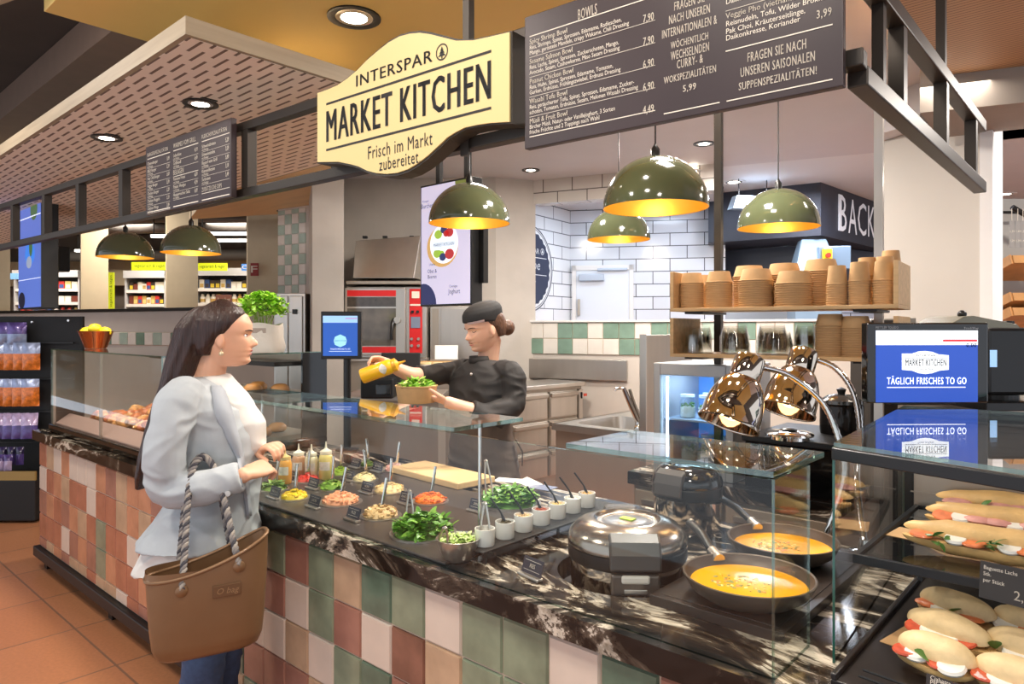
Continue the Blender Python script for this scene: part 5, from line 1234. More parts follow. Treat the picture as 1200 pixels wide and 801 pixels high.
# small glass-door fridge
fu0, fu1, fv, fz0, fz1 = -1.70, -1.305, 2.90, CT, 1.435
t = thing('glass_door_fridge', 'small grey counter fridge with a blue lit glass door and jars inside', 'refrigerator', (fu0, fv, fz0))
fm_ = mat('fridge_grey', (176, 176, 176), .35, .4)
m = M(); w_, h_ = fu1-fu0, fz1-fz0
m.box(0, .03, .03, .42, 0, h_); m.box(w_-.03, w_, .03, .42, 0, h_); m.box(.03, w_-.03, .03, .42, 0, .05); m.box(.03, w_-.03, .03, .42, h_-.04, h_); m.build('fridge_body', fm_, t, bevel=.004)
m = M(); m.box(.03, w_-.03, .40, .415, .05, h_-.04); m.build('back_lining', emis('fridge_blue', (70, 130, 210), .45), t)
m = M(); m.box(0, .035, 0, .03, 0, h_); m.box(w_-.035, w_, 0, .03, 0, h_); m.box(.035, w_-.035, 0, .03, 0, .06); m.box(.035, w_-.035, 0, .03, h_-.055, h_); o = m.build('door', fm_, t, bevel=.004)
m = M(); m.T = None; pane(m, .035, w_-.035, .01, .016, .06, h_-.055, 'y'); m.build('door_glass', gm, o)
m = M(); m.lathe([(0, 0), (.008, 0), (.008, .006), (0, .006)], 12, T=Matrix.Translation((w_*.45, 0, .025)) @ Matrix.Rotation(PI/2, 4, 'X')); m.build('door_lock', blackp, o)
m = M(); m.box(.045, .053, .04, .05, .07, h_-.065); m.build('light_strip', emis('fridge_led', (190, 220, 255), 5), t)
for z in (.19, ):
    m = M(); m.box(.03, w_-.03, .05, .40, z+.055, z+.063); m.build('wire_shelf', mat('shelf_ice', (170, 190, 214), .3, .3), t)
l = bpy.data.lights.new('fridge_lamp', 'AREA'); l.energy = 2.2; l.color = (.6, .8, 1); l.size = .25; o = bpy.data.objects.new('fridge_lamp', l); COL.objects.link(o); o.location = ((fu0+fu1)/2, fv+.15, fz1-.05)
jg = glass_mat('jar_glass', (.86, .92, .95), .07)
j0 = None
for i, (x, y, sh) in enumerate([(.11, .14, 0), (.20, .13, 0), (.29, .14, 0), (.15, .26, 0), (.25, .26, 0), (.11, .13, 1), (.20, .14, 1), (.29, .13, 1), (.16, .26, 1), (.26, .26, 1)]):
    q = Vector((fu0+x, fv+y, fz0+(.0505 if sh == 0 else .2535)))
    if j0 is None:
        j0 = thing('food_jar', '', 'jar', q)
        m = M(); m.lathe([(0, 0), (.034, 0), (.038, .006), (.038, .075), (.030, .09), (.030, .10)], 20); m.build('jar_body', jg, j0, smooth=40)
        m = M(); m.lathe([(0, .003), (.033, .003), (.035, .01), (.035, .05), (0, .055)], 16); m.mi = 1
        for k in range(14): m.ell((.026*math.cos(k*2.4), .026*math.sin(k*2.4), .052+.008*(k % 3)), (.008, .007, .005), 6, 4)
        m.build('jar_filling', [mat('jar_cream', (226, 226, 214), .5), mat('jar_herb', (96, 140, 70), .5)], j0)
        m = M(); m.lathe([(.032, .098), (.034, .098), (.034, .110), (0, .112)], 20); m.build('jar_lid', mat('lid_clear', (206, 220, 232), .2, coat=.3), j0, smooth=40); o = j0
    else: o = dup(j0, q)
    tag(o, 'small lidded jar of cream and herbs on the %s of the blue lit fridge' % ('floor' if sh == 0 else 'middle shelf'), 'jar', 'jars on the fridge ' + ('floor' if sh == 0 else 'shelf'))
# raised black plinth with kettle and chrome stand
bx = thing('black_plinth', 'raised gloss black service plinth on the back bar behind the heat lamps', 'plinth', (-1.24, 2.87, CT))
m = M(); m.box(0, .38, 0, .5, 0, .20); m.build('plinth_body', blackg, bx, bevel=.006); m = M(); m.box(-.01, .385, -.01, .51, .20, .225); m.build('plinth_top', blackp, bx, bevel=.004)
zp = CT+.225
p = PZ(925, 514, zp)
t = thing('chrome_stand', 'flat round chrome stand with a black knob on the black plinth below the heat lamps', 'stand', p)
m = M(); r = .095; m.lathe([(0, .0), (r*.8, 0), (r*.8, .012), (r, .016), (r, .022), (r*.86, .03), (r*.5, .034), (r*.42, .028), (0, .028)], 40); m.build('stand_disc', chrome, t, smooth=40)
m = M(); m.lathe([(0, .028), (.03, .028), (.032, .04), (.02, .046), (0, .048)], 20); m.build('knob', blackp, t, smooth=40)
p = P(986, 480, 3.0); p.z = zp
t = thing('soup_kettle', 'dark round soup kettle half hidden behind the big blue screen', 'kettle', p)
r = .085; m = M(); m.lathe([(0, 0), (r, 0), (r*1.03, .02), (r*1.03, .12), (r*.97, .13), (0, .13)], 30); m.build('kettle_body', mat('kettle_dark', (40, 36, 34), .12, .6), t, smooth=40)
m = M(); m.lathe([(r*1.0, .13), (r*.98, .145), (r*.6, .165), (0, .172)], 30); m.build('lid', mat('kettle_lid', (90, 86, 82), .15, .8), t, smooth=40); m = M(); m.lathe([(0, .17), (.014, .17), (.02, .19), (0, .2)], 14); m.build('lid_knob', blackp, t, smooth=40)
# ---- wooden rack with kraft bowls
RO = W(.6705, 2.95); RRZ = math.atan2(-.6, .8)+YAW; TR = T2(RO, RRZ)
RL = .856
t = thing('bowl_rack', 'two-tier light wooden rack of take-away bowls on dark posts', 'rack', RO, RRZ)
zU, zL = 1.683, 1.492
def xr(px, y):   # distance along the rack where a photo pixel is seen, at rack depth y
    k = (px-600)/F; a = Vector((CS*k-SN, SN*k+CS, 0)); e = Vector((math.cos(RRZ), math.sin(RRZ), 0)); o_ = TR @ Vector((0, y, 0)); o_.z = 0
    # o_ + e*s = a*d
    det = e.x*(-a.y)+a.x*e.y; s_ = (-o_.x*(-a.y) + -a.x*o_.y)/det
    return s_
for nm, z, hh in (('upper_tray', zU, .155), ('lower_tray', zL, .15)):
    m = M(); m.box(0, RL, 0, .30, z-.014, z); m.box(0, .016, 0, .30, z, z+hh); m.box(RL-.016, RL, 0, .30, z, z+hh); m.build(nm, wood, t, bevel=.0015)
for px, mt in ((842, frame_m), (1030, steel)):
    x = xr(px, .34); m = M(); m.box(x-.016, x+.016, .325, .357, CT+.0005, 3.1); m.build('post', mt, t)
    for z in (zU, zL): m = M(); m.box(x-.04, x+.04, .05, .33, z-.024, z-.0145); m.build('bracket', blackm, t)
def bowl_mesh(name, r, h, mt):
    m = M(); pr = [(0, h), (r*.76, h), (r*.78, h-.003), (r*.945, .0048), (r*1.0, .0045), (r*1.02, .0022), (r*1.0, 0), (r*.93, 0), (r*.76, h-.006), (0, h-.005)]
    m.lathe(pr, 28); return m.build(name, mt, smooth=35)
protos = {}
def stack(kind, r, h, pitch, n, px, y, z, where, name='kraft_bowl', mt=None, grp=None, x=None):
    key = (kind, round(r, 4))
    q = TR @ Vector(((xr(px, y) if x is None else x), y, z))
    for i in range(n):
        if key not in protos: o = bowl_mesh(name, r, h, mt); protos[key] = o
        else: o = dup(protos[key])
        o.location = (q.x, q.y, z+.0004+i*pitch); o.rotation_euler = (0, 0, i*.7)
        top = i == n-1
        if top: tag(o, 'topmost ' + where, 'bowl', grp)
        else: tag(o, 'lower ' + where, 'bowl', grp)
krf = kraft
g_ = 'kraft bowls on the rack'
for (px, r, h, n, nm) in [(811, .051, .045, 13, 'kraft bowl, front stack at the end by the tiled room'), (843, .055, .046, 13, 'kraft bowl, second front stack from the tiled room end'), (886, .068, .048, 13, 'wide kraft bowl, front stack left of the widest one'),
      (930, .070, .050, 11, 'wide kraft bowl, widest front stack of the upper tray')]:
    stack('b', r, h, .0088, n, px, .085, zU, nm, mt=krf, grp=g_)
for (px, n, nm) in [(981, 10, 'kraft cup, front stack next to the wide bowls'), (1007, 11, 'kraft cup, middle one of the three front cup stacks'), (1036, 11, 'kraft cup, front stack touching the tray end')]:
    stack('c', .0385, .072, .0088, n, px, .075, zU, nm, name='kraft_cup', mt=krf, grp='kraft cups on the rack')
for (px, r, h, n, nm) in [(822, .051, .045, 13, 'kraft bowl, rear stack behind the first two front stacks'), (878, .068, .048, 16, 'wide kraft bowl, rear stack behind the first wide stack'), (919, .070, .050, 16, 'wide kraft bowl, rear stack behind the widest front stack'), (962, .070, .050, 17, 'wide kraft bowl, rear stack seen between the bowls and the cups')]:
    stack('b', r, h, .0088, n, px, .222, zU, nm, mt=krf, grp=g_)
for (px, y, n, nm) in [(1016, .20, 14, 'kraft cup, rear stack behind the middle cups'), (1037, .20, 14, 'kraft cup, rear stack behind the end cups'), (1044, .25, 17, 'kraft cup, tallest rear stack at the tray end')]:
    stack('c', .0385, .072, .0088, n, px, y, zU, nm, name='kraft_cup', mt=krf, grp='kraft cups on the rack')
for (px, n, nm) in [(973, 14, 'kraft bowl, stack on the lower tray beside the clear tubs'), (1003, 13, 'kraft bowl, stack on the lower tray half behind the screen')]:
    stack('l', .055, .046, .0088, n, px, .10, zL, nm, mt=krf, grp='kraft bowls on the lower tray')
for (px, y, r, n, nm) in [(813, .08, .041, 5, 'clear plastic tub, short front stack at the tray end'), (822, .20, .047, 9, 'clear plastic tub, taller stack behind the short end stack'), (862, .08, .058, 6, 'clear plastic tub, front stack in the middle of the lower tray'), (861, .215, .062, 10, 'clear plastic tub, rear stack behind the middle one'),
      (911, .085, .062, 6, 'clear plastic tub, front stack under the wide kraft bowls'), (905, .22, .064, 10, 'clear plastic tub, rear stack under the wide kraft bowls'), (944, .15, .044, 10, 'clear plastic tub, slim stack beside the lower kraft bowls')]:
    stack('p%d' % px, r, .055, .0075, n, px, y, zL, nm, name='clear_tub', mt=plasticclear, grp='clear plastic tubs on the lower tray')
# ================= heat lamps =================
def heat_lamp(cap, mouth, d, mouth_r, neck, lb, base):
    p0 = P(cap[0], cap[1], d); p1 = P(mouth[0], mouth[1], d-.05)
    ax = (p0-p1); L_ = ax.length; zq = ax.normalized(); xq = zq.orthogonal().normalized(); yq = zq.cross(xq)
    t = thing('heat_lamp', lb, 'heat lamp', base)
    A = Matrix.Translation(p1-base) @ Matrix((xq, yq, zq)).transposed().to_4x4()
    r = mouth_r
    pr = [(r*.98, .0), (r*1.02, 0), (r*1.02, .008), (r*.98, .012), (r*.96, L_*.22), (r*.90, L_*.38), (r*.78, L_*.52), (r*.62, L_*.62), (r*.52, L_*.66)]
    m = M(); m.lathe(pr, 44, T=A); m.lathe([(r*.97, .004), (r*.93, L_*.22), (r*.85, L_*.38), (r*.70, L_*.52), (0, L_*.60)], 44, T=A); m.build('lamp_shade', rosechrome, t, smooth=50)
    m = M(); m.lathe([(r*.50, L_*.64), (r*.52, L_*.66), (r*.52, L_*.92), (r*.48, L_*.97), (r*.36, L_), (0, L_)], 36, T=A); m.build('lamp_cap', rosechrome, t, smooth=35)
    m = M(); m.ell((0, 0, 0), (r*.45, r*.45, r*.6), 16, 8); m.T = None; m.V = [A @ (v+Vector((0, 0, L_*.30))) for v in m.V]; m.build('bulb', emis('heat_bulb', (255, 214, 150), 4), t, smooth=180)
    pts = [P(*q)-base for q in neck]; c_ = []
    for i in range(len(pts)-1):
        a, b = pts[max(0, i-1)], pts[min(len(pts)-1, i+2)]
        for k in range(14):
            s = k/14; p_, q_ = pts[i], pts[i+1]; m1, m2 = (q_-a)*.5, (b-p_)*.5
            c_.append((2*s**3-3*s*s+1)*p_+(s**3-2*s*s+s)*m1+(-2*s**3+3*s*s)*q_+(s**3-s*s)*m2)
    c_.append(pts[-1]); rr_ = [.0105 if i % 2 else .0085 for i in range(len(c_))]
    m = M(); m.tube(c_, rr_, 12); m.build('gooseneck', chrome, t, smooth=60)
    m = M(); m.lathe([(0, 0), (.05, 0), (.05, .012), (.02, .02), (.014, .05), (0, .05)], 26); m.build('lamp_base', chrome, t, smooth=40)
bA = Vector((-.70, 2.20, CT+.001)); bB = Vector((-.60, 2.24, CT+.001))
def toP(v): # photo pixel and distance of a world point
    d = -SN*v.x+CS*v.y; return (600+F*(CS*v.x+SN*v.y)/d, HZ-F*(v.z-CZ)/d, d)
qa = toP(bA+Vector((0, 0, .04))); qb = toP(bB+Vector((0, 0, .04)))
heat_lamp((881, 417), (853, 497), 2.12, .090, [(893, 430, 2.13), (925, 440, 2.15), (962, 470, 2.15), (981, 508, 2.13), (989, 560, 2.10), qa], 'polished warm chrome heat lamp with bent gooseneck, tilted farther over the soup pans', bA)
heat_lamp((944, 409), (922, 482), 2.32, .088, [(957, 421, 2.32), (980, 432, 2.30), (1000, 460, 2.26), (1008, 505, 2.22), (1004, 560, 2.18), qb], 'polished warm chrome heat lamp standing more upright behind its twin', bB)
# ================= rice cookers =================
def rice_cooker(c, r, zb, zr_, lb, small=False):
    t = thing('rice_cooker', lb, 'rice cooker', (c[0], c[1], zb))
    h = zr_-zb; body = mat('cooker_mirror', (206, 196, 184), .1, 1)
    m = M(); m.lathe([(0, 0), (r*.9, 0), (r*.95, .02), (r*.95, h-.035), (0, h-.035)], 56); m.build('cooker_body', body, t, smooth=40)
    m = M(); m.lathe([(r*.94, h-.035), (r*.985, h-.035), (r*1.0, h-.028), (r*1.0, h), (r*.97, h+.004), (0, h+.004)], 56); m.build('seal_ring', blackp, t, smooth=40)
    lidm = blackg if small else mat('cooker_lid', (170, 160, 150), .2, .95)
    m = M(); m.lathe([(r*1.0, h+.004), (r*1.01, h+.016), (r*.96, h+.036), (r*.84, h+.056), (r*.66, h+.068), (r*.56, h+.070), (r*.53, h+.064), (r*.50, h+.060), (r*.3, h+.064), (0, h+.066)], 56); o = m.build('lid', lidm, t, smooth=50)
    m = M(); m.lathe([(r*.50, h+.0610), (r*.47, h+.063), (r*.44, h+.0618)], 40); m.build('lid_ring', steel, o, smooth=50)
    if not small: m = M(); m.box(-.018, .022, -.012, .012, h+.064, h+.068); m.T = None; m.build('warning_sticker', mat('sticker_lime', (190, 220, 60), .5), o)
    # front latch turned towards the customers, rear hinge opposite
    a = math.atan2(-c[1], -c[0])+R(7 if not small else -30)
    A = Matrix.Rotation(a+PI/2, 4, 'Z')
    dm = mat('cooker_grey', (64, 58, 54), .35)
    w_ = .066 if not small else .05
    sec = [(-r*.80, h+.066), (-r*1.02, h+.050), (-r*1.11, h+.02), (-r*1.13, h-.02), (-r*1.03, h-.02), (-r*.98, h+.012), (-r*.80, h+.050)]
    m = M(); n = len(sec); m.add([(-w_, y, z) for y, z in sec]+[(w_, y, z) for y, z in sec], [tuple(range(n)), tuple(reversed(range(n, 2*n)))]+[(i, i+n, (i+1) % n+n, (i+1) % n) for i in range(n)], A); m.build('latch_cover', dm, t, bevel=.006)
    if not small:
        m = M(); m.box(-w_*.95, w_*.95, -r*1.09, -r*.93, h-.085, h-.03, A); m.build('latch_housing', mat('housing_grey', (104, 96, 90), .2, .5), t, bevel=.006)
        m = M(); m.box(-w_*.55, w_*.55, -r*1.13, -r*1.05, h-.052, h-.03, A); m.build('latch_button', mat('button_light', (214, 206, 196), .3), t, bevel=.006)
        m = M(); m.box(-w_*.45, w_*.45, -r*1.10, -r*1.05, h-.078, h-.066, A); m.build('label_plate', steel, t, bevel=.002)
    m = M(); m.box(-w_*.75, w_*.75, r*.82, r*1.12, h-.005, h+.062, A); m.build('hinge_block', dm, t, bevel=.010)
rice_cooker((HC[0], HC[1]), .165, .70, 1.0, 'big mirror steel rice cooker sunk in the granite, its lid closed')
rice_cooker((-1.12, 2.13), .115, CT+.001, 1.075, 'smaller rice cooker with a gloss black lid behind the big one', True)
m = M(); m.box(-1.26, -.86, 1.465, 1.865, .68, .70); o = m.build('cooker_shelf', steel_d); tag(o, 'steel shelf under the counter opening bearing the big rice cooker', 'shelf')
# ================= wok pans =================
m = M(); m.box(-.89, -.56, 1.50, 2.20, CT, CT+.024); m.box(-.87, -.58, 1.52, 2.18, CT+.024, CT+.026); o = m.build('warming_plate', mat('plate_brown_black', (46, 38, 34), .35), bevel=.004); tag(o, 'flat dark warming plate under the two soup pans', 'warming plate')
wokm = mat('wok_taupe', (92, 80, 70), .38, .3, var=.05); wok_in = mat('wok_inside', (96, 86, 78), .4, .2)
def wok(px, py, hw, hend, lb, lbs):
    zr_ = 1.005; p = PZ(px, py, zr_); d = toP(p)[2]; r = hw/F*d; base = CT+.0265; h = zr_-base
    c = Vector((p.x, p.y, base)); t = thing('soup_pan', lb, 'pan', c)
    m = M(); m.lathe([(0, 0), (r*.62, 0), (r*.70, .006), (r*.88, h*.42), (r*.98, h*.85), (r*1.0, h), (r*.985, h+.002), (r*.96, h), (r*.94, h*.85), (r*.84, h*.45), (r*.66, .012), (0, .010)], 56); m.build('pan_body', wokm, t, smooth=40)
    e = P(*hend)-c; dr = Vector((e.x, e.y, 0)).normalized(); s0 = dr*r*.985+Vector((0, 0, h*.80))
    m = M(); m.tube([s0-dr*.01, s0+dr*.03+Vector((0, 0, .012)), s0.lerp(e, .55)+Vector((0, 0, .012)), e], [.012, .012, .014, .015], 12, flat=.7); m.build('handle', blackp, t, smooth=60)
    m = M(); m.tube([s0-dr*.012, s0+dr*.028+Vector((0, 0, .011))], [.016, .015], 12); m.build('ferrule', steel, t, smooth=50)
    m = M(); m.ell(e-dr*.006+Vector((0, 0, .009)), (.007, .007, .004), 10, 6); m.build('hang_ring', steel, t, smooth=60)
    so = mat('soup_orange', (248, 172, 6), .14, var=.06, vs=10, coat=.3); cr = mat('soup_cream', (246, 214, 130), .4); hb = mat('soup_herb', (112, 120, 30), .5); nut = mat('soup_seed', (214, 120, 10), .4)
    zs = h*.60; rs_ = r*.885
    m = M(); m.lathe([(rs_, zs), (rs_*.5, zs+.0004), (0, zs+.0006)], 48); rr_ = random.Random(int(px))
    for i in range(70):
        q = r*.36*math.sqrt(rr_.random()); a = rr_.uniform(0, 6.28); m.mi = rr_.choice([1, 1, 2, 2, 3]); s = rr_.uniform(.0015, .005)
        m.ell((q*math.cos(a)*1.3-.012, q*math.sin(a)-.01, zs+.001), (s*1.6, s, .0012), 7, 4, Matrix.Rotation(rr_.uniform(0, 3), 3, 'Z'))
    o = m.build('pumpkin_soup', [so, cr, hb, nut], smooth=60, loc=c); tag(o, lbs, 'soup', kind='stuff')
wok(877, 672, 75, (809, 612, 1.98), 'taupe deep pan of orange soup closest to the glass end, handle pointing back', 'bright orange soup with cream and herb flecks in the front pan')
wok(917, 630, 62, (845, 584, 2.34), 'taupe deep pan of orange soup behind the first one, handle raised', 'orange soup with herb flecks in the rear pan')
# ================= sandwich display =================
sA, sB = Vector((-.455, 1.485)), Vector((-.514, 2.33)); sC, sD = Vector((.16, 1.32)), Vector((.16, 2.42)); zT = 1.36
t = thing('sandwich_case', 'open black-framed glass sandwich display with a flat glass top at the near end', 'display case', (sA.x, sA.y, CT))
TS = Matrix.Translation((-sA.x, -sA.y, -CT))
def sm(): m = M(); m.T = TS; return m
def bar(m, a, b, z0, z1, w_):
    d_ = (Vector(b)-Vector(a)).normalized(); n_ = Vector((-d_.y, d_.x))*w_
    m.slab([(a[0]-n_.x, a[1]-n_.y), (b[0]-n_.x, b[1]-n_.y), (b[0]+n_.x, b[1]+n_.y), (a[0]+n_.x, a[1]+n_.y)], z0, z1)
m = sm(); bar(m, sA, sC, zT-.026, zT-.002, .009); m.build('front_rail', blackp, t, bevel=.002); m = sm(); bar(m, sB, sD, zT-.026, zT-.002, .009); m.build('rear_rail', blackp, t, bevel=.002)
m = sm(); q4 = [sA, sC, sD, sB]; m.mi = 0; m.slab([tuple(x) for x in q4], zT, zT+.008); n = len(m.I); m.I = [0, 0]+[1]*(n-2); m.build('top_glass', [glass_mat('smoked_top', (.82, .82, .82), .13), glass_edge], t)
m = sm(); d_ = (sB-sA).normalized(); n_ = Vector((-d_.y, d_.x))*.0025; m.slab([(sA.x-n_.x, sA.y-n_.y), (sA.x+n_.x, sA.y+n_.y), (sB.x+n_.x, sB.y+n_.y), (sB.x-n_.x, sB.y-n_.y)][::-1], CT, zT-.002)
m.I = [1, 1, 1, 0, 1, 0]; m.build('side_pane', [glass, mat('edge_deep_green', (30, 84, 70), .1, coat=.5)], t)
for q in (sB+Vector((.02, -.02)), ):
    m = sm(); m.box(q.x-.012, q.x+.012, q.y-.012, q.y+.012, CT, zT-.026); m.build('rear_post', blackp, t)
m = sm(); m.box(-.47, .16, 1.695, 2.27, 1.078, 1.084); m.build('upper_shelf', tinted, t)
m = sm(); m.box(-.475, -.463, 1.69, 2.27, 1.07, 1.09); m.box(-.475, .16, 1.682, 1.694, 1.07, 1.09); m.box(-.475, .16, 2.27, 2.28, 1.07, 1.09); m.build('shelf_frame', blackp, t, bevel=.001)
m = sm(); m.box(-.36, -.35, 1.75, 2.25, 1.04, 1.07); m.box(-.10, -.09, 1.75, 2.25, 1.04, 1.07); m.build('shelf_strut', blackp, t)
m = sm(); m.box(-.43, .16, 1.385, 2.20, CT+.001, CT+.014); m.box(-.43, -.42, 1.385, 2.20, CT+.014, CT+.026); m.build('lower_tray', mat('tray_black_brown', (38, 32, 30), .3), t, bevel=.002)
m = sm(); m.box(-.49, .16, 2.30, 2.325, CT+.05, zT-.03); 
for z in (1.0, 1.12, 1.2, 1.27): m.box(-.49, .16, 2.296, 2.30, z, z+.004)
m.build('back_panel', steel_d, t)
m = sm()
for y in (1.40, 1.43): m.tube([(-.385, y, CT+.03), (-.22, y-.02, CT+.03)], .0025, 6)
m.build('wire_divider', blackp, t)
crust = mat('bread_crust_pale', (228, 200, 150), .55, var=.14, vs=26, bump=.25, bs=60); crust2 = mat('bread_crust_gold', (222, 182, 118), .5, var=.16, vs=18, bump=.25, bs=50)
tomato = mat('tomato_slice', (206, 88, 58), .25, var=.2, vs=60, coat=.4); mozz = mat('mozzarella', (246, 242, 230), .3, coat=.2); basil = mat('basil_green', (86, 132, 60), .4, var=.2, vs=30); salmon_s = mat('smoked_salmon', (232, 128, 76), .3, var=.2, vs=50, coat=.3); ham = mat('ham_pink', (222, 160, 150), .4, var=.15, vs=30)
def bun_half(m, L_, w_, h_, up, nz=0):
    A = Matrix.Diagonal((L_/2, w_/2, h_, 1))
    n = 24; prof = [(math.cos(a), math.sin(a)) for a in [PI/2*i/7 for i in range(8)]]; prof[-1] = (0, 1)
    prof = [(0, 0)]+[(r_**.75 if r_ > 0 else 0, z) for r_, z in prof]
    vs0 = len(m.V); m.lathe(prof, n, T=A if up else A @ Matrix.Diagonal((1, 1, -1, 1)))
    for v in m.V[vs0:]:
        v += Vector((0, 0, mnoise.noise(v*22+Vector((nz, 0, 0)))*.004))
def ciabatta(loc, rz, L_, lb, s, fill):
    t = thing('ciabatta_sandwich', lb, 'sandwich', loc, rz, 'ciabatta sandwiches on the lower tray'); r_ = random.Random(s)
    m = M(); bun_half(m, L_, .074, .024, False, s); m.T = None; m.V = [v+Vector((0, 0, .026)) for v in m.V]; m.build('bottom_bun', crust2, t, smooth=50)
    m = M(); bun_half(m, L_, .076, .030, True, s+7); A = Matrix.Translation((0, .010, .040)) @ Matrix.Rotation(R(14), 4, 'X'); m.V = [A @ v for v in m.V]; m.build('top_bun', crust, t, smooth=50)
    kinds = fill; n = len(kinds)
    for i, k in enumerate(kinds):
        x = -L_*.36+L_*.72*(i+.5)/n; y = -.022+.004*(i % 2); A = Matrix.Translation((x, y, .036)) @ Matrix.Rotation(R(10+r_.uniform(-6, 6)), 4, 'X') @ Matrix.Rotation(r_.uniform(-.3, .3), 4, 'Z')
        m = M()
        if k == 't': m.lathe([(0, -.003), (.022, -.003), (.024, 0), (.022, .003), (0, .003)], 18, T=A); m.build('tomato_slice', tomato, t, smooth=40)
        elif k == 'm': m.lathe([(0, -.005), (.022, -.005), (.025, 0), (.022, .005), (0, .005)], 18, T=A); m.build('mozzarella_slice', mozz, t, smooth=50)
        elif k == 's': m.ell((0, 0, 0), (.03, .018, .006), 12, 6); m.V = [A @ v for v in m.V]; m.build('salmon_slice', salmon_s, t, smooth=60)
        else:
            leafblade(m, (x, y-.008, .040), .034, .012, r_, .1); m.build('basil_leaf', basil, t, smooth=60)
zS = CT+.0155
def along2(a, b, z): pa, pb = PZ(*a, z), PZ(*b, z); return (pa+pb)/2, math.atan2((pb-pa).y, (pb-pa).x), (pb-pa).length
for (a, b, lb, s, fl_) in [((1051, 757), (1142, 792), 'ciabatta with tomato, mozzarella and a basil leaf, lowest of the three at the glass side', 1, 'tmbtm'), ((1062, 728), (1158, 764), 'ciabatta with mozzarella and tomato, between the other two at the glass side', 2, 'tmmt'), ((1077, 703), (1163, 735), 'ciabatta with salmon, mozzarella and cucumber, farthest of the three at the glass side', 3, 'smbs'),
      ((1141, 785), (1240, 822), 'ciabatta with tomato and mozzarella cut off by the picture corner, lowest of the second row', 4, 'tmtm'), ((1153, 753), (1245, 785), 'ciabatta with mozzarella and tomato, middle of the second row', 5, 'bmt'), ((1163, 727), (1250, 752), 'ciabatta with orange salmon, farthest of the second row under the price card', 6, 'msm')]:
    c, rz, L_ = along2(a, b, zS+.03); c.z = zS+.004; ciabatta(c, rz, L_*1.02, lb, s, fl_)
for i, (px, py, lb) in enumerate([(1105, 752, 'kraft paper sheet under the ciabattas at the glass side'), (1205, 780, 'kraft paper sheet under the second row of ciabattas')]):
    p = PZ(px, py, zS); m = M(); m.box(-.085, .085, -.10, .10, 0, .0015); o = m.build('kraft_sheet', kraft, loc=(p.x, p.y, CT+.0142), rz=R(-10)); tag(o, lb, 'paper')
def baguette(a, b, lb, s, ext, fills):
    c, rz, L_ = along2(a, b, 1.12); L2 = L_+ext; dirv = Vector((math.cos(rz), math.sin(rz), 0)); c = PZ(*a, 1.12)+dirv*L2/2; c.z = 1.0852
    t = thing('baguette_sandwich', lb, 'sandwich', c, rz, 'filled baguettes on the upper shelf'); r_ = random.Random(s)
    m = M(); bun_half(m, L2, .072, .030, False, s); m.V = [v+Vector((0, 0, .032)) for v in m.V]; m.build('bottom_bread', crust2, t, smooth=50)
    m = M(); bun_half(m, L2, .070, .026, True, s+3); A = Matrix.Translation((0, .016, .046)) @ Matrix.Rotation(R(16), 4, 'X'); m.V = [A @ v for v in m.V]; m.build('top_bread', crust2, t, smooth=50)
    n = len(fills)
    for i, k in enumerate(fills):
        x = -L2*.42+L2*.84*(i+.5)/n; y = -.020; A = Matrix.Translation((x, y, .042)) @ Matrix.Rotation(R(12+r_.uniform(-8, 8)), 4, 'X')
        m = M()
        if k in 'ts': m.lathe([(0, -.003), (.024, -.003), (.026, 0), (.024, .003), (0, .003)], 18, T=A); m.build('salmon_slice' if k == 's' else 'tomato_slice', salmon_s if k == 's' else tomato, t, smooth=40)
        elif k == 'm': m.lathe([(0, -.005), (.02, -.005), (.023, 0), (.02, .005), (0, .005)], 18, T=A); m.build('mozzarella_slice', mozz, t, smooth=50)
        elif k == 'h': m.ell((0, 0, 0), (.036, .02, .009), 14, 6); m.V = [A @ v for v in m.V]; m.build('ham_slice', ham, t, smooth=60)
        else:
            for q in range(7): leafblade(m, (x+r_.uniform(-.02, .02), y-.012-r_.uniform(0, .008), .044-r_.uniform(-.012, .014)), .03, .006, r_, .5)
            m.build('rocket_leaves', basil, t, smooth=60)
baguette((1057, 622), (1200, 646), 'long baguette with salmon, mozzarella and rocket, front one on the upper shelf', 1, .12, 'srmsrmsrm')
baguette((1083, 601), (1200, 618), 'baguette with pink ham and orange slices, between the other two on the upper shelf', 2, .14, 'smhhmhsm')
baguette((1096, 586), (1200, 598), 'baguette with ham and a bare golden top, rearmost on the upper shelf', 3, .14, 'hrhhrh')
p = PZ(1140, 645, 1.085); m = M(); m.box(-.20, .22, -.05, .05, 0, .0012); o = m.build('kraft_sheet', kraft, loc=(p.x+.02, p.y+.035, 1.0842), rz=R(-5)); tag(o, 'kraft paper sheet under the front baguette', 'paper')
tagm = mat('price_slate', (52, 46, 42), .5)
def price(px, py, z, w_, h_, lb, lines, big):
    p = PV(px, py, z)
    t = thing('price_card', lb, 'price card', p, R(-8), 'price cards in the sandwich display')
    m = M(); A = Matrix.Rotation(R(-8), 4, 'X'); m.box(0, w_, -.001, .001, -h_, 0, A); m.build('card', tagm, t); m = M()
    for i, s in enumerate(lines): m.text(s, .006, -h_*(.16+.17*i), .0105, 'LEFT', -.0015, .9, .0, T=A)
    m.text(big, w_*.82, -h_*.74, .026, 'RIGHT', -.0015, .9, .005, T=A); m.build('lettering', text_w, t)
price(1149, 656, 1.674, .12, .072, 'dark price card with 2,99 on the upper shelf edge before the front baguette', ['Baguette Lachs', 'Stk.', 'per Stück'], '2,99')
price(1086, 788, 1.37, .07, .03, 'dark price card at the picture bottom below the nearest ciabatta', ['Ciabatta', 'per Stk.'], '2,49')
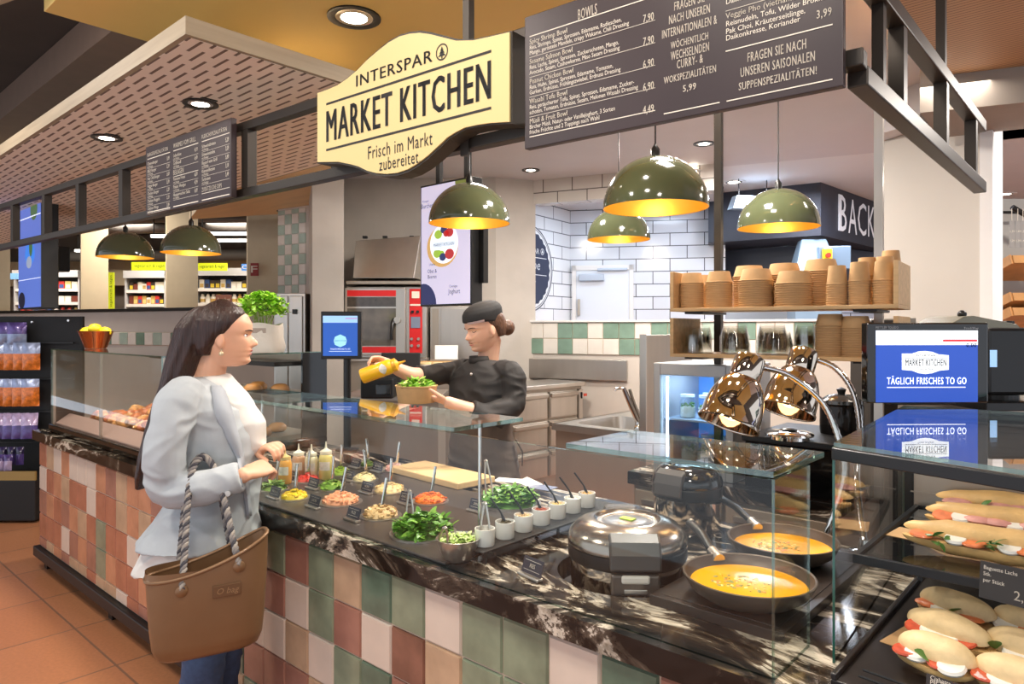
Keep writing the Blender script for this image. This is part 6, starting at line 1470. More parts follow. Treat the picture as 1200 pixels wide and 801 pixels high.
# ---- big blue screen
d = 2.07; k = d/F
O = W((1087-600)/F*d, d, zT+.0085)
t = thing('scale_screen', 'big black-framed blue display reading MARKET KITCHEN on the sandwich display top', 'screen', O, YAW+R(2))
X = lambda px: (px-1087)*k; Zz = lambda py: CZ+(HZ-py)*k-O.z
m = M(); m.box(X(1015), X(1160), 0, .035, Zz(472), Zz(378)); m.build('screen_body', blackg, t, bevel=.004)
m = M(); m.box(-.10, .10, .02, .12, 0, .012); m.box(-.03, .03, .036, .07, .012, .12); m.build('stand', blackp, t, bevel=.003)
m = M(); m.box(X(1025), X(1147), -.001, 0, Zz(471), Zz(387)); o = m.build('display', emis('scale_blue', (40, 78, 176), .75), t)
m = M(); m.box(X(1025), X(1147), -.0015, -.001, Zz(404), Zz(387)); m.build('display_bar', emis('scale_white', (240, 248, 255), .95), o)
m = M(); m.box(X(1105), X(1146), -.002, -.0015, Zz(400), Zz(397.5)); m.build('red_bar', emis('scale_red', (206, 40, 50), .8), o)
m = M(); fit(m, '0.00', X(1133), X(1145), Zz(406.5), Zz(401.5), -.0022, .01); m.build('price_digits', text_k, o)
m = M(); bp_ = [(1056, 414), (1068, 414), (1076, 411.5), (1084, 411), (1092, 412), (1100, 415), (1112, 416), (1112, 433), (1101, 434), (1092, 437), (1084, 438), (1076, 437), (1068, 434), (1056, 433)]
m.face([(X(a), Zz(b)) for a, b in bp_][::-1], -.002, -.001); m.build('badge', emis('scale_badge', (236, 242, 246), .95), o)
m = M(); fit(m, 'MARKET KITCHEN', X(1060), X(1109), Zz(428.5), Zz(420.5), -.0024, .012); fit(m, 'INTERSPAR', X(1072), X(1096), Zz(417.5), Zz(415), -.0024); fit(m, 'Frisch im Markt', X(1075), X(1094), Zz(433.5), Zz(431), -.0024); m.box(X(1059), X(1110), -.0024, -.002, Zz(419.4), Zz(418.9)); m.box(X(1059), X(1110), -.0024, -.002, Zz(430.2), Zz(429.7)); m.build('badge_lettering', text_k, o)
m = M(); fit(m, 'TÄGLICH FRISCHES TO GO', X(1038), X(1133), Zz(450), Zz(440), -.0024, .012); m.box(X(1038), X(1132), -.0024, -.002, Zz(454), Zz(453)); m.build('slogan', emis('scale_text', (240, 244, 250), .95), o)
m = M(); fit(m, 'METTLER TOLEDO', X(1025), X(1052), Zz(385), Zz(382), -.0005, .01); fit(m, 'FreshWay', X(1131), X(1148), Zz(386), Zz(383), -.0005); m.build('maker_lettering', mat('maker_grey', (190, 190, 194), .5), t)
# ---- weighing scale and slicer behind the screen
p = P(1180, 452, 2.45); zsl = CZ+(HZ-470)*2.45/F
t2 = thing('side_cabinet', 'dark cabinet behind the sandwich display carrying the scale and the slicer', 'cabinet', (p.x, p.y, 0), YAW)
m = M(); m.box(-.08, .5, -.02, .55, .06, zsl-.03); m.build('cabinet_body', steel_d, t2); m = M(); m.box(-.10, .52, -.04, .57, zsl-.03, zsl); m.build('cabinet_top', blackp, t2, bevel=.003)
t = thing('counter_scale', 'black weighing scale head behind the big blue screen at the picture edge', 'scale', (p.x, p.y, zsl+.001), YAW)
k = 2.45/F; m = M(); m.box((1158-1180)*k, (1220-1180)*k, 0, .10, .02, CZ+(HZ-384)*k-zsl); m.build('scale_head', blackp, t, bevel=.012); m = M(); m.box((1160-1180)*k, (1168-1180)*k, -.002, 0, (.12), (.18)); m.build('small_display', emis('pos_light', (150, 190, 230), .8), t)
m = M(); m.lathe([(0, 0), (.05, 0), (.05, .02), (0, .02)], 24, (0.02, .05, 0)); m.build('scale_foot', blackp, t)
p2 = P(1150, 384, 2.75); t = thing('slicer', 'grey slicer with sloping cover and a round black knob behind the scale', 'slicer', (p2.x, p2.y, zsl+.001), YAW)
k = 2.75/F; hz = lambda py: CZ+(HZ-py)*k-zsl
m = M(); m.box((1102-1150)*k, (1192-1150)*k, 0, .22, 0, hz(386)); m.build('slicer_body', mat('slicer_dark', (70, 66, 62), .35, .5), t, bevel=.006)
m = M(); m.face([((1100-1150)*k, hz(386)), ((1196-1150)*k, hz(386)), ((1190-1150)*k, hz(380)), ((1140-1150)*k, hz(370)), ((1128-1150)*k, hz(371))], -.01, .23); m.build('sloped_cover', mat('slicer_green_grey', (132, 128, 112), .35, .4), t, bevel=.003)
m = M(); m.ell(((1137-1150)*k, .05, hz(368)), (.017, .017, .017), 14, 8); m.cyl(((1137-1150)*k, .05, hz(372)), ((1137-1150)*k, .05, hz(368)), .006); m.build('knob', blackp, t, smooth=50)
m = M(); m.box((1184-1150)*k, (1194-1150)*k, .02, .05, hz(386), hz(376)); m.build('side_grip', blackp, t, bevel=.004)
p3 = P(1046, 384, 3.12); t = thing('till_back', 'grey machine top showing just above the big blue screen', 'machine', (p3.x, p3.y, 0), YAW); k = 3.0/F
m = M(); m.box((1014-1040)*k, (1066-1040)*k, 0, .2, 1.0, CZ+(HZ-374)*k); m.box((1014-1040)*k, (1066-1040)*k, .02, .18, 0, 1.0); m.build('machine_body', mat('slicer_dark', (70, 66, 62)), t, bevel=.008); m = M(); m.box((1060-1040)*k, (1067-1040)*k, -.01, .2, 1.5, CZ+(HZ-372)*k); m.build('side_plate', steel_d, t)
# ================= bakery rack on the far right =================
p = P(1176, 384, 5.2); k = 5.2/F
t = thing('bread_rack', 'navy bakery wall rack with tilted wooden bread trays at the picture edge', 'rack', (p.x, p.y, 0), YAW)
Zb = lambda py: CZ+(HZ-py)*k
m = M(); m.box(-.09, .03, .25, .3, 0, Zb(250)); m.build('side_panel', navy, t); m = M(); m.box(.03, .6, .27, .3, 0, Zb(225)); m.build('back_panel', mat('rack_grey', (176, 172, 166), .6), t)
m = M(); m.tube([(-.1, .1, Zb(246)), (.5, .1, Zb(246))], .012, 8); m.tube([(.05, -.02, Zb(243)), (.25, -.02, Zb(262))], .02, 8); m.build('rail', blackm, t)
trays = []
for py in (315, 358, 375):
    A = Matrix.Translation((0.02, -.02, Zb(py))) @ Matrix.Rotation(R(-18), 4, 'X')
    m = M(); m.box(-.03, .5, -.1, .24, 0, .012, A); m.box(-.03, .5, -.112, -.1, 0, .06, A); m.box(-.042, -.03, -.1, .24, 0, .07, A); m.build('bread_tray', mat('tray_wood', (196, 142, 84), .55, var=.15, vs=8), t); trays.append(A)
    m = M(); m.tube([(.09, -.12, Zb(py)-.09), (.09, -.14, Zb(py)+.12)], .008, 8); m.build('upright', blackm, t)
lf = None
for a, A in enumerate(trays):
    for i in range(4):
        q = T2((p.x, p.y, 0), YAW) @ (A @ Vector((.03+.10*i, .06, .052)))
        if lf is None:
            m = M(); m.ell((0, 0, 0), (.042, .13, .034), 16, 8); lf = m.build('bread_loaf', mat('loaf_crust', (206, 150, 84), .5, var=.3, vs=16, bump=.3, bs=40), smooth=180); o = lf
        else: o = dup(lf)
        o.location = q; o.rotation_euler = (R(-18), 0, YAW+R(-20)); tag(o, 'golden bread loaf on the %s tray of the bakery rack' % ('upper', 'middle', 'lowest')[a], 'bread', 'loaves on the %s tray' % ('upper', 'middle', 'lowest')[a])
for i, (px, lb) in enumerate([(1186, 'grey hanging price strip on the bakery rack, closest to the navy panel'), (1193, 'grey hanging price strip on the bakery rack, between the other two'), (1199, 'grey hanging price strip on the bakery rack at the picture edge')]):
    q = P(px, 290, 5.15); t = thing('price_strip_card', lb, 'price card', q, YAW, 'price strips on the bakery rack'); m = M(); m.box(-.018, .018, 0, .004, .0, .20); m.build('card', mat('strip_grey', (150, 146, 142), .6), t); m = M()
    for j in range(2): m.text('1,%d9' % (2+i+j), 0, .05+.07*j, .022, y=-.001)
    m.cyl((0, .002, .2), (0, .002, .29), .002, n=6); m.build('lettering', text_w, t)
# ================= people =================
mat('tmp', (200, 200, 200))
skin_a = mat('skin_warm', (226, 172, 140), .45, var=.05, vs=14, sss=.15)
skin_b = mat('skin_light', (228, 178, 150), .45, var=.05, vs=14, sss=.15)
FRONT = [(0, .050), (.008, .082), (.020, .0945), (.034, .0870), (.044, .0955), (.051, .0915), (.058, .0985), (.067, .0915), (.080, .0915), (.100, .0925), (.114, .0885), (.126, .0965), (.150, .0965), (.180, .084), (.205, .056), (.220, .022), (.226, .004)]
BACK = [(0, -.030), (.03, -.052), (.06, -.078), (.10, -.096), (.14, -.101), (.18, -.086), (.205, -.058), (.22, -.024), (.226, -.004)]
WID = [(0, .030), (.010, .040), (.025, .049), (.045, .057), (.075, .0655), (.10, .070), (.13, .0745), (.16, .074), (.19, .062), (.21, .040), (.222, .018), (.226, .004)]
NOSE = [(.066, 0), (.071, .014), (.078, .026), (.084, .0265), (.100, .0155), (.113, .004), (.120, 0)]
def head_pt(z, th):
    xf, xb, w_ = interp(FRONT, z), interp(BACK, z), interp(WID, z)
    c_, s_ = math.cos(th), math.sin(th)
    y = w_*math.copysign(abs(s_)**.92, s_)
    x = xf*abs(c_)**.88 if c_ > 0 else xb*abs(c_)**.9
    if c_ > 0:
        g = lambda yy, zz_, y0, z0, sy, sz: math.exp(-((yy-y0)/sy)**2-((zz_-z0)/sz)**2)
        x += interp(NOSE, z)*math.exp(-(y/(.009+.006*max(0, min(1, (.10-z)/.025))))**2)
        ay = abs(y)
        x -= .011*g(ay, z, .031, .112, .016, .011)
        x += .005*g(ay, z, .030, .111, .011, .007)
        x += .005*g(ay, z, .042, .080, .02, .022)
        x += .003*g(ay, z, .026, .128, .02, .006)
        x -= .004*g(ay, z, .034, .054, .012, .014)
    return Vector((x, y, z))
def add_head(m, A, ears=True):
    zs_ = [.226*i/70 for i in range(71)]; n = 72
    m.loft([[A @ head_pt(z, 2*PI*k/n) for k in range(n)] for z in zs_])
    if ears:
        for s in (-1, 1):
            b = len(m.V)
            m.ell((-.008, s*.073, .098), (.017, .007, .030), 14, 8, Matrix.Rotation(s*R(18), 3, 'Z') @ Matrix.Rotation(R(-12), 3, 'Y'))
            m.ell((-.002, s*.070, .074), (.009, .006, .011), 10, 6)
            for i in range(b, len(m.V)): m.V[i] = A @ m.V[i]
def head_parts(par, A, closed, lipc):
    def loc(m, nm, mt, sm_=180):
        m.V = [A @ v for v in m.V]; return m.build(nm, mt, par, smooth=sm_)
    dark = mat('lash_dark', (40, 28, 24), .5)
    for s in (-1, 1):
        p = head_pt(.110, s*math.asin(min(1, .031/interp(WID, .110))))
        if not closed:
            m = M(); m.ell((p.x-.0075, s*.031, .1105), (.0105, .0125, .0095), 16, 10); loc(m, 'eye', mat('eye_white', (236, 230, 224), .2, coat=.5))
            m = M(); m.ell((p.x+.0015, s*.030, .1105), (.0025, .0052, .0055), 12, 8); loc(m, 'iris', mat('iris_dark', (52, 34, 24), .15, coat=.6))
        m = M(); pts = [head_pt(.1135+(.004*math.sin(PI*i/8) if not closed else -.006*math.sin(PI*i/8)), s*math.asin((.019+.024*i/8)/.0705)) for i in range(9)]
        m.tube([q+Vector((.0008, 0, 0)) for q in pts], [.0008]+[.0016]*7+[.001], 6); loc(m, 'eyelash', dark)
        m = M(); pts = [head_pt(.1255+.006*math.sin(PI*(i+1)/11), s*math.asin((.013+.036*i/8)/.0735)) for i in range(9)]
        m.tube([q+Vector((.0002, 0, 0)) for q in pts], [.0014]+[.0024]*5+[.0018, .0014, .0008], 6); loc(m, 'eyebrow', mat('brow_brown', (66, 44, 34), .7))
    m = M()
    for z0, dz in ((.0470, -.0055), (.0568, .0046)):
        rows = []
        for j in range(4):
            rows.append([head_pt(z0+dz*(j/3-.5)*1.6*math.cos(PI*(i/12-.5))**.6 if True else 0, math.asin((-.022+.044*i/12)/.059))+Vector((.0012, 0, 0)) for i in range(13)])
        for j in range(3): m.add(rows[j]+rows[j+1], [(i, i+1, i+14, i+13) for i in range(12)])
    loc(m, 'lips', lipc, 180)
def add_hand(m, wrist, d, nrm, side, curl=(40, 45, 30), spread=6, thumb=(45, 20), s=1.0):
    # d = direction of the fingers, nrm = back-of-hand normal, side = +1 when the thumb lies towards d x nrm
    d = d.normalized(); nrm = (nrm-d*nrm.dot(d)).normalized(); t_ = d.cross(nrm)*side
    A = Matrix((d, t_, nrm)).transposed().to_4x4(); A.translation = wrist
    b = len(m.V)
    rings = []
    for x, w_, h_ in ((-.02, .026, .020), (.0, .027, .019), (.02, .034, .017), (.05, .041, .015), (.075, .041, .013), (.090, .038, .011)):
        rings.append([(x*s, w_*s*math.cos(2*PI*k/16), h_*s*math.sin(2*PI*k/16)) for k in range(16)])
    m.loft(rings)
    for i, (y, L_) in enumerate(((.029, .070), (.010, .078), (-.010, .072), (-.028, .056))):
        p = Vector((.084*s, y*s, 0)); a = 0; pts = [p-Vector((.012*s, 0, 0)), p]; sp = R(spread)*(1.3-i)*.9
        for q, f_ in enumerate((.46, .30, .24)):
            a += R(curl[q])*(1+.06*i); v = Vector((math.cos(a)*math.cos(sp), math.sin(sp)*math.cos(a), -math.sin(a)))
            p = p+v*L_*f_*s; pts.append(p)
        m.tube(pts, [.0088*s, .0092*s, .0086*s, .0078*s, .0066*s], 10)
        m.ell(pts[-1], (.0066*s,)*3, 10, 6)
    p0 = Vector((.015*s, .026*s, -.004*s)); ta, tb = R(thumb[0]), R(thumb[1])
    v1 = Vector((math.cos(ta), math.sin(ta)*math.cos(tb), -math.sin(ta)*math.sin(tb))); v2 = Vector((math.cos(ta*.6), math.sin(ta*.6)*math.cos(tb*1.6), -math.sin(ta*.6)*math.sin(tb*1.6)-.15)).normalized()
    p1 = p0+v1*.040*s; p2 = p1+v2*.030*s; p3 = p2+v2*.022*s
    m.tube([p0, p1, p2, p3], [.014*s, .0115*s, .010*s, .0075*s], 10); m.ell(p3, (.0075*s,)*3, 10, 6)
    for i in range(b, len(m.V)): m.V[i] = A @ m.V[i]
def limb(m, pts, rs, n=16, cuts=5):
    c_ = []; r_ = []
    pts = [Vector(p) for p in pts]
    for i in range(len(pts)-1):
        a, b_ = pts[max(0, i-1)], pts[min(len(pts)-1, i+2)]
        for k in range(cuts):
            s = k/cuts; m1, m2 = (pts[i+1]-a)*.35, (b_-pts[i])*.35
            c_.append((2*s**3-3*s*s+1)*pts[i]+(s**3-2*s*s+s)*m1+(-2*s**3+3*s*s)*pts[i+1]+(s**3-s*s)*m2); r_.append(lerp(rs[i], rs[i+1], s))
    c_.append(pts[-1]); r_.append(rs[-1]); m.tube(c_, r_, n)
def tor_ring(z, c, l, f, w_, df, db, n=40, p_=2.3):
    out = []
    for k in range(n):
        a = 2*PI*k/n; c_, s_ = math.cos(a), math.sin(a); q = (abs(c_)**p_+abs(s_)**p_)**(-1/p_)
        out.append(c+l*(w_*q*s_)+f*((df if c_ > 0 else db)*q*c_)+Vector((0, 0, z)))
    return out
def sub_rings(tab, l, f, n=40, steps=4):
    out = []
    for i in range(len(tab)-1):
        for k in range(steps):
            t_ = k/steps; r_ = [lerp(a, b, t_) for a, b in zip(tab[i], tab[i+1])]; out.append(r_)
    out.append(list(tab[-1])); return [tor_ring(r_[0], l*0+f*r_[1], l, f, r_[2], r_[3], r_[4], n) for r_ in out]
cloth_blazer = mat('blazer_grey', (178, 184, 188), .8, var=.03, vs=30, bump=.35, bs=9)
cloth_white = mat('top_white', (220, 217, 212), .75, bump=.25, bs=10)
denim = mat('denim_blue', (58, 78, 112), .8, var=.15, vs=60, bump=.3, bs=12)
shoe_m = mat('shoe_dark', (50, 42, 38), .4)
hair_m = mat('hair_dark_brown', (50, 29, 23), .32, var=.45, vs=10, stretch=(9, 9, .7), bump=.6, bs=14)
hair_b = mat('hair_brown', (92, 62, 44), .42, var=.35, vs=14, stretch=(4, 4, 2), bump=.5, bs=30)
# ---------------- the customer ----------------
DC = 2.5
def LC(px, py, y=0.0): d = DC+y; return Vector(((px-600)/F*d-(250-600)/F*DC, y, CZ+(HZ-py)/F*d))
base = W((250-600)/F*DC, DC, 0)
cust = thing('person', 'long-haired woman in a pale grey blazer facing the chef, bag on her arm', 'person', base, YAW)
ex, ey, ez = Vector((1, 0, 0)), Vector((0, 1, 0)), Vector((0, 0, 1))
chin = LC(272, 431)
AH = Matrix.Translation(Vector((.036, 0, 1.462))) @ Matrix.Rotation(R(17), 4, 'Z') @ Matrix.Rotation(R(1), 4, 'Y')
body = M()
add_head(body, AH)
limb(body, [(-.035, 0, 1.36), (-.015, 0, 1.44), (.0, 0, 1.51)], [.070, .056, .054])
f_, l_ = ex, Vector((0, -1, 0))
tors = [(1.43, -.035, .05, .05, .05), (1.40, -.03, .12, .07, .075), (1.34, -.02, .165, .10, .10), (1.22, .0, .150, .12, .11), (1.05, .01, .125, .10, .09), (.95, -.01, .15, .11, .12), (.86, -.02, .165, .11, .13), (.78, -.02, .15, .10, .12)]
body.loft(sub_rings(tors, l_, f_))
sR, eR, wR = LC(212, 466, -.175), LC(197, 572, -.22), LC(288, 556, -.20)
sL, eL, wL = LC(212, 466, .175), Vector((-.02, .24, 1.06)), LC(303, 527, .02)
limb(body, [sR, eR, wR], [.050, .040, .026]); limb(body, [sL, eL, wL], [.050, .040, .026])
add_hand(body, LC(290, 555, -.195), (LC(322, 542, -.10)-LC(290, 555, -.195)), Vector((.1, -.7, .7)), -1, (34, 48, 30), 4, (38, 40), .95)
add_hand(body, LC(304, 527, .01), (LC(335, 516, -.07)-LC(304, 527, .01)), Vector((.25, -.35, .9)), 1, (38, 48, 34), 4, (38, 40), .92)
for s in (-1, 1): limb(body, [(-.02, s*.085, .82), (-.0, s*.085, .46), (-.03, s*.085, .09)], [.082, .055, .040]); body.ell((.04, s*.085, .055), (.12, .04, .045), 14, 8)
ob = mesh_obj('body', remesh(body, .0042, 5, .5), skin_a, cust)
head_parts(cust, AH, False, mat('lip_rose', (186, 92, 84), .35, coat=.2))
m = M(); m.lathe([(0, -.009), (.007, -.005), (.0085, 0), (.007, .005), (0, .009)], 12); m.V = [AH @ (v+Vector((.000, -.080, .048))) for v in m.V]; m.tube([AH @ Vector((.0, -.078, .064)), AH @ Vector((.0, -.080, .055))], .0015, 6); m.build('earring', mat('earring_pearl', (226, 206, 170), .2, .4), cust, smooth=60)
m = M(); m.ell((0, 0, 0), (.004, .016, .003), 10, 6); m.V = [AH @ (v+Vector((.0915, 0, .0515))) for v in m.V]; m.build('teeth', mat('teeth', (240, 236, 228), .3), cust, smooth=180)
# hair
hm = M()
HL = [(.04, -.034), (.07, -.022), (.095, .002), (.115, .034), (.14, .056), (.165, .068), (.19, .073), (.21, .062), (.228, .03), (.242, .005)]
HB = [(.04, -.088), (.07, -.104), (.10, -.118), (.14, -.122), (.18, -.108), (.205, -.085), (.225, -.052), (.242, -.02)]
HWD = [(.04, .070), (.07, .080), (.10, .083), (.13, .087), (.16, .087), (.19, .077), (.21, .060), (.228, .034), (.242, .008)]
rg = []
for i in range(28):
    z = .04+.202*i/27; a, b, w_ = interp(HL, z), interp(HB, z), interp(HWD, z); c_ = (a+b)/2; h_ = (a-b)/2
    rg.append([AH @ Vector((c_+h_*math.copysign(abs(math.cos(2*PI*k/40))**.8, math.cos(2*PI*k/40)), w_*math.copysign(abs(math.sin(2*PI*k/40))**.8, math.sin(2*PI*k/40)), z)) for k in range(40)])
hm.loft(rg)
tab = [(1.676, -.015, .028, .035), (1.662, -.022, .044, .052), (1.64, -.033, .056, .068), (1.60, -.052, .064, .084), (1.54, -.068, .064, .092), (1.47, -.090, .058, .100), (1.40, -.108, .050, .110), (1.32, -.140, .046, .105), (1.24, -.170, .042, .095), (1.15, -.200, .036, .085), (1.08, -.222, .028, .070), (1.02, -.240, .014, .045)]
rg = []
for i in range(len(tab)-1):
    for k in range(5):
        z, x, rx_, ry_ = [lerp(a, b, k/5) for a, b in zip(tab[i], tab[i+1])]
        rg.append([Vector((x+rx_*math.cos(2*PI*j/40)*(1+.05*math.sin(9*2*PI*j/40+z*3)), -.025+ry_*math.sin(2*PI*j/40)*(1+.05*math.sin(11*2*PI*j/40)), z)) for j in range(40)])
hm.loft(rg)
mesh_obj('hair', remesh(hm, .005, 3, .5), hair_m, cust)
# clothes
top = M(); tt_ = [(1.432, -.010, .060, .064, .064), (1.41, -.013, .075, .085, .07), (1.36, -.01, .10, .128, .07), (1.26, .01, .105, .172, .08), (1.17, .01, .095, .180, .08), (1.12, .0, .085, .150, .08)]
top.loft(sub_rings(tt_, l_, f_), caps=True)
mesh_obj('white_top', remesh(top, .006, 3, wr=.005, wf=9, seed=4), cloth_white, cust)
sh = M(); sh.loft(sub_rings([(.90, -.02, .165, .125, .155), (.84, -.03, .185, .140, .185), (.755, -.04, .205, .150, .222)], l_, f_)); mesh_obj('shirt_hem', remesh(sh, .007, 2, wr=.008, wf=9, seed=2), cloth_white, cust)
jk = M()
jt = [(1.428, -.04, .070, .05, .055), (1.405, -.035, .135, .075, .08), (1.36, -.025, .180, .108, .105), (1.30, -.01, .186, .140, .118), (1.22, .0, .180, .160, .125), (1.12, .0, .168, .165, .120), (1.02, .0, .160, .152, .125), (.93, -.01, .185, .158, .170), (.845, -.02, .222, .168, .228)]
jk.loft(sub_rings(jt, l_, f_))
limb(jk, [LC(222, 455, -.12), LC(207, 476, -.195), LC(194, 530, -.235), eR, LC(235, 572, -.235), LC(282, 558, -.205)], [.055, .070, .066, .062, .056, .047])
limb(jk, [Vector((-.06, .12, 1.385)), sL, eL, LC(285, 535, .05)], [.055, .068, .060, .045])
jo = mesh_obj('blazer', remesh(jk, .006, 5, wr=.0075, wf=8), cloth_blazer, cust)
def jsurf(x, z):
    for a, b in zip(jt, jt[1:]):
        if b[0] <= z <= a[0]:
            t_ = (z-a[0])/(b[0]-a[0]); r_ = [lerp(p, q, t_) for p, q in zip(a, b)]; break
    else: r_ = jt[0] if z > jt[0][0] else jt[-1]
    q = (x-r_[1])/(r_[3] if x > r_[1] else r_[4]); q = max(-.999, min(.999, q)); return -r_[2]*(1-abs(q)**2.3)**(1/2.3)
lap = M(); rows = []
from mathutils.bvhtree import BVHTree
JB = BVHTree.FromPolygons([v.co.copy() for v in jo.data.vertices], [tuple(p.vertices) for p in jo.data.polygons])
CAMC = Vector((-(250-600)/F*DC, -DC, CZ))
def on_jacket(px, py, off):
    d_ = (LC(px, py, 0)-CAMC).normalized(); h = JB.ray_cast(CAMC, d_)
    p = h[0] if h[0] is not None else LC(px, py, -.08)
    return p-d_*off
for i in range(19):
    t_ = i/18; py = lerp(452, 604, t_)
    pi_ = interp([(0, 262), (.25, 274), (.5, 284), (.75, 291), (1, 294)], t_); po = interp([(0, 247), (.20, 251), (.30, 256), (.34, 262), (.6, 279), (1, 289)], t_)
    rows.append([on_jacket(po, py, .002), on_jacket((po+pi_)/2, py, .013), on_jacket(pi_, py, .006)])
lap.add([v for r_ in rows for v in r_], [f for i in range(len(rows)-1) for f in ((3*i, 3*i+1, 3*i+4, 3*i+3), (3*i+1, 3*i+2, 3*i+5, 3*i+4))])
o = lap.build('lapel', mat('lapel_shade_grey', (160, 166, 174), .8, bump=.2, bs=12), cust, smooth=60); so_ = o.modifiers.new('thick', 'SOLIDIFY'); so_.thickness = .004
m = M(); m.lathe([(0, 0), (.009, 0), (.009, .003), (0, .004)], 14); m.V = [LC(267, 578, -.262)+Vector((v.x, -v.z, v.y)) for v in m.V]; m.build('cuff_button', mat('button_grey', (190, 190, 188), .3), cust)
jn = M(); jn.loft(sub_rings([(.86, -.02, .17, .12, .14), (.78, -.02, .165, .115, .135), (.70, -.02, .15, .11, .12)], l_, f_))
for s in (-1, 1): limb(jn, [(-.02, s*.08, .82), (.0, s*.082, .46), (-.03, s*.085, .10)], [.098, .074, .058])
mesh_obj('jeans', remesh(jn, .008, 3, wr=.007, wf=9), denim, cust)
for s in (-1, 1):
    m = M(); m.ell((.03, s*.085, .05), (.135, .05, .05), 18, 10); m.V = [Vector((v.x, v.y, max(.001, v.z))) for v in m.V]; m.build('shoe', shoe_m, cust, smooth=60)
# ---------------- the handbag (carried, a thing of its own) ----------------
bagm = mat('bag_bronze', (128, 96, 66), .42, .25, var=.05, vs=10, coat=.15)
bag_o = W((244-600)/F*2.15, 2.15, .60); 
bt = thing('handbag', 'large smooth bronze brown handbag with striped rope handles on the customer\'s forearm', 'handbag', bag_o, YAW+R(30))
def brow(z, hw, hd, dx=0):
    out = []
    for k in range(48):
        a = 2*PI*k/48; c_, s_ = math.cos(a), math.sin(a); q = (abs(c_)**3.2+abs(s_)**3.2)**(-1/3.2); out.append(Vector((dx+hw*q*c_, hd*q*s_, z)))
    return out
prof_ = [(.0, .125, .036), (.012, .145, .052), (.04, .157, .062), (.10, .164, .066), (.20, .170, .068), (.30, .175, .066)]
m = M(); outer = []
for i in range(len(prof_)-1):
    for k in range(4): outer.append(brow(*[lerp(a, b, k/4) for a, b in zip(prof_[i], prof_[i+1])]))
dip = lambda v, z: Vector((v.x, v.y, z-.030*(1-(v.x/.19)**2)+.055*(v.x/.19)))
outer.append([dip(v, .305) for v in brow(.3, .175, .066)]); inner_ = [dip(v, .305) for v in brow(.3, .169, .060)]
m.loft(outer+[inner_]+[brow(.18, .155, .056), brow(.06, .14, .045)], caps=True); m.build('bag_body', bagm, bt, smooth=50)
m = M(); rm = [dip(v, .306) for v in brow(.3, .173, .0645)]; m.tube(rm+[rm[0]], .006, 8); m.build('bag_rim', bagm, bt, smooth=60)
rope = stripes('rope_striped', (150, 142, 134), (60, 58, 64), .018, 'Z', .5)
nt_ = rope.node_tree
arm_pt = LC(237, 553, -.205)   # top of the forearm, in the customer's frame
BT = T2(bag_o, YAW+R(30)).inverted() @ T2(base, YAW)
ap = BT @ arm_pt
for y0, lab in ((-.069, None), (.069, None)):
    for_x = (-.080, .080)
    pts = []
    a, b = Vector((for_x[0], y0, dip(Vector((for_x[0], 0, 0)), .275).z)), Vector((for_x[1], y0, dip(Vector((for_x[1], 0, 0)), .275).z))
    tp = ap+Vector((0, y0*.12, .052))
    path = bez(a, a.lerp(tp, .5)+Vector((-.012, y0*.1, 0)), tp+Vector((-.055, 0, -.015)), tp, 12)[:-1]+bez(tp, tp+Vector((.055, 0, -.015)), b.lerp(tp, .5)+Vector((.012, y0*.1, 0)), b, 12)
    for ph in range(3):
        hx_ = []
        n_ = len(path); L_ = 0
        fine = []
        for i in range(n_-1):
            for k in range(6): fine.append(path[i].lerp(path[i+1], k/6))
        fine.append(path[-1]); acc = 0
        for i, p in enumerate(fine):
            tg = (fine[min(i+1, len(fine)-1)]-fine[max(i-1, 0)]).normalized(); u_ = tg.cross(Vector((0, 1, 0))).normalized(); v_ = tg.cross(u_)
            if i: acc += (p-fine[i-1]).length
            an = acc/.040*2*PI+ph*2*PI/3; hx_.append(p+(u_*math.cos(an)+v_*math.sin(an))*.0055)
        if ph == 0: mm_ = M()
        mm_.mi = ph
        mm_.tube(hx_, .0062, 7)
    mm_.build('rope_handle', [mat('rope_grey', (150, 142, 134), .8), mat('rope_dark', (62, 60, 66), .8), mat('rope_mid', (118, 112, 110), .8)], bt, smooth=60)
    for q in (a, b):
        m = M(); m.lathe([(0, -.004), (.016, -.004), (.018, 0), (.012, .005), (0, .006)], 16, T=Matrix.Translation(q+Vector((0, math.copysign(.0, y0), -.005))) @ Matrix.Rotation(PI/2 if y0 < 0 else -PI/2, 4, 'X')); m.build('eyelet', bagm, bt, smooth=50)
m = M(); m.box(.005, .085, -.0725, -.064, .185, .222); m.build('emblem_plate', mat('emblem_bronze', (112, 82, 56), .4, .3), bt, bevel=.002)
m = M(); m.text('O bag', .045, .203, .026, y=-.0735, sx=1.0, shear=.25); m.build('emblem_lettering', mat('emblem_light', (160, 128, 92), .4, .3), bt)
# ---------------- the chef ----------------
DH = 3.46
def LH(px, py, y=0.0): d = DH+y; return Vector(((px-600)/F*d-(566-600)/F*DH, y, CZ+(HZ-py)/F*d))
cb = W((566-600)/F*DH, DH, 0)
chef = thing('person', 'chef in black jacket and cap pouring yellow sauce over a salad bowl behind the counter', 'person', cb, YAW)
f_, l_ = Vector((-.62, -.785, 0)), Vector((.785, -.62, 0))
body = M()
face_yaw = math.atan2(-.50, -.866)
AC = Matrix.Translation(LH(573, 409, -.02)+Vector((0, 0, .0))) @ Matrix.Rotation(face_yaw, 4, 'Z') @ Matrix.Rotation(R(14), 4, 'Y') @ Matrix.Scale(.98, 4)
add_head(body, AC)
nb = LH(572, 426, 0)
limb(body, [nb+Vector((.012, .02, -.06)), nb+Vector((0, 0, .01)), AC @ Vector((-.025, 0, .055))], [.072, .054, .052])
zc_ = lambda py: CZ+(HZ-py)/F*DH
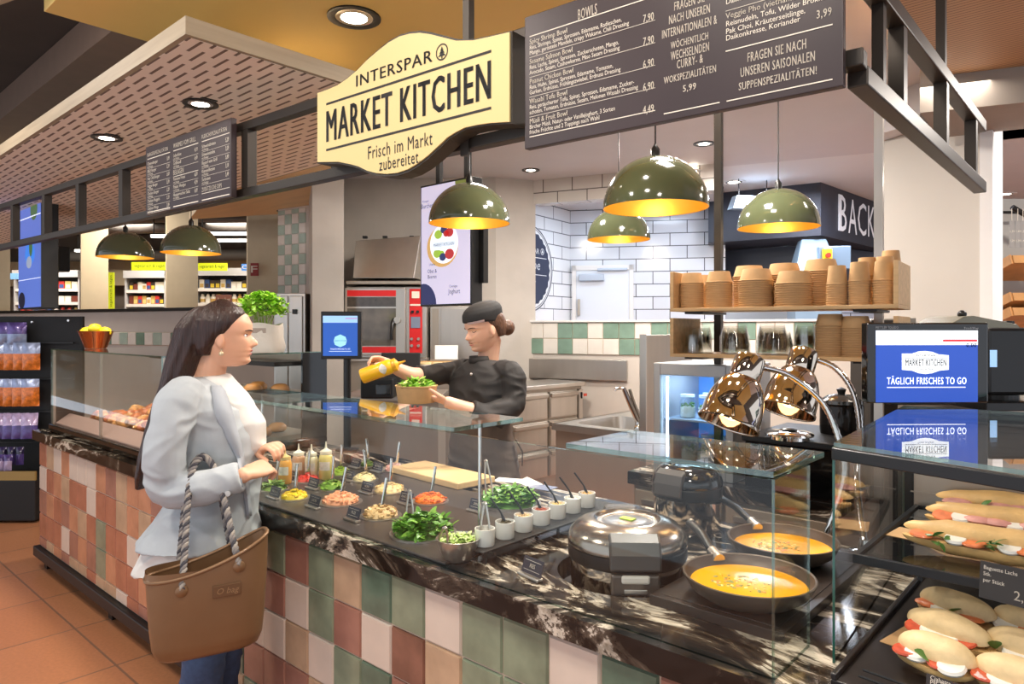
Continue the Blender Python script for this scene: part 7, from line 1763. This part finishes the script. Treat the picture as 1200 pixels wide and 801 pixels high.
ct_ = [(1.43, 0, .06, .06, .06), (1.395, 0, .14, .08, .08), (1.34, 0, .165, .10, .10), (1.22, .01, .150, .105, .105), (1.08, .01, .130, .095, .095), (.97, 0, .155, .105, .115), (.86, 0, .17, .11, .12)]
body.loft(sub_rings(ct_, l_, f_))
shL, elL, wrL = l_*.175+Vector((0, 0, 1.375)), LH(600, 476, -.16), LH(522, 470, -.27)
shR, elR, wrR = l_*-.175+Vector((0, 0, 1.375)), LH(500, 440, -.02), LH(459, 429, -.13)
limb(body, [shL, elL, LH(560, 482, -.24), wrL], [.05, .042, .038, .026]); limb(body, [shR, elR, LH(482, 439, -.09), wrR], [.05, .042, .038, .027])
# left hand cups the bowl from the near side, right hand over the bottle
add_hand(body, LH(524, 470, -.27), LH(498, 464, -.26)-LH(524, 470, -.27), Vector((.15, -.30, -.95)), 1, (10, 22, 18), 6, (52, 10), .95)
add_hand(body, LH(461, 427, -.14), LH(436, 419, -.165)-LH(461, 427, -.14), Vector((.15, .55, .85)), -1, (26, 44, 34), 5, (36, 60), .95)
for s in (-1, 1): limb(body, [l_*s*.085+Vector((0, 0, .88)), l_*s*.085+Vector((0, 0, .48)), l_*s*.085+Vector((.02, .02, .09))], [.085, .058, .042]); body.ell(l_*s*.085+f_*.06+Vector((0, 0, .05)), (.06, .06, .04), 12, 8)
mesh_obj('body', remesh(body, .0045, 5, .5), skin_b, chef)
head_parts(chef, AC, True, mat('lip_nude', (190, 108, 98), .4))
black_cl = mat('jacket_black', (40, 37, 36), .7, var=.08, vs=20, bump=.5, bs=10); apron_m = mat('apron_brown', (84, 70, 60), .75, var=.06, vs=20, bump=.4, bs=8); cap_m = mat('cap_black', (30, 29, 30), .75, bump=.3, bs=16)
hm = M(); rg = []
for i in range(22):
    z = .055+.165*i/21; a = interp([(.055, -.035), (.09, -.012), (.12, .028), (.15, .050), (.22, .06)], z); b = interp(HB, z)+.010; w_ = interp(HWD, z)-.006; c_ = (a+b)/2; h_ = (a-b)/2
    rg.append([AC @ Vector((c_+h_*math.copysign(abs(math.cos(2*PI*k/40))**.8, math.cos(2*PI*k/40)), w_*math.copysign(abs(math.sin(2*PI*k/40))**.8, math.sin(2*PI*k/40)), z)) for k in range(40)])
hm.loft(rg)
bc = LH(595, 383.5, -.01); hm.ell(bc, (.036, .036, .040), 20, 12); hm.tube([AC @ Vector((-.08, 0, .10)), bc], [.03, .024], 12)
mesh_obj('hair', remesh(hm, .0045, 3), hair_b, chef)
cp = M(); rg = []
for z, a, b, w_ in [(.138, .040, -.098, .080), (.146, .102, -.106, .084), (.158, .104, -.110, .086), (.176, .103, -.113, .088), (.196, .098, -.114, .088), (.214, .084, -.108, .080), (.230, .058, -.092, .064), (.240, .028, -.066, .042), (.244, .0, -.03, .016)]:
    c_ = (a+b)/2; h_ = (a-b)/2; rg.append([AC @ Vector((c_+h_*math.cos(2*PI*k/48), w_*math.sin(2*PI*k/48), z+(.012*math.cos(2*PI*k/48) if z < .15 else 0))) for k in range(48)])
cp.loft(rg); mesh_obj('cap', remesh(cp, .0045, 3), cap_m, chef)
m = M(); rows = []
for i in range(11):
    a = R(18+5.2*i); rows.append([AC @ Vector((-.004+.1095*math.cos(a), .090*math.sin(a), .152+.0*i)), AC @ Vector((-.004+.1095*math.cos(a), .0905*math.sin(a), .162))])
for s in (1,):
    for a, b in zip(rows, rows[1:]): m.add(a+b, [(0, 1, 3, 2)])
m.build('cap_label', mat('cap_label', (176, 150, 146), .6), chef, smooth=60)
jk = M(); jt2 = [(1.442, .0, .062, .062, .065), (1.415, .0, .115, .082, .088), (1.375, .0, .172, .105, .108), (1.30, .008, .182, .122, .118), (1.20, .012, .172, .128, .118), (1.08, .012, .150, .115, .108), (.98, .005, .170, .122, .126), (.90, 0, .182, .125, .132)]
jk.loft(sub_rings(jt2, l_, f_))
limb(jk, [l_*.10+Vector((0, 0, 1.392)), shL+l_*.012, lerp(shL, elL, .55)+Vector((.012, 0, 0)), elL, LH(572, 484, -.225), LH(553, 480, -.255)], [.052, .062, .058, .055, .050, .045])
limb(jk, [l_*-.10+Vector((0, 0, 1.392)), shR-l_*.008, lerp(shR, elR, .6), elR, LH(490, 439, -.06)], [.052, .060, .056, .052, .048])
mesh_obj('chef_jacket', remesh(jk, .006, 5, wr=.006, wf=10, seed=8), black_cl, chef)
col = M(); rg = []
for z, w_, df, db in [(1.425, .068, .070, .070), (1.445, .062, .068, .064), (1.462, .060, .066, .060)]: rg.append(tor_ring(z, f_*.004, l_, f_, w_, df, db, 40))
col.loft(rg, caps=False); o = col.build('collar', black_cl, chef, smooth=60); so_ = o.modifiers.new('thick', 'SOLIDIFY'); so_.thickness = .004
for q in ((571.5, 436),):
    p = LH(*q); m = M(); m.ell(f_*.128+l_*.035+Vector((0, 0, 1.378)), (.007, .007, .007), 10, 6); m.build('button', mat('button_silver', (210, 206, 200), .25, .6), chef, smooth=180)
m = M(); m.ell(shL+l_*.075+f_*.03+Vector((0, 0, -.05)), (.005, .005, .005), 8, 6); m.build('button', MATS['button_silver'], chef, smooth=180)
ap_ = M(); ap_.loft(sub_rings([(1.135, .010, .158, .124, .116), (1.08, .012, .160, .126, .118), (.98, .005, .182, .134, .136), (.86, .0, .198, .140, .146), (.55, 0, .205, .150, .15)], l_, f_)); mesh_obj('apron', remesh(ap_, .007, 3, wr=.006, wf=7, seed=3), apron_m, chef)
m = M(); m.tube([l_*.185+f_*(-.03)+Vector((0, 0, 1.06)), l_*.21+f_*(-.05)+Vector((0, 0, 1.0)), l_*.20+f_*(-.06)+Vector((0, 0, .93))], [.012, .010, .006], 8, flat=.4); m.build('apron_string', apron_m, chef, smooth=60)
tr = M()
for s in (-1, 1): limb(tr, [l_*s*.085+Vector((0, 0, .84)), l_*s*.085+Vector((0, 0, .48)), l_*s*.085+Vector((.02, .02, .10))], [.10, .075, .06])
mesh_obj('trousers', remesh(tr, .009, 2), black_cl, chef)
for s in (-1, 1):
    m = M(); m.ell(l_*s*.085+f_*.06+Vector((0, 0, .045)), (.075, .085, .05), 18, 10); m.V = [Vector((v.x, v.y, max(.001, v.z))) for v in m.V]; m.build('shoe', shoe_m, chef, smooth=60)
# ---- what the chef holds
yel = mat('bottle_yellow', (240, 182, 24), .3, coat=.3)
def HW(v): return T2(cb, YAW) @ v
b0_, b1_ = HW(LH(424, 441, -.20)), HW(LH(466, 426, -.20)); ax = (b1_-b0_); L_ = ax.length
t = thing('sauce_bottle', 'yellow squeeze bottle tipped over the salad bowl in the chef\'s hand', 'bottle', b0_)
zq = ax.normalized(); xq = zq.orthogonal().normalized(); yq = zq.cross(xq); A = Matrix((xq, yq, zq)).transposed().to_4x4()
r = .036
m = M(); m.lathe([(0, 0), (r*.93, 0), (r, .006), (r, L_*.74), (r*.96, L_*.80), (r*.78, L_*.86), (0, L_*.86)], 32, T=A); m.build('bottle_body', yel, t, smooth=40)
m = M(); m.lathe([(r*.80, L_*.84), (r*.84, L_*.86), (r*.84, L_*.96), (r*.5, L_), (.008, L_*1.03), (.003, L_*1.22), (0, L_*1.22)], 24, T=A); m.build('nozzle_cap', mat('cap_orange', (236, 168, 40), .3, coat=.2), t, smooth=40)
m = M(); vv = (W(0, -1, 0)); 
aa = math.atan2(vv.dot(yq), vv.dot(xq)); ring0 = [(math.cos(aa-.8+.16*j), math.sin(aa-.8+.16*j)) for j in range(11)]
m.add([A @ Vector((r*1.012*c_, r*1.012*s_, L_*(.62-.10*math.sin(PI*j/10)))) for j, (c_, s_) in enumerate(ring0)]+[A @ Vector((r*1.012*c_, r*1.012*s_, L_*(.62+.10*math.sin(PI*j/10)))) for j, (c_, s_) in enumerate(ring0)], [(j, j+1, j+12, j+11) for j in range(10)]); m.build('bottle_label', mat('label_grey', (216, 212, 206), .6, var=.2, vs=80), t, smooth=60)
q = HW(LH(488, 471, -.25)); bowl_r = .096
m = M(); m.lathe([(0, 0), (bowl_r*.86, 0), (bowl_r*.88, .003), (bowl_r*.99, .072), (bowl_r*1.02, .074), (bowl_r*1.02, .079), (bowl_r*.98, .079), (bowl_r*.96, .070), (bowl_r*.84, .006), (0, .005)], 44); o = m.build('salad_bowl', kraft, smooth=40, loc=q); tag(o, 'kraft paper salad bowl held up in the chef\'s hand', 'bowl')
m = M(); rr = random.Random(14); m.lathe([(0, .0), (bowl_r*.9, .0), (bowl_r*.6, .018), (0, .026)], 24)
for i in range(150):
    qd = bowl_r*.86*math.sqrt(rr.random()); a = rr.uniform(0, 6.28); m.mi = i % 2
    leafblade(m, (qd*math.cos(a), qd*math.sin(a), .030*(1-(qd/bowl_r)**2)+rr.uniform(0, .014)), rr.uniform(.022, .044), rr.uniform(.004, .009), rr)
o = m.build('salad_greens', [fm('sal_a', (122, 178, 46), .5), fm('sal_b', (176, 206, 96), .5)], smooth=60, loc=q+Vector((0, 0, .066))); tag(o, 'fresh green salad leaves piled in the chef\'s kraft bowl', 'salad', kind='stuff')
# ================= camera, world, render look =================
cam = bpy.data.cameras.new('camera'); co = bpy.data.objects.new('camera', cam); COL.objects.link(co)
co.location = (0, 0, CZ); co.rotation_euler = (PI/2, 0, YAW)
cam.sensor_width = 36; cam.lens = F/1200*36; cam.shift_y = -16.5/1200; cam.clip_start = .05
sc.camera = co
w = bpy.data.worlds.new('world'); sc.world = w; w.use_nodes = True
w.node_tree.nodes['Background'].inputs[0].default_value = lin((238, 244, 255)); w.node_tree.nodes['Background'].inputs[1].default_value = 1.05
def light(name, typ, loc, e, col=(255, 240, 220), size=.3, rot=(0, 0, 0), spot=None, size_y=None, blend=.5):
    l = bpy.data.lights.new(name, typ); l.energy = e; l.color = lin(col)[:3]
    if typ == 'AREA':
        l.size = size
        if size_y: l.shape = 'RECTANGLE'; l.size_y = size_y
    else: l.shadow_soft_size = size
    if spot: l.spot_size = R(spot); l.spot_blend = blend
    o = bpy.data.objects.new(name, l); COL.objects.link(o); o.location = loc; o.rotation_euler = rot
    return o
for i, (u, v) in enumerate([(-4.6, .2), (-2.6, -.3), (-.9, .2), (.8, -.3)]):  # unseen area lamps added above the customer side as front fill
    light('shop_fill', 'AREA', (u, v, 3.3), 26, (255, 244, 232), .35, rot=(R(22), 0, 0))
for (u, v) in [(-3.2, 3.4), (-1.6, 3.0), (-.4, 3.6), (-2.6, 5.0), (.5, 5.2)]:  # area lamps added beneath the kitchen ceiling for brightness, apart from the downlights
    light('kitchen_fill', 'AREA', (u, v, 3.07), 60, (255, 246, 236), .3)
light('aisle_fill', 'AREA', (-1.3, 2.6, 3.0), 18, (255, 246, 236), .3)  # one more lamp added over the aisle to lift the dark back bar
for (px, d) in [(700, 7.6), (790, 7.4)]:
    q = W((px-600)/F*d, d, 3.02); light('inner_spot', 'AREA', q, 7, (215, 236, 255), .4)
for (px, d) in [(900, 7.0), (1010, 6.6), (960, 9.6)]:
    q = W((px-600)/F*d, d, 3.05); light('bakery_spot', 'AREA', q, 30, (235, 240, 255), .4)
q = W((1120-600)/F*3.6, 3.6, 2.85); light('right_spot', 'AREA', q, 7, (255, 246, 235), .3)
q = W((1250-600)/F*6, 6, 3.05); light('right_bakery_spot', 'AREA', q, 40, (255, 244, 230), .4)
for (px, d) in [(20, 13), (170, 12.5), (300, 12), (80, 9)]:
    q = W((px-600)/F*d, d, 3.4); light('store_light', 'AREA', q, 80, (255, 244, 228), 1.2)
for (u, v) in [(-3.0, 1.75), (-2.2, 1.75), (-1.4, 1.75), (-.7, 1.75)]:
    light('counter_spot', 'SPOT', (u, v+.1, 2.9), 60, (255, 242, 226), .06, spot=70)
for (u, v) in [(-5.0, 1.6), (-4.0, 1.6)]:
    light('canopy_spot', 'SPOT', (u, v, 2.58), 60, (255, 240, 222), .05, spot=100)
sc.view_settings.view_transform = 'Standard'; sc.view_settings.look = 'None'
sc.view_settings.exposure = 0.14; sc.view_settings.gamma = 1; sc.view_settings.use_curve_mapping = False
sc.cycles.max_bounces = 10; sc.cycles.transparent_max_bounces = 24; sc.cycles.glossy_bounces = 5; sc.cycles.diffuse_bounces = 4
sc.cycles.caustics_reflective = False; sc.cycles.caustics_refractive = False
sc.cycles.use_denoising = True; sc.cycles.sample_clamp_indirect = 6
